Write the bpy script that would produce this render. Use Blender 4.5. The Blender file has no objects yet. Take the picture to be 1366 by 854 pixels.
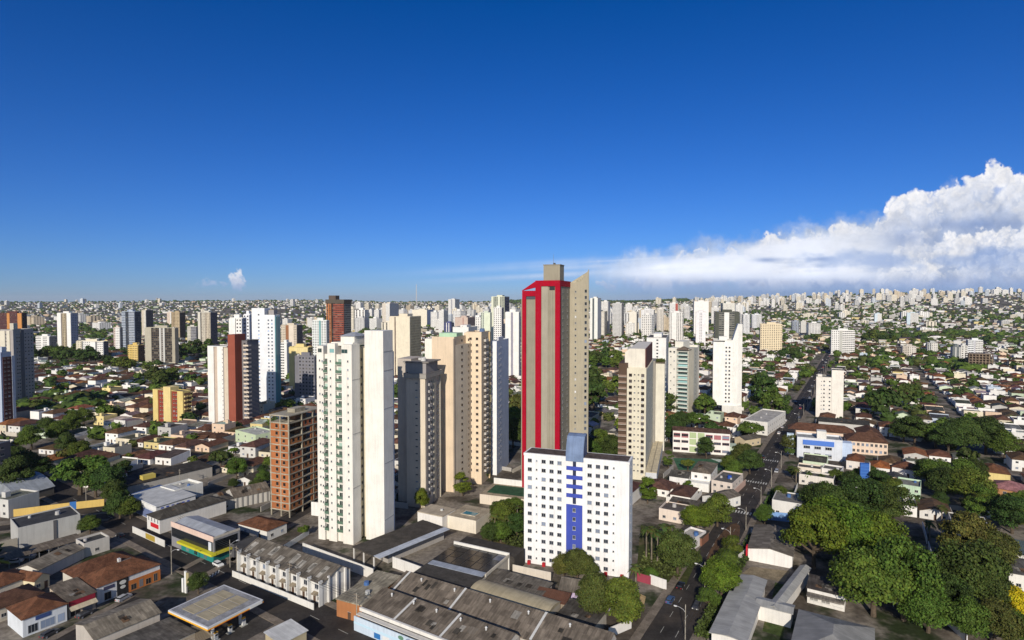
import bpy, math, random
import numpy as np
from mathutils import Vector, Matrix
R = math.radians
random.seed(7)
SC = bpy.context.scene
COL = SC.collection

# ------------------------------------------------------------------ camera
F = 780.0                      # focal length in photo pixels (photo 1366 x 854)
CH = 88.0                      # camera height
TILT = math.atan(26.5 / F)
cam_d = bpy.data.cameras.new("camera")
cam_d.sensor_width = 36.0
cam_d.lens = F / 1366.0 * 36.0
cam_d.clip_start = 1.0
cam_d.clip_end = 60000.0
cam = bpy.data.objects.new("camera", cam_d)
cam.location = (0, 0, CH)
cam.rotation_euler = (R(90) - TILT, 0, 0)
COL.objects.link(cam)
SC.camera = cam

# ------------------------------------------------------------------ world, sun, exposure
SUN_AZ = 11.0                  # shadows fall this many degrees to the right of straight away
SUN_EL = 25.0
SC.view_settings.view_transform = 'Standard'
SC.view_settings.look = 'None'
SC.view_settings.exposure = 0.0
SC.view_settings.gamma = 1.0
SC.view_settings.use_curve_mapping = False
SC.cycles.max_bounces = 5
SC.cycles.diffuse_bounces = 2
SC.cycles.glossy_bounces = 2
SC.cycles.transmission_bounces = 2
SC.cycles.volume_bounces = 0
SC.cycles.transparent_max_bounces = 6

sun_d = bpy.data.lights.new("sun", 'SUN')
sun_d.energy = 4.3
sun_d.angle = R(0.5)
sun_d.color = (1.0, 0.91, 0.78)
sun = bpy.data.objects.new("sun", sun_d)
to_sun = Vector((-math.sin(R(SUN_AZ)) * math.cos(R(SUN_EL)), -math.cos(R(SUN_AZ)) * math.cos(R(SUN_EL)), math.sin(R(SUN_EL))))
sun.rotation_euler = to_sun.to_track_quat('Z', 'Y').to_euler()
sun.location = (0, 0, 400)
COL.objects.link(sun)

W = bpy.data.worlds.new("World")
SC.world = W
W.use_nodes = True


class NT:
    """tiny helper that writes node trees as expressions"""
    def __init__(self, tree):
        self.t = tree
    def n(self, kind, **kw):
        nd = self.t.nodes.new(kind)
        for k, v in kw.items():
            setattr(nd, k, v)
        return nd
    def put(self, sock, v):
        if hasattr(v, 'is_output'):
            self.t.links.new(v, sock)
        elif v is not None:
            try:
                sock.default_value = v
            except Exception:
                sock.default_value = (v, v, v)
    def m(self, op, a, b=None, c=None, clamp=False):
        nd = self.n('ShaderNodeMath', operation=op, use_clamp=clamp)
        self.put(nd.inputs[0], a)
        if b is not None: self.put(nd.inputs[1], b)
        if c is not None: self.put(nd.inputs[2], c)
        return nd.outputs[0]
    def vm(self, op, a, b=None):
        nd = self.n('ShaderNodeVectorMath', operation=op)
        self.put(nd.inputs[0], a)
        if b is not None: self.put(nd.inputs[1], b)
        return nd.outputs[0]
    def xyz(self, x, y, z):
        nd = self.n('ShaderNodeCombineXYZ')
        for i, v in enumerate((x, y, z)): self.put(nd.inputs[i], v)
        return nd.outputs[0]
    def sep(self, v):
        nd = self.n('ShaderNodeSeparateXYZ'); self.put(nd.inputs[0], v)
        return nd.outputs
    def smooth(self, v, a, b, lo=0.0, hi=1.0, kind='SMOOTHSTEP'):
        nd = self.n('ShaderNodeMapRange', interpolation_type=kind)
        for i, q in enumerate((v, a, b, lo, hi)): self.put(nd.inputs[i], q)
        return nd.outputs[0]
    def mix(self, f, a, b, mode='MIX'):
        nd = self.n('ShaderNodeMix', data_type='RGBA', blend_type=mode)
        self.put(nd.inputs[0], f)
        for i, q in ((6, a), (7, b)):
            if not hasattr(q, 'is_output') and len(q) == 3: q = (*q, 1)
            self.put(nd.inputs[i], q)
        return nd.outputs[2]
    def noise(self, vec, scale, detail=2.0, rough=0.5, dist=0.0, out=0):
        nd = self.n('ShaderNodeTexNoise')
        if vec is not None: self.put(nd.inputs['Vector'], vec)
        self.put(nd.inputs['Scale'], scale); self.put(nd.inputs['Detail'], detail)
        self.put(nd.inputs['Roughness'], rough); self.put(nd.inputs['Distortion'], dist)
        return nd.outputs[out]
    def voro(self, vec, scale, detail=0.0, rough=0.5, feature='F1', smooth=0.5, rand=1.0):
        nd = self.n('ShaderNodeTexVoronoi', feature=feature)
        self.put(nd.inputs['Vector'], vec); self.put(nd.inputs['Scale'], scale)
        self.put(nd.inputs['Detail'], detail); self.put(nd.inputs['Roughness'], rough)
        self.put(nd.inputs['Randomness'], rand)
        if feature == 'SMOOTH_F1': self.put(nd.inputs['Smoothness'], smooth)
        return nd.outputs
    def ramp(self, v, pts):
        nd = self.n('ShaderNodeValToRGB')
        self.put(nd.inputs[0], v)
        e = nd.color_ramp.elements
        while len(e) < len(pts): e.new(0.5)
        for i, (p, c) in enumerate(pts):
            e[i].position = p
            e[i].color = (c, c, c, 1) if isinstance(c, (int, float)) else (*c, 1)
        return nd.outputs[0]


def make_cloud():
    """cloud bank as RGBA over slopes: x 240..1640, y 180..404 photo pixels, 1.5 texels per pixel"""
    rng = np.random.RandomState(11)
    X0, X1, Y0, Y1, S = 240, 1640, 180, 404, 1.5
    w, h = int((X1 - X0) * S), int((Y1 - Y0) * S)
    def vnoise(nx, ny, seed):
        r = np.random.RandomState(seed)
        g = r.rand(int(ny) + 3, int(nx) + 3)
        xs = np.linspace(0, nx, w); ys = np.linspace(0, ny, h)
        xi = xs.astype(int); yi = ys.astype(int)
        fx = xs - xi; fy = ys - yi
        fx = fx * fx * (3 - 2 * fx); fy = (fy * fy * (3 - 2 * fy))[:, None]
        a = g[yi][:, xi]; b = g[yi][:, xi + 1]; c = g[yi + 1][:, xi]; d = g[yi + 1][:, xi + 1]
        return (a * (1 - fx) + b * fx) * (1 - fy) + (c * (1 - fx) + d * fx) * fy
    def fbm(nx, ny, seed, octv=6, rough=0.55):
        t = 0; a = 1; s = 0
        for k in range(octv):
            t = t + a * vnoise(nx * 1.3 * 2 ** k, ny * 2 ** k, seed + k); s += a; a *= rough
        return t / s
    px = (X0 + (np.arange(w) + .5) / S)[None, :]
    py = (Y0 + (np.arange(h) + .5) / S)[:, None]
    def ss(v, a, b):
        t = np.clip((v - a) / (b - a), 0, 1)
        return t * t * (3 - 2 * t)
    rgb = np.zeros((h, w, 3)); al = np.zeros((h, w))
    def over(c, a):
        nonlocal rgb, al
        o = a + al * (1 - a)
        rgb[:] = (np.asarray(c) * a[..., None] + rgb * (al * (1 - a))[..., None]) / np.maximum(o, 1e-6)[..., None]
        al[:] = o
    # soft anvil sheet
    topa = np.interp(px[0], [560, 680, 760, 860, 960, 1060, 1130, 1210, 1640], [372, 362, 346, 333, 316, 297, 284, 268, 260])[None, :]
    n1 = fbm(14, 5, 3); n2 = fbm(40, 5, 20, 5); n3 = fbm(6, 10, 33)
    skew = (py - topa) + (n1 - .5) * 34 + (n2 - .5) * 12
    sheet = ss(skew, -2, 26) * ss(px, 640, 900)
    sheet = sheet * (0.45 + 0.55 * ss(n2 + (n1 - .5) * .5, .34, .60)) * 0.85 * ss(px, 690, 930) ** .6 * (.55 + .45 * ss(n3, .3, .6))
    over(np.array([.78, .85, .97])[None, None] * (0.86 + 0.28 * (n1 - .3))[..., None], np.clip(sheet * 1.45, 0, .95))
    # puffs
    Lx, Ly, Lz = -0.42, -0.50, 0.76
    def puff(cx, cy, rad, amb, gain, soft, a0, squash=1.0):
        x = (cx - X0) * S; y = (cy - Y0) * S; q = rad * S
        i0, i1 = max(0, int(x - q - 2)), min(w, int(x + q + 3))
        j0, j1 = max(0, int(y - q - 2)), min(h, int(y + q + 3))
        if i1 <= i0 or j1 <= j0: return
        dx = (np.arange(i0, i1)[None, :] + .5 - x) / q
        dy = (np.arange(j0, j1)[:, None] + .5 - y) / (q * squash)
        jit = (n2[j0:j1, i0:i1] - .5) * .7 + (n1[j0:j1, i0:i1] - .5) * .5
        d = np.sqrt(dx * dx + dy * dy) + jit
        a = np.clip((1 - d) / soft, 0, 1) * a0
        z = np.sqrt(np.clip(1 - dx * dx - dy * dy, 0, 1))
        lum = amb + gain * np.clip(dx * Lx + dy * Ly + z * Lz, -.2, 1)
        lum = np.clip(lum, 0, 1.04)
        c = np.stack([.42 + .60 * lum, .53 + .48 * lum, .74 + .27 * lum], -1)
        o = a + al[j0:j1, i0:i1] * (1 - a)
        rgb[j0:j1, i0:i1] = (c * a[..., None] + rgb[j0:j1, i0:i1] * (al[j0:j1, i0:i1] * (1 - a))[..., None]) / np.maximum(o, 1e-6)[..., None]
        al[j0:j1, i0:i1] = o
    topx = [905, 960, 1000, 1020, 1060, 1130, 1165, 1185, 1215, 1235, 1260, 1300, 1322, 1345, 1400, 1460, 1520, 1640]
    topy = [360, 340, 318, 312, 312, 297, 292, 272, 262, 250, 240, 230, 224, 236, 232, 250, 240, 262]
    top = lambda x: float(np.interp(x, topx, topy))
    body = []
    for k in range(260):                                   # dull grey-blue mass
        x = rng.uniform(1000, 1640); t = top(x)
        r0 = rng.uniform(16, 34); y = rng.uniform(t + r0, 378)
        body.append((y, x, r0))
    body.sort(reverse=True)
    for y, x, r0 in body: puff(x, y, r0, .34, .34, .55, .8)
    # three heaped ranks of bright heads: (function giving the crest, first x, last x, count, radius)
    def rank(crest, xa, xb, n, ra, rb, depth, amb, gain, a0=.95, soft=.45):
        ps = []
        for k in range(n):
            x = rng.uniform(xa, xb); r0 = rng.uniform(ra, rb) * (0.6 + .8 * rng.rand())
            f = rng.rand() ** 1.6
            ps.append((crest(x) + r0 * .8 + f * depth, x, r0, f))
        ps.sort(key=lambda q: q[0])
        for y, x, r0, f in ps:
            puff(x, y, r0, amb - .26 * f, gain, soft, a0)
            for j in range(7):
                an = rng.uniform(-2.9, -.3); rr = r0 * rng.uniform(.55, .98); r1 = r0 * rng.uniform(.22, .5)
                puff(x + math.cos(an) * rr, y + math.sin(an) * rr, r1, amb + .04 - .26 * f, gain, soft, a0)
    rank(lambda x: top(x), 1180, 1640, 190, 8, 17, 46, .66, .32, .85, .7)
    rank(lambda x: top(x) + 4, 1010, 1190, 60, 6, 13, 22, .66, .30, .6, .85)
    mid = lambda x: float(np.interp(x, [1190, 1230, 1290, 1340, 1400, 1640], [330, 308, 316, 302, 292, 300]))
    rank(mid, 1195, 1640, 130, 7, 15, 44, .66, .32, .8, .7)
    low = lambda x: float(np.interp(x, [790, 830, 870, 900, 930, 975, 1010, 1060, 1090, 1120, 1160, 1200, 1260, 1320, 1640],
                                    [382, 372, 366, 362, 350, 352, 362, 364, 352, 350, 362, 352, 348, 340, 338]))
    rank(low, 860, 1640, 230, 5, 12, 24, .74, .28, .62, .85)
    rank(lambda x: low(x) - 18, 860, 1130, 60, 5, 12, 22, .66, .25, .4, .95)
    rank(low, 800, 880, 16, 3, 6, 6, .5, .4, .5, .8)
    for k in range(60):
        x = rng.normal(317, 6.5); y = rng.normal(377, 6)
        puff(x, y, rng.uniform(2.5, 7), .62, .34, .9, .85)
    for k in range(30):
        puff(rng.normal(280, 11), rng.normal(379, 2.6), rng.uniform(3, 7), .5, .2, .95, .28)
    for k in range(10):
        puff(rng.normal(405, 9), rng.normal(394, 1.5), rng.uniform(3, 6), .4, .2, .95, .13)
    # break the round heads up into ragged vapour
    def warp(a, k, seed, sx, sy):
        wx = (fbm(sx, sy, seed, 5, .62) - .5) * k * S; wy = (fbm(sx, sy, seed + 40, 5, .62) - .5) * k * S
        X = np.clip(np.arange(w)[None, :] + wx, 0, w - 1.001); Y = np.clip(np.arange(h)[:, None] + wy, 0, h - 1.001)
        xi = X.astype(int); yi = Y.astype(int); fx = (X - xi)[..., None]; fy = (Y - yi)[..., None]
        return (a[yi, xi] * (1 - fx) + a[yi, xi + 1] * fx) * (1 - fy) + (a[yi + 1, xi] * (1 - fx) + a[yi + 1, xi + 1] * fx) * fy
    pre = np.concatenate([rgb * al[..., None], al[..., None]], -1)
    pre = warp(pre, 26, 400, 60, 13)
    al = pre[..., 3]
    rgb = pre[..., :3] / np.maximum(al, 1e-4)[..., None]
    grain = fbm(90, 19, 500, 5, .6) - .5
    rgb = rgb * (1 + .16 * grain[..., None])
    veil = ss(px, 760, 900) * ss(px, 1250, 1120) * ss(py - np.interp(px[0], [760, 860, 960, 1060, 1200], [356, 342, 326, 308, 292])[None, :], 0, 22) * ss(py, 382, 366)
    over(np.array([.93, .95, 1.0])[None, None] * (0.90 + 0.25 * n1)[..., None], np.clip(veil * (.45 + .75 * ss(n3, .32, .60)) * .9, 0, .92))
    # wispy streaks, rising gently to the right
    ys = py + (px - 700) * 0.055
    r = np.random.RandomState(5)
    streak = np.zeros((h, w))
    for k in range(9):
        cy = 352 + r.rand() * 30; cx = 720 + r.rand() * 160; L = 60 + r.rand() * 90; th = 1.6 + r.rand() * 3
        streak = np.maximum(streak, np.exp(-((ys - cy) / th) ** 2 - ((px - cx) / L) ** 2) * (.30 + .35 * r.rand()))
    over(np.array([.86, .91, 1.0])[None, None] * np.ones((h, w, 1)), streak * (0.4 + 0.9 * n2))
    # shaded hollows and thin grey bars inside the bank
    hol = ss(fbm(9, 4, 60), .52, .68) * ss(px, 960, 1080) * ss(py, 285, 310) * ss(py, 372, 350) * .55
    rgb = rgb * (1 - hol[..., None]) + np.array([.55, .66, .87]) * hol[..., None]
    for cx, cy, rx, ry, a0 in ((1022, 347, 18, 3.2, .6), (1092, 346, 14, 2.6, .4), (1300, 300, 90, 7, .35), (1210, 318, 30, 12, .4)):
        q = np.exp(-((px - cx) / rx) ** 2 - ((py - cy) / ry) ** 2) * a0 * (0.5 + n2)
        q = np.clip(q, 0, 1)[..., None]
        rgb = rgb * (1 - q) + np.array([.42, .53, .76]) * q
    # the bank thins into distance towards the horizon
    al *= np.clip(1 - ss(py, 376, 398) * .75, 0, 1)
    dul = ss(py, 358, 394)[..., None] * .62 * np.ones((1, w, 1))
    rgb = rgb * (1 - dul) + np.array([.50, .61, .84]) * dul
    al *= ss(px, 1640, 1560)
    return np.concatenate([rgb, al[..., None]], -1), (X0, X1, Y0, Y1)


def build_world():
    t = W.node_tree
    t.nodes.clear()
    g = NT(t)
    out = g.n('ShaderNodeOutputWorld')
    bg = g.n('ShaderNodeBackground')
    t.links.new(bg.outputs[0], out.inputs[0])
    sky = g.n('ShaderNodeTexSky', sky_type='NISHITA')
    sky.sun_disc = False
    sky.sun_elevation = R(SUN_EL)
    sky.sun_rotation = R(180 + SUN_AZ)
    sky.altitude = 600
    sky.air_density = 1.0
    sky.dust_density = 0.25
    sky.ozone_density = 3.0
    d = g.sep(g.n('ShaderNodeTexCoord').outputs['Generated'])
    up = g.m('MAXIMUM', d[2], 0.0)
    # the deep, polarised blue of the photograph: the sky is tinted more the higher it stands
    tint = g.mix(g.m('POWER', g.smooth(up, 0.0, 0.46, kind='LINEAR'), 0.55), (0.38, 0.54, 1.0), (0.0, 0.34, 0.86))
    tint = g.mix(g.smooth(d[1], -0.25, 0.25), (0.80, 0.84, 0.92), tint)
    skyc = g.mix(1.0, sky.outputs[0], tint, 'MULTIPLY')
    # cloud bank, placed by direction (slopes against straight ahead)
    px, (X0, X1, Y0, Y1) = make_cloud()
    h, w = px.shape[:2]
    img = bpy.data.images.new("cloud_bank", w, h, alpha=True, float_buffer=True)
    img.colorspace_settings.name = 'Non-Color'
    img.alpha_mode = 'CHANNEL_PACKED'
    img.pixels.foreach_set(np.ascontiguousarray(px[::-1]).astype(np.float32).ravel())
    img.update(); img.pack()
    yy = g.m('MAXIMUM', d[1], 0.05)
    u = g.m('DIVIDE', d[0], yy)
    v = g.m('DIVIDE', d[2], yy)
    front = g.smooth(d[1], 0.1, 0.2)
    a = g.m('DIVIDE', g.m('ADD', u, (683 - X0) / F), (X1 - X0) / F)
    b = g.m('DIVIDE', g.m('SUBTRACT', v, (400.5 - Y1) / F), (Y1 - Y0) / F)
    tx = g.n('ShaderNodeTexImage', extension='CLIP', interpolation='Cubic')
    tx.image = img
    g.put(tx.inputs[0], g.xyz(a, b, 0.0))
    cl = g.n('ShaderNodeVectorMath', operation='SCALE'); g.put(cl.inputs[0], g.vm('POWER', tx.outputs[0], (2.2, 2.2, 2.2)))
    cl.inputs['Scale'].default_value = 9.6
    alpha = g.m('MULTIPLY', tx.outputs[1], front)
    # dull slate band of haze mixed into the sky under the bank
    slate = g.m('MULTIPLY', g.m('MULTIPLY', g.smooth(v, 0.030, 0.010), g.smooth(u, 0.0, 0.55)), 0.75)
    slate = g.m('MULTIPLY', slate, front)
    fin = g.mix(slate, skyc, (1.45, 2.60, 5.0))
    fin = g.mix(alpha, fin, cl.outputs[0])
    t.links.new(fin, bg.inputs[0])
    bg.inputs[1].default_value = 0.10


build_world()

# ------------------------------------------------------------------ photo measure -> place
ct, st = math.cos(TILT), math.sin(TILT)
def G(px, py, z=0.0):
    """world point at height z seen at a photo pixel"""
    a = (px - 683) / F; b = (427 - py) / F
    k = (z - CH) / (-st + b * ct)
    return Vector((a * k, (ct + b * st) * k, z))
def PX(p):
    dz = p[2] - CH
    dep = p[1] * ct - dz * st
    if dep < 1: return (-9999, -9999, dep)
    return (683 + F * p[0] / dep, 427 - F * (p[1] * st + dz * ct) / dep, dep)
def solve_along(P, dx, dy, px):
    """distance t so that P + t(dx,dy) is seen at photo column px"""
    k = px - 683
    dep = P[1] * ct - (P[2] - CH) * st
    return (k * dep - P[0] * F) / (dx * F - k * dy * ct)
def z_at(P, py):
    """height of a point straight above P seen at photo row py"""
    q = (427 - py) / F
    # (y st + dz ct) = q (y ct - dz st)
    dz = P[1] * (q * ct - st) / (ct + q * st)
    return CH + dz
def U(rot): return Vector((math.cos(R(rot)), -math.sin(R(rot)), 0))
def V(rot): return Vector((math.sin(R(rot)), math.cos(R(rot)), 0))

# ------------------------------------------------------------------ terrain
def sstep(t, a, b):
    t = min(1.0, max(0.0, (t - a) / (b - a))); return t * t * (3 - 2 * t)
def terrain(x, y):
    r = math.hypot(x, y)
    if r < 1500: return 0.0
    side = x / max(y, 1.0)
    top = 66 + 74 * sstep(side, 0.10, 0.75) + 10 * math.exp(-((side + 0.42) / 0.12) ** 2)
    t = sstep(r, 1900, 6200)
    h = t * top
    hill = math.exp(-((side + 0.40) / 0.13) ** 2) * sstep(r, 2300, 3700) * (1 - sstep(r, 4200, 6200))
    h += hill * 26
    h += 5.0 * sstep(r, 1700, 3000) * (math.sin(x * .0031 + 1.3) * math.sin(y * .0023 + .4) + .6 * math.sin(x * .0071 - y * .004))
    if r > 6200: h -= (r - 6200) * 0.02
    return h

# ------------------------------------------------------------------ materials
MATS = {}
def material(name, rough=0.8, spec=0.3, metal=0.0, body=None, bump=None):
    m = bpy.data.materials.new(name); m.use_nodes = True
    t = m.node_tree; t.nodes.clear(); g = NT(t)
    out = g.n('ShaderNodeOutputMaterial'); b = g.n('ShaderNodeBsdfPrincipled')
    t.links.new(b.outputs[0], out.inputs[0])
    b.inputs['Roughness'].default_value = rough
    b.inputs['Specular IOR Level'].default_value = spec
    b.inputs['Metallic'].default_value = metal
    at = g.n('ShaderNodeAttribute', attribute_name='Col')
    oi = g.n('ShaderNodeObjectInfo')
    col = g.mix(1.0, at.outputs['Color'], oi.outputs['Color'], 'MULTIPLY')
    pos = g.n('ShaderNodeNewGeometry').outputs['Position']
    uv = g.n('ShaderNodeUVMap').outputs[0]
    res = (body(g, col, pos, uv, oi.outputs['Random'], b) if body else col)
    g.put(b.inputs['Base Color'], res)
    MATS[name] = m
    return m
def grey(g, f, lo, hi):
    return g.mix(f, (lo, lo, lo), (hi, hi, hi))
def bumpy(g, b, h, strength, dist):
    bn = g.n('ShaderNodeBump'); bn.inputs['Strength'].default_value = strength; bn.inputs['Distance'].default_value = dist
    g.put(bn.inputs['Height'], h); g.t.links.new(bn.outputs[0], b.inputs['Normal'])

def b_wall(g, col, pos, uv, rnd, b):
    s = g.vm('MULTIPLY', pos, (1.6, 1.6, 0.10))
    streak = g.smooth(g.noise(s, 1.0, 5, 0.65), 0.25, 0.58, 0.86, 1.0)
    blot = g.smooth(g.noise(pos, 0.22, 4, 0.6), 0.25, 0.7, 0.91, 1.03)
    f = g.m('MULTIPLY', streak, blot)
    return g.mix(1.0, col, g.xyz(f, g.m('MULTIPLY', f, .992), g.m('MULTIPLY', f, .975)), 'MULTIPLY')
def b_tile(g, col, pos, uv, rnd, b):
    n = g.smooth(g.noise(pos, 0.5, 5, 0.65), 0.25, 0.75, 0.55, 1.35)
    n2 = g.smooth(g.noise(pos, 2.8, 3, 0.6), 0.3, 0.7, 0.78, 1.2)
    x = g.sep(uv)
    rib = g.m('PINGPONG', x[0], 0.16)
    row = g.m('FRACT', g.m('MULTIPLY', x[1], 2.6))
    bumpy(g, b, g.m('ADD', g.m('MULTIPLY', rib, 1.0), g.m('MULTIPLY', row, 0.05)), 0.7, 0.5)
    f = g.m('MULTIPLY', n, n2)
    c = g.mix(1.0, col, g.xyz(f, f, f), 'MULTIPLY')
    lich = g.smooth(g.noise(pos, 0.9, 4, 0.6), 0.56, 0.75, 0.0, 0.5)
    return g.mix(lich, c, (0.055, 0.042, 0.036))
def b_fibre(g, col, pos, uv, rnd, b):
    x = g.sep(uv)
    br = g.n('ShaderNodeTexBrick'); br.offset = 0.5
    g.put(br.inputs['Vector'], uv); br.inputs['Scale'].default_value = 1.0
    br.inputs['Brick Width'].default_value = 1.05; br.inputs['Row Height'].default_value = 2.2
    br.inputs['Mortar Size'].default_value = 0.0
    br.inputs['Color1'].default_value = (0.72, 0.70, 0.68, 1); br.inputs['Color2'].default_value = (1.18, 1.16, 1.12, 1)
    st_ = g.noise(g.vm('MULTIPLY', uv, (1.2, 0.16, 1.0)), 1.3, 4, 0.6)
    f = g.m('MULTIPLY', g.smooth(st_, 0.28, 0.72, 0.66, 1.22), g.smooth(g.noise(pos, 0.25, 5, 0.6), 0.3, 0.7, 0.72, 1.2))
    bumpy(g, b, g.m('PINGPONG', x[0], 0.09), 0.6, 0.5)
    c = g.mix(1.0, col, br.outputs[0], 'MULTIPLY')
    return g.mix(1.0, c, g.xyz(f, f, g.m('MULTIPLY', f, .97)), 'MULTIPLY')
def b_metal(g, col, pos, uv, rnd, b):
    x = g.sep(uv)
    f = g.m('MULTIPLY', g.smooth(g.noise(g.vm('MULTIPLY', uv, (1.0, 0.1, 1)), 1.1, 3, .6), .3, .7, .86, 1.08), g.smooth(g.noise(pos, .3, 4, .6), .3, .7, .85, 1.1))
    bumpy(g, b, g.m('PINGPONG', x[0], 0.25), 0.35, 0.3)
    return g.mix(1.0, col, g.xyz(f, f, f), 'MULTIPLY')
def b_conc(g, col, pos, uv, rnd, b):
    f = g.m('MULTIPLY', g.smooth(g.noise(pos, 0.35, 6, 0.65), 0.25, 0.75, 0.62, 1.25), g.smooth(g.noise(pos, 2.2, 3, 0.6), 0.3, 0.7, 0.85, 1.12))
    return g.mix(1.0, col, g.xyz(f, f, g.m('MULTIPLY', f, .96)), 'MULTIPLY')
def b_asph(g, col, pos, uv, rnd, b):
    f = g.m('MULTIPLY', g.smooth(g.noise(pos, 0.16, 6, 0.65), 0.25, 0.75, 0.62, 1.4), g.smooth(g.noise(pos, 1.4, 3, 0.6), 0.3, 0.7, 0.85, 1.15))
    c = g.mix(1.0, col, g.xyz(f, f, f), 'MULTIPLY')
    dust = g.smooth(g.noise(g.vm('ADD', pos, (31, 7, 0)), 0.045, 4, 0.6), 0.50, 0.72, 0.0, 0.55)
    return g.mix(dust, c, (0.105, 0.080, 0.060))
def b_leaf(g, col, pos, uv, rnd, b):
    f = g.smooth(g.noise(pos, 0.30, 2, .5), 0.3, 0.7, 0.72, 1.28)
    w = g.smooth(rnd, 0, 1, 0.82, 1.18, 'LINEAR')
    c = g.mix(1.0, col, g.xyz(g.m('MULTIPLY', f, w), f, g.m('MULTIPLY', f, .9)), 'MULTIPLY')
    return c
def b_grass(g, col, pos, uv, rnd, b):
    f = g.smooth(g.noise(pos, 0.6, 5, .7), 0.3, 0.7, 0.6, 1.3)
    c = g.mix(1.0, col, g.xyz(f, f, f), 'MULTIPLY')
    return g.mix(g.smooth(g.noise(pos, .15, 4, .6), .5, .7), c, (0.13, 0.10, 0.055))
def b_glass(g, col, pos, uv, rnd, b):
    f = g.ramp(rnd, [(0.0, 0.5), (0.62, 1.3), (0.80, 2.2), (0.86, 6.0), (1.0, 9.0)])
    return g.mix(1.0, col, f, 'MULTIPLY')
def facade(win, base_lo=0.0):
    """one window or dark balcony recess per UV cell; win = (u0,u1,v0,v1, sill strip)"""
    def body(g, col, pos, uv, rnd, b):
        c = b_wall(g, col, pos, uv, rnd, b)
        x = g.sep(uv)
        fu = g.m('FRACT', x[0]); fv = g.m('FRACT', x[1])
        def inside(v, a, q): return g.m('MULTIPLY', g.m('GREATER_THAN', v, a), g.m('LESS_THAN', v, q))
        w = g.m('MULTIPLY', inside(fu, win[0], win[1]), inside(fv, win[2], win[3]))
        cell = g.n('ShaderNodeTexWhiteNoise', noise_dimensions='3D')
        g.put(cell.inputs[0], g.xyz(g.m('FLOOR', x[0]), g.m('FLOOR', x[1]), rnd))
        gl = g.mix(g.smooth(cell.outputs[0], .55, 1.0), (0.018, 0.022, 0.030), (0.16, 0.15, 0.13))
        g.put(b.inputs['Roughness'], g.m('SUBTRACT', 0.85, g.m('MULTIPLY', w, 0.6)))
        return g.mix(w, c, gl)
    return body

material('painted_wall', 0.85, 0.25, body=b_wall)
material('roof_tile', 0.9, 0.15, body=b_tile)
material('fibre_cement', 0.92, 0.12, body=b_fibre)
material('metal_sheet', 0.6, 0.22, 0.0, body=b_metal)
material('concrete', 0.9, 0.2, body=b_conc)
material('asphalt', 0.92, 0.2, body=b_asph)
material('paving', 0.92, 0.15, body=b_conc)
material('leaf', 0.75, 0.22, body=b_leaf)
material('bark', 0.95, 0.1, body=b_conc)
material('grass_cover', 0.95, 0.1, body=b_grass)
material('window_glass', 0.12, 0.5, body=b_glass)
material('plain_paint', 0.6, 0.35)
material('car_paint', 0.28, 0.5)
material('road_paint', 0.85, 0.2, body=b_conc)
material('pool_water', 0.08, 0.5)
material('facade_window', 0.85, 0.25, body=facade((0.26, 0.74, 0.32, 0.74)))
material('facade_band', 0.85, 0.25, body=facade((0.05, 0.95, 0.40, 0.80)))
material('facade_column', 0.85, 0.25, body=facade((0.30, 0.70, 0.10, 0.92)))
material('facade_balcony', 0.85, 0.25, body=facade((0.10, 0.90, 0.36, 0.97)))  # dark band paints the shaded recess above each balcony rail

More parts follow.
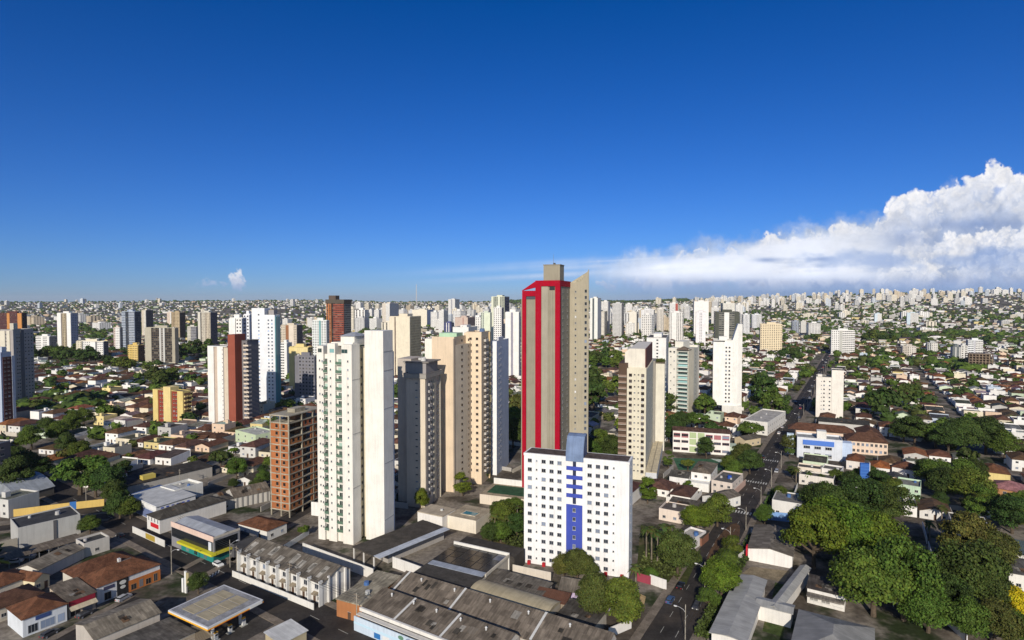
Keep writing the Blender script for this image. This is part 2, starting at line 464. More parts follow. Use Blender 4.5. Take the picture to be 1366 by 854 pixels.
# ------------------------------------------------------------------ mesh builder
class MB:
    def __init__(s):
        s.v = []; s.f = []; s.m = []; s.c = []; s.uv = []; s.mats = []
    def mi(s, mat):
        if mat not in s.mats: s.mats.append(mat)
        return s.mats.index(mat)
    def face(s, pts, mat, col, uvs=None):
        i = len(s.v)
        pts = [Vector(p) for p in pts]
        s.v.extend(tuple(p) for p in pts)
        s.f.append(tuple(range(i, i + len(pts))))
        s.m.append(s.mi(mat)); s.c.append(col)
        if uvs is None:
            o = pts[0]; e = (pts[1] - o)
            L = e.length or 1.0; e = e / L
            nrm = e.cross(pts[-1] - o)
            if nrm.length < 1e-9: nrm = Vector((0, 0, 1))
            f = nrm.normalized().cross(e)
            uvs = [((p - o).dot(e), (p - o).dot(f)) for p in pts]
        s.uv.append(uvs)
    def wallq(s, a, b, z0, z1, mat, col, pitch=None):
        """vertical quad from a to b (xy); outward normal on the right of a->b seen from above... a->b runs left to right seen from outside"""
        L = math.hypot(b[0] - a[0], b[1] - a[1]); H = z1 - z0
        uvs = None
        if pitch:
            nu = max(1, round(L / pitch[0])); nv = max(1, round(H / pitch[1]))
            uvs = [(0, 0), (nu, 0), (nu, nv), (0, nv)]
        s.face([(a[0], a[1], z0), (b[0], b[1], z0), (b[0], b[1], z1), (a[0], a[1], z1)], mat, col, uvs)
    def box(s, x0, x1, y0, y1, z0, z1, mat, col, top=None, bottom=True, topcol=None):
        P = lambda x, y, z: (x, y, z)
        s.face([P(x0, y0, z0), P(x1, y0, z0), P(x1, y0, z1), P(x0, y0, z1)], mat, col)
        s.face([P(x1, y0, z0), P(x1, y1, z0), P(x1, y1, z1), P(x1, y0, z1)], mat, col)
        s.face([P(x1, y1, z0), P(x0, y1, z0), P(x0, y1, z1), P(x1, y1, z1)], mat, col)
        s.face([P(x0, y1, z0), P(x0, y0, z0), P(x0, y0, z1), P(x0, y1, z1)], mat, col)
        s.face([P(x0, y0, z1), P(x1, y0, z1), P(x1, y1, z1), P(x0, y1, z1)], top or mat, topcol or col)
        if bottom: s.face([P(x0, y1, z0), P(x1, y1, z0), P(x1, y0, z0), P(x0, y0, z0)], mat, col)
    def prism(s, poly, z0, z1, mat, col, top=None, topcol=None, bottom=True):
        """poly counter-clockwise seen from above; z1 may be a function of (x,y)"""
        n = len(poly)
        zt = z1 if callable(z1) else (lambda x, y: z1)
        for i in range(n):
            a, b = poly[i], poly[(i + 1) % n]
            s.face([(a[0], a[1], z0), (b[0], b[1], z0), (b[0], b[1], zt(*b)), (a[0], a[1], zt(*a))], mat, col)
        s.face([(p[0], p[1], zt(*p)) for p in poly], top or mat, topcol or col)
        if bottom: s.face([(p[0], p[1], z0) for p in reversed(poly)], mat, col)
    def tube(s, pts, rads, mat, col, n=8, cap=True):
        rings = []
        for i, p in enumerate(pts):
            p = Vector(p)
            d = Vector(pts[min(i + 1, len(pts) - 1)]) - Vector(pts[max(i - 1, 0)])
            d.normalize()
            a = d.orthogonal().normalized() if abs(d.z) < .99 else Vector((1, 0, 0))
            b = d.cross(a)
            rings.append([p + (a * math.cos(2 * math.pi * k / n) + b * math.sin(2 * math.pi * k / n)) * rads[i] for k in range(n)])
        for i in range(len(rings) - 1):
            for k in range(n):
                q = (k + 1) % n
                s.face([rings[i][k], rings[i][q], rings[i + 1][q], rings[i + 1][k]], mat, col)
        if cap:
            s.face(list(reversed(rings[0])), mat, col); s.face(rings[-1], mat, col)
    def gable(s, x0, x1, y0, y1, z, rise, mat, col, axis='x', over=0.4, th=0.14, hip=0.0, skew=0.0):
        """pitched roof shell with thickness; ridge runs along axis; hip = length the ridge is cut back at each end"""
        if axis == 'y':
            sub = MB(); sub.mats = s.mats
            sub.gable(y0, y1, -x1, -x0, z, rise, mat, col, 'x', over, th, hip, skew)
            for f, m_, c, uv in zip(sub.f, sub.m, sub.c, sub.uv):
                s.face([(-sub.v[k][1], sub.v[k][0], sub.v[k][2]) for k in f], mat, c, uv)
            return
        half = (y1 - y0) / 2 + over
        slope = rise / ((y1 - y0) / 2)
        ze = z - over * slope
        X0, X1, Y0, Y1 = x0 - over, x1 + over, y0 - over, y1 + over
        ym = (y0 + y1) / 2 + skew
        hp = (hip + over) if hip else 0.0
        zr = z + rise
        a, b, c, d = (X0, Y0, ze), (X1, Y0, ze), (X1, Y1, ze), (X0, Y1, ze)
        r0, r1 = (X0 + hp, ym, zr), (X1 - hp, ym, zr)
        s.face([a, b, r1, r0], mat, col)
        s.face([c, d, r0, r1], mat, col)
        if hip:
            s.face([b, c, r1], mat, col); s.face([d, a, r0], mat, col)
        dn = lambda p: (p[0], p[1], p[2] - th)
        s.face([dn(r0), dn(r1), dn(b), dn(a)], mat, col)
        s.face([dn(r1), dn(r0), dn(d), dn(c)], mat, col)
        ring = [a, b, c, d] if hip else [a, b, r1, c, d, r0]
        for i in range(len(ring)):
            p, q = ring[i], ring[(i + 1) % len(ring)]
            s.face([dn(p), dn(q), q, p], mat, col)
        if hip:
            s.face([dn(r1), dn(c), dn(b)], mat, col); s.face([dn(r0), dn(a), dn(d)], mat, col)
    def mesh(s, name):
        me = bpy.data.meshes.new(name)
        me.from_pydata(s.v, [], s.f)
        for mt in s.mats: me.materials.append(MATS[mt])
        if s.f:
            me.polygons.foreach_set('material_index', s.m)
            at = me.attributes.new('Col', 'FLOAT_COLOR', 'CORNER')
            lens = np.array([len(f) for f in s.f])
            cc = np.ones((len(s.c), 4), np.float32); cc[:, :3] = np.array([c[:3] for c in s.c])
            at.data.foreach_set('color', np.repeat(cc, lens, axis=0).ravel())
            uv = me.uv_layers.new(name='UVMap')
            uv.data.foreach_set('uv', np.array([q for f in s.uv for q in f], np.float32).ravel())
        me.update()
        return me
    def build(s, name, parent=None, loc=None, rotz=0.0):
        return put(name, s.mesh(name), parent, loc, rotz)

def put(name, me, parent=None, loc=None, rotz=0.0, color=None):
    o = bpy.data.objects.new(name, me)
    if loc is not None: o.location = loc
    if rotz: o.rotation_euler = (0, 0, rotz)
    if parent is not None: o.parent = parent
    if color is not None: o.color = (*color[:3], 1)
    COL.objects.link(o)
    return o
def tag(o, label=None, cat=None, group=None, kind=None):
    if label: o['label'] = label
    if cat: o['category'] = cat
    if group: o['group'] = group
    if kind: o['kind'] = kind
    return o
THINGS = []
def thing(name, label, cat, loc, rot=0.0, group=None):
    o = bpy.data.objects.new(name, None)
    o.empty_display_size = 1.0
    o.location = loc; o.rotation_euler = (0, 0, -R(rot))
    COL.objects.link(o)
    THINGS.append(o)
    return tag(o, label, cat, group)
def copy_tree(o, parent=None):
    c = o.copy(); COL.objects.link(c)
    if parent is not None: c.parent = parent
    for ch in o.children: copy_tree(ch, c)
    return c

# ------------------------------------------------------------------ keep-out footprints so that filler houses and trees stay clear
KEEP = []
def keep_rect(o, rot, x0, x1, y0, y1, pad=1.5):
    KEEP.append((o[0], o[1], math.cos(R(rot)), math.sin(R(rot)), x0 - pad, x1 + pad, y0 - pad, y1 + pad))
def keep_poly(pts):
    KEEP.append([(p[0], p[1]) for p in pts])
def in_poly(x, y, poly):
    c = False; j = len(poly) - 1
    for i in range(len(poly)):
        a, b = poly[i], poly[j]
        if (a[1] > y) != (b[1] > y) and x < (b[0] - a[0]) * (y - a[1]) / (b[1] - a[1]) + a[0]: c = not c
        j = i
    return c
def blocked(x, y):
    for k in KEEP:
        if isinstance(k, list):
            if in_poly(x, y, k): return True
        else:
            dx, dy = x - k[0], y - k[1]
            lx = dx * k[2] - dy * k[3]; ly = dx * k[3] + dy * k[2]
            if k[4] < lx < k[5] and k[6] < ly < k[7]: return True
    return False

# ------------------------------------------------------------------ ground
def make_ground():
    m = bpy.data.materials.new('ground_cover'); m.use_nodes = True
    t = m.node_tree; t.nodes.clear(); g = NT(t)
    out = g.n('ShaderNodeOutputMaterial'); b = g.n('ShaderNodeBsdfPrincipled'); t.links.new(b.outputs[0], out.inputs[0])
    b.inputs['Roughness'].default_value = 0.95; b.inputs['Specular IOR Level'].default_value = 0.1
    pos = g.n('ShaderNodeNewGeometry').outputs['Position']
    a = g.noise(pos, 0.05, 5, .6)
    c = g.mix(g.smooth(a, .40, .60), (0.085, 0.070, 0.056), (0.24, 0.21, 0.175))
    gr = g.noise(g.vm('ADD', pos, (50, 9, 0)), 0.035, 5, .65)
    c = g.mix(g.smooth(gr, .50, .62), c, (0.030, 0.042, 0.016))
    f = g.smooth(g.noise(pos, 0.6, 4, .6), .3, .7, .75, 1.25)
    c = g.mix(1.0, c, g.xyz(f, f, f), 'MULTIPLY')
    # far country: woods and fields
    far = g.n('ShaderNodeVectorMath', operation='LENGTH'); g.put(far.inputs[0], pos)
    fr = g.smooth(far.outputs['Value'], 5600, 6400)
    wood = g.mix(g.smooth(g.noise(pos, 0.0011, 4, .55), .52, .60), (0.022, 0.034, 0.016), (0.075, 0.070, 0.035))
    c = g.mix(fr, c, wood)
    g.put(b.inputs['Base Color'], c)
    MATS['ground_cover'] = m
    rs = [60, 100, 200, 400, 800, 1200, 1500, 1700, 1900] + [2000 + 120 * i for i in range(40)] + [7000, 8000, 10000, 14000, 20000]
    n = 96
    verts = []; faces = []
    for r in rs:
        for k in range(n + 1):
            an = R(-64 + 128 * k / n)
            x, y = r * math.sin(an), r * math.cos(an)
            verts.append((x, y, terrain(x, y) if r < 6900 else min(terrain(x, y), 60 - (r - 6900) * .003)))
    for i in range(len(rs) - 1):
        for k in range(n):
            q = i * (n + 1) + k
            faces.append((q, q + 1, q + n + 2, q + n + 1))
    # near apron and the country behind the camera
    me = bpy.data.meshes.new('ground'); 
    c0 = len(verts)
    verts += [(-3000, -3000, -0.02), (3000, -3000, -0.02), (3000, 140, -0.02), (-3000, 140, -0.02)]
    faces.append((c0, c0 + 1, c0 + 2, c0 + 3))
    me.from_pydata(verts, [], [tuple(f) for f in faces]); me.materials.append(m)
    for p in me.polygons: p.use_smooth = True
    o = put('ground', me); o['kind'] = 'structure'
    # flip if needed
    me.update()
    if me.polygons[0].normal.z < 0: me.flip_normals()
make_ground()

def sheet(name, pts, z, mat, col, kind='structure'):
    mb = MB(); mb.face([(p[0], p[1], z) for p in pts], mat, col)
    o = mb.build(name); o['kind'] = kind
    return o
def strip(mb, line, width, z, mat, col):
    """flat ribbon along a polyline"""
    for i in range(len(line) - 1):
        a, b = Vector(line[i][:2]), Vector(line[i + 1][:2])
        d = (b - a).normalized(); nrm = Vector((d.y, -d.x)) * width / 2
        mb.face([(*(a + nrm), z), (*(b + nrm), z), (*(b - nrm), z), (*(a - nrm), z)], mat, col)

# ------------------------------------------------------------------ sites and facades
class Site: pass
def site(xr, yb, rot, xl=None, w=None, xs=None, d=None, yt=None, h=None):
    """block whose near front-right ground corner is seen at photo (xr, yb)"""
    s = Site(); P = G(xr, yb); s.rot = rot; u, v = U(rot), V(rot)
    s.w = w if w else solve_along(P, -u.x, -u.y, xl)
    s.d = d if d else solve_along(P, v.x, v.y, xs)
    s.h = h if h else z_at(P, yt)
    s.R = P; s.O = P - u * s.w; s.u = u; s.v = v
    return s
def siteL(xl, yb, rot, xr=None, w=None, xs=None, d=None, yt=None, h=None):
    """the same from the near front-left corner"""
    s = Site(); P = G(xl, yb); s.rot = rot; u, v = U(rot), V(rot)
    s.w = w if w else solve_along(P, u.x, u.y, xr)
    s.d = d if d else solve_along(P, v.x, v.y, xs)
    s.h = h if h else z_at(P, yt)
    s.O = P; s.R = P + u * s.w; s.u = u; s.v = v
    return s
def fx(s, px, y=0.0):
    """local x on the front plane (at local depth y) seen at photo column px"""
    B = s.O + s.v * y
    return solve_along(B, s.u.x, s.u.y, px)
def sy(s, px, x=None):
    B = s.O + s.u * (s.w if x is None else x)
    return solve_along(B, s.v.x, s.v.y, px)
def fz(s, py, x=0.0, y=0.0):
    return z_at(s.O + s.u * x + s.v * y, py)

def mb_append(dst, src, loc, rotz):
    c, s_ = math.cos(rotz), math.sin(rotz)
    i0 = len(dst.v)
    dst.v.extend((loc[0] + c * x - s_ * y, loc[1] + s_ * x + c * y, loc[2] + z) for x, y, z in src.v)
    dst.f.extend(tuple(i0 + k for k in f) for f in src.f)
    mp = [dst.mi(m) for m in src.mats]
    dst.m.extend(mp[k] for k in src.m); dst.c.extend(src.c); dst.uv.extend(src.uv)

class Repeat:
    """repeated parts of one thing: the 100 nearest become objects, the rest one stuff part"""
    def __init__(s, root, name): s.root = root; s.name = name; s.items = []
    def add(s, mb, loc, rotz=0.0): s.items.append((mb, loc, rotz))
    def done(s, limit=100):
        rz = s.root.rotation_euler[2]; o = s.root.location
        def dist(it):
            x, y = it[1][0], it[1][1]
            return (Vector((o.x + math.cos(rz) * x - math.sin(rz) * y, o.y + math.sin(rz) * x + math.cos(rz) * y, o.z + it[1][2])) - Vector((0, 0, CH))).length
        its = sorted(s.items, key=dist)
        cache = {}
        for mb, loc, rot in its[:limit]:
            if id(mb) not in cache: cache[id(mb)] = mb.mesh(s.name)
            put(s.name, cache[id(mb)], s.root, loc, rot)
        if len(its) > limit:
            big = MB()
            for mb, loc, rot in its[limit:]: mb_append(big, mb, loc, rot)
            o2 = big.build(s.name, s.root); o2['kind'] = 'stuff'

GL = (0.030, 0.036, 0.048)
WHITE = (0.80, 0.80, 0.79)
def win(w, h, frame=(0.55, 0.55, 0.55), glass=GL, sill=True, bars=1, proud=0.05):
    """window facing -y, centred on x, sill at z=0"""
    mb = MB(); t = min(0.09, w * .12)
    mb.face([(-w/2+t, -.03, t), (w/2-t, -.03, t), (w/2-t, -.03, h-t), (-w/2+t, -.03, h-t)], 'window_glass', glass)
    for x0, x1, z0, z1 in ((-w/2, w/2, 0, t), (-w/2, w/2, h-t, h), (-w/2, -w/2+t, t, h-t), (w/2-t, w/2, t, h-t)):
        mb.box(x0, x1, -proud, 0.0, z0, z1, 'plain_paint', frame, bottom=False)
    for k in range(bars):
        x = -w/2 + w * (k + 1) / (bars + 1)
        mb.box(x-.03, x+.03, -proud+.005, -.02, t, h-t, 'plain_paint', frame, bottom=False)
    if sill: mb.box(-w/2-.1, w/2+.1, -.16, 0, -.1, 0, 'plain_paint', (0.5, 0.49, 0.47))
    return mb
def ac_unit():
    mb = MB(); mb.box(-.4, .4, -.45, 0, 0, .55, 'plain_paint', (0.6, 0.6, 0.58)); return mb
def roof_slab(mb, x0, x1, y0, y1, z, par=0.9, th=0.2, wall=WHITE, floor=(0.10, 0.095, 0.09), mat='painted_wall'):
    """flat roof deck inside a parapet"""
    mb.face([(x0, y0, z), (x1, y0, z), (x1, y1, z), (x0, y1, z)], 'concrete', floor)
    mb.box(x0, x1, y0, y0+th, z-.01, z+par, mat, wall); mb.box(x0, x1, y1-th, y1, z-.01, z+par, mat, wall)
    mb.box(x0, x0+th, y0+th, y1-th, z-.01, z+par, mat, wall); mb.box(x1-th, x1, y0+th, y1-th, z-.01, z+par, mat, wall)
def root_at(s, name, label, cat, group=None):
    o = thing(name, label, cat, s.O, s.rot, group)
    keep_rect(s.O, s.rot, 0, s.w, 0, s.d, 2.0)
    return o

def roof_gear(t0, x0, x1, y0, y1, z, seed):
    rnd = random.Random(seed); t = next((c for c in t0.children if c.name.split('.')[0] == 'roof'), t0)
    m = MB(); x, y = rnd.uniform(x0 + 1, x1 - 1), rnd.uniform(y0 + 1, y1 - 1)
    m.tube([(x, y, z), (x, y, z + rnd.uniform(3, 6))], [.10, .05], 'plain_paint', (.35, .34, .33), 5)
    for k in range(3): m.box(x - .6, x + .6, y - .03, y + .03, z + 1.6 + k * .5, z + 1.66 + k * .5, 'plain_paint', (.4, .4, .4))
    m.build('antenna', t)
    m = MB(); x, y = rnd.uniform(x0 + 2, x1 - 2), rnd.uniform(y0 + 2, y1 - 2); r = rnd.uniform(.9, 1.4)
    m.tube([(x, y, z), (x, y, z + r * 1.3)], [r, r * .9], 'plain_paint', rnd.choice([(.10, .16, .30), (.45, .44, .42), (.55, .54, .52)]), 10); m.build('water_tank', t)
    m = MB(); x, y = rnd.uniform(x0 + 1, x1 - 2), rnd.uniform(y0 + 1, y1 - 2); m.box(x, x + 1.6, y, y + 1.1, z, z + 1.0, 'plain_paint', (.5, .5, .48)); m.build('ventilation_unit', t)
# ================================================================== near towers
def blue_white_block():
    s = site(838.5, 772, 19.5, xl=699, d=7.6, yt=620)
    t = root_at(s, 'apartment_block', 'white slab block with a blue stripe down its front and a curved metal stair roof', 'apartment block')
    h, w, d = s.h, s.w, s.d
    b0, b1 = fx(s, 755.2), fx(s, 776.6)
    wl = MB()
    wl.box(0, w, 0, d, 0, h, 'painted_wall', (0.83, 0.83, 0.84))
    wl.box(-.12, w+.12, -.12, d+.12, h-.02, h+.75, 'painted_wall', (0.83, 0.83, 0.84))
    wl.build('wall', t)
    rf = MB()
    rf.box(.5, w-.5, .6, d-.6, h+.70, h+.80, 'roof_tile', (0.11, 0.085, 0.075)); rf.build('roof', t)
    bl = (0.055, 0.085, 0.42)
    st_ = MB()
    rows = [619.5 + 11.66 * k for k in range(13)]   # window rows on the left edge column, photo rows
    zr = [fz(s, 614 + 11.75 * k, fx(s, 706.7)) for k in range(12)]
    dz = (zr[0] - zr[-1]) / 11
    zs = [zr[0] - dz * k for k in range(13)]
    zsolid = zs[4] - 1.3
    st_.box(b0, b1, -.20, 0.0, 0.3, zsolid, 'painted_wall', bl)
    for k in range(5):
        zz = zs[k] + 1.05
        st_.box(b0, b1, -.20, 0.0, zz, zz + 1.25, 'painted_wall', bl)
    st_.build('blue_stripe', t)
    mid = MB(); bm = (b0 + b1) / 2
    for k in range(5):
        mid.box(bm-.55, bm+.55, -.06, 0, zs[k]-1.05, zs[k]+1.0, 'window_glass', (0.03, 0.035, 0.07))
    mid.build('stair_glazing', t)
    top = MB(); n = 10; z0 = h + .75
    x0, x1 = b0 - .2, b1 + .3
    arc = []
    for k in range(n + 1):
        a = k / n
        y = -.25 + 3.4 * a ** 1.7 + (2.2 * (a - .8) / .2 if a > .8 else 0); z = z0 + .2 + 6.6 * min(1, a / .85) ** .92
        arc.append((y, z))
    arc = [(-.25, h-.6)] + arc
    met = (0.17, 0.235, 0.38)
    for (ya, za), (yb, zb) in zip(arc[:-1], arc[1:]):
        top.face([(x0, ya, za), (x1, ya, za), (x1, yb, zb), (x0, yb, zb)], 'metal_sheet', met)
    ye, ze = arc[-1]
    for x in (x0, x1):
        top.face([(x, a, b) for a, b in arc] + [(x, ye, h-.6)], 'metal_sheet', (0.10, 0.13, 0.24))
    top.face([(x0, ye, h), (x1, ye, h), (x1, ye, ze), (x0, ye, ze)], 'metal_sheet', met)
    top.build('stair_roof', t)
    A = win(1.45, 1.25, (.35, .36, .38), GL, bars=1); B = win(.55, .6, (.4, .4, .4), GL, bars=0); C = win(1.0, 1.25, (.35, .36, .38), GL, bars=1)
    rp = Repeat(t, 'window')
    for i, z in enumerate(zs):
        zc = z - .65
        for px_ in (706.7, 725, 735.5, 746): 
            if i < 12: rp.add(A, (fx(s, px_), 0, zc))
        for px_ in (786, 797, 808): rp.add(A, (fx(s, px_), 0, zc))
        if i < 12: rp.add(B, (fx(s, 715.7), 0, zc + .35))
        rp.add(B, (fx(s, 818), 0, zc + .35))
        if 5 <= i < 11: rp.add(C, (bm, -.2, zc))
        rp.add(B, (w, d * .5, zc + .3), R(90))
    rp.done()
    ft = Repeat(t, 'planter_box'); pb = MB(); pb.box(-.5, .5, -.9, 0, 0, 1.2, 'painted_wall', (0.42, 0.02, 0.03))
    for k in range(7): ft.add(pb, (2 + k * (w - 4) / 6, -.3, 0))
    ft.done()
blue_white_block()

def red_tower():
    rot = 20
    s = site(745.7, 668, rot, xl=694, xs=760, yt=374)
    t = root_at(s, 'office_tower', 'tall grey concrete tower with crimson vertical stripes, the tallest in the picture', 'tower')
    w, d, h = s.w, s.d, s.h
    g = (0.32, 0.29, 0.225); red = (0.37, 0.0, 0.018)
    xa, xb, xc, xd, xe = [fx(s, p) for p in (696.6, 701.6, 714, 721.5, 740)]
    zl = fz(s, 388, xb)                            # top of the lower left wing
    wl = MB()
    wl.box(xc, w, .45, d, 0, h - 1.2, 'painted_wall', g)
    wl.box(xb, xc, .45, d, 0, zl - 2.4, 'painted_wall', (.29, .265, .205))
    wl.box(0.0, xa, 1.2, d - 2, 0, zl - 3.6, 'painted_wall', g)
    # thin vertical pilaster grooves
    for k in range(1, 5):
        x = xd + (xe - xd) * k / 5
        wl.box(x-.10, x+.10, .30, .45, 0, h - 4.0, 'painted_wall', (.29, .265, .205))
    xm = xd + (xe - xd) * .48
    wl.box(xd + .05, xm, .12, .45, 0, h - 2.6, 'painted_wall', (.36, .33, .265))
    wl.build('wall', t)
    rd = MB()
    rd.box(xa, xb, -.25, d * .5, 0, zl, 'painted_wall', red)
    rd.box(xb, xc, -.25, .4, zl - 2.4, zl, 'painted_wall', red)
    rd.box(xc, xd, -.25, d * .5, 0, h, 'painted_wall', red)
    rd.box(xd, xe, -.25, .44, h - 2.5, h, 'painted_wall', red)
    rd.box(xe, w + .25, -.25, 1.4, 0, h, 'painted_wall', red)
    rd.box(w + .01, w + .25, 1.4, d, h - 2.6, h, 'painted_wall', red)
    # sloping beam
    za, zb_ = zl, h - .3
    rd.face([(xa, -.25, za), (xc, -.25, zb_ - 2.8), (xc, -.25, zb_), (xa, -.25, za + .2)], 'painted_wall', red)
    rd.face([(xa, .6, za), (xc, .6, zb_ - 2.8), (xc, .6, zb_), (xa, .6, za + .2)], 'painted_wall', red)
    rd.face([(xa, -.25, za + .2), (xc, -.25, zb_), (xc, .6, zb_), (xa, .6, za + .2)], 'painted_wall', red)
    rd.build('red_frame', t)
    gl = MB(); gl.box(xb, xc, .20, .44, zl - 3.7, zl - 2.42, 'window_glass', GL); gl.build('window_strip', t)
    gl = MB(); gl.box(xm + .6, xe - .3, .20, .44, h - 4.2, h - 2.6, 'window_glass', GL); gl.build('window_strip', t)
    # curved fin behind the right flank
    f0 = sy(s, 760) - 1.0
    Pf = s.O + s.u * w + s.v * f0
    wid = solve_along(Pf, s.u.x, s.u.y, 782.4)
    n = 14; pts = []
    for k in range(n + 1):
        q = k / n
        pts.append((w - .5 + (wid + .5) * q, f0 + 2.9 * q * q))
    zt = lambda x, y: h - 0.6 + 6.4 * max(0.0, (x - w - wid * .45) / (wid * .55)) ** 1.6
    fin = MB()
    back = [(w + wid - .25, f0 + 4.4), (w + wid * .4, f0 + 5.5), (w - .5, f0 + 6)]
    fin.prism(pts + back, 0, zt, 'painted_wall', (.40, .36, .275), 'concrete')
    fin.build('curved_wall', t)
    # machine room on top
    p0, p1 = fx(s, 724.5, 3), fx(s, 746, 3)
    mr = MB(); zt2 = fz(s, 352.5, p1, 3)
    mr.box(p0, p1, 3, 3 + 7, h - 1.3, zt2 - .3, 'painted_wall', g); mr.box(p0 - .2, p1 + .2, 2.8, 10.2, zt2 - .3, zt2, 'concrete', (.28, .26, .23))
    mr.build('machine_room', t)
    an = MB(); an.tube([((p0 + p1) / 2, 6, zt2), ((p0 + p1) / 2, 6, zt2 + 4.6)], [.09, .04], 'plain_paint', (.2, .2, .2), 6)
    an.box((p0+p1)/2 - .1, (p0+p1)/2 + .9, 5.8, 6.2, zt2, zt2 + .8, 'plain_paint', (.06, .06, .06))
    an.build('antenna', t)
    rp = Repeat(t, 'window'); A = win(1.15, 1.5, (.25, .25, .24), GL, True, 0); B = win(.8, 1.0, (.3, .3, .28), (.09, .09, .09), True, 0)
    for k in range(31):
        z = h - 5.2 - k * 2.9
        for q in (.30, .72): rp.add(A, (w, d * q, z), R(90))
        for q in (.36, .86):
            i = q * n; x = w - .5 + (wid + .5) * q; y = f0 + 2.9 * q * q
            rp.add(A if q > .5 else B, (x, y - .02, z), math.atan(2 * 2.9 * q / (wid + .5)))
    rp.done()
red_tower()

def balcony_mb(w, dp, rail, slab=(.75, .74, .70), rh=1.0, sh=.14):
    mb = MB()
    mb.box(-w/2, w/2, -dp, 0, -sh, 0, 'painted_wall', slab)
    mb.box(-w/2, w/2, -dp, -dp+.08, 0, rh, 'plain_paint', rail)
    mb.box(-w/2, -w/2+.08, -dp+.08, 0, 0, rh, 'plain_paint', rail); mb.box(w/2-.08, w/2, -dp+.08, 0, 0, rh, 'plain_paint', rail)
    return mb

def white_balcony_tower():
    rot = 19
    s = site(472.5, 726.5, rot, xl=425, d=13, yt=459)
    t = root_at(s, 'apartment_tower', 'tall white tower with two stacks of small green balconies beside a blank stair shaft', 'apartment tower')
    w, d, h = s.w, s.d, s.h
    c = (0.80, 0.775, 0.72)
    wl = MB()
    x1, x2, x3, x4 = [fx(s, p) for p in (434, 443, 449.5, 459)]
    wl.box(0, x1, .0, d, 0, h - 1.0, 'painted_wall', c)
    wl.box(x1, x2, .9, d, 0, h - 4.0, 'painted_wall', c)
    wl.box(x2 - 1.2, x3, 0, d, 0, h, 'painted_wall', c)
    wl.box(x3, x4, .9, d, 0, h - 4.0, 'painted_wall', c)
    wl.box(x4, w, -.5, 4.6, 0, h - .2, 'painted_wall', c)
    wl.box(x4, w - 1.1, 4.6, d, 0, h - 1.5, 'painted_wall', (.72, .66, .52))
    for z in (h * .28, h * .55, h * .82):
        wl.box(x4 + .1, w + .10, -.42, 4.7, z, z + .22, 'painted_wall', (.45, .44, .42))
    wl.build('wall', t)
    rf = MB(); roof_slab(rf, x2 - 1, w - 1.2, 2.0, d, h - .9, 1.2, wall=c)
    rf.box(x3, w - 1.5, 3.5, d - 1, h, h + 2.6, 'painted_wall', c)
    rf.gable(x3, w - 1.5, 3.5, d - 1, h + 2.6, 1.2, 'metal_sheet', (.34, .36, .40), 'x', .3, .12, 2.2)
    rf.build('roof', t)
    # the blank shaft block on the right
    c0 = fx(s, 491, 8.0); 
    B = s.O + s.v * 5.5
    k0 = solve_along(B, s.u.x, s.u.y, 488.5); k1 = solve_along(B, s.u.x, s.u.y, 513)
    sh = MB(); hs = fz(s, 441.5, k1, 5.5)
    sh.box(k0, k1, 5.5, 12.2, 0, hs, 'painted_wall', (0.80, 0.78, 0.74))
    sh.box(k0 + .5, k1 - .5, 12.2, 13.8, 0, hs - 8, 'painted_wall', (0.55, 0.60, 0.70))
    for z in (hs * .1, hs * .37, hs * .63, hs * .81, hs * .9): sh.box(k0, k1 + .08, 5.55, 12.25, z, z + .2, 'painted_wall', (.42, .42, .42))
    sh.build('stair_shaft', t)
    lk = MB(); lk.box(w - 1.1, k0, 7.5, 12, 0, h - 2, 'painted_wall', (.70, .64, .50)); lk.build('link_wall', t)
    rail = (0.10, 0.17, 0.12)
    bal = Repeat(t, 'balcony'); rp = Repeat(t, 'window'); ac = Repeat(t, 'air_conditioner')
    B1 = balcony_mb(x2 - x1 - 1.3, 1.25, rail, (.72, .70, .62)); B2 = balcony_mb(x4 - x3 - .5, 1.25, rail, (.72, .70, .62))
    Dr = win(1.7, 2.0, (.5, .5, .48), (.05, .07, .06), False, 1); Sm = win(.62, .75, (.5, .5, .48), GL, True, 0); Md = win(1.0, 1.1, (.4, .4, .38), GL, True, 1)
    A = ac_unit()
    fl = 3.05; n = int((h - 6) / fl)
    for k in range(n):
        z = h - 7.6 - k * fl
        if z < 3: break
        bal.add(B1, ((x1 + x2 - 1.2) / 2, .9, z)); bal.add(B2, ((x3 + x4) / 2, .9, z))
        rp.add(Dr, ((x1 + x2 - 1.2) / 2, .9, z)); rp.add(Dr, ((x3 + x4) / 2, .9, z))
        rp.add(Sm, (x1 * .45, 0, z + .9)); rp.add(Sm, (x1 * .82, 0, z + .7)); rp.add(Sm, (x4 + (w - x4) * .62, -.5, z + 1.0)); rp.add(Sm, (x2 + .1, 0, z + .8))
        for q in (.3, .62): rp.add(Md, (w - 1.1, 4.6 + (d - 4.6) * q, z + .8), R(90))
        ac.add(A, (w - 1.0, d - 1.4, z + .4), R(90))
    for x, ww in ((x1 * .5, 1.7), ((x2 + x3) * .5 - .3, 2.0), (x4 + 1.3, 2.6)):
        rp.add(win(ww, 1.5, (.5, .5, .48), (.03, .06, .06), False, 1), (x, -.5 if x > x4 else 0, h - 3.4))
    bal.done(); rp.done(); ac.done(40)
white_balcony_tower()

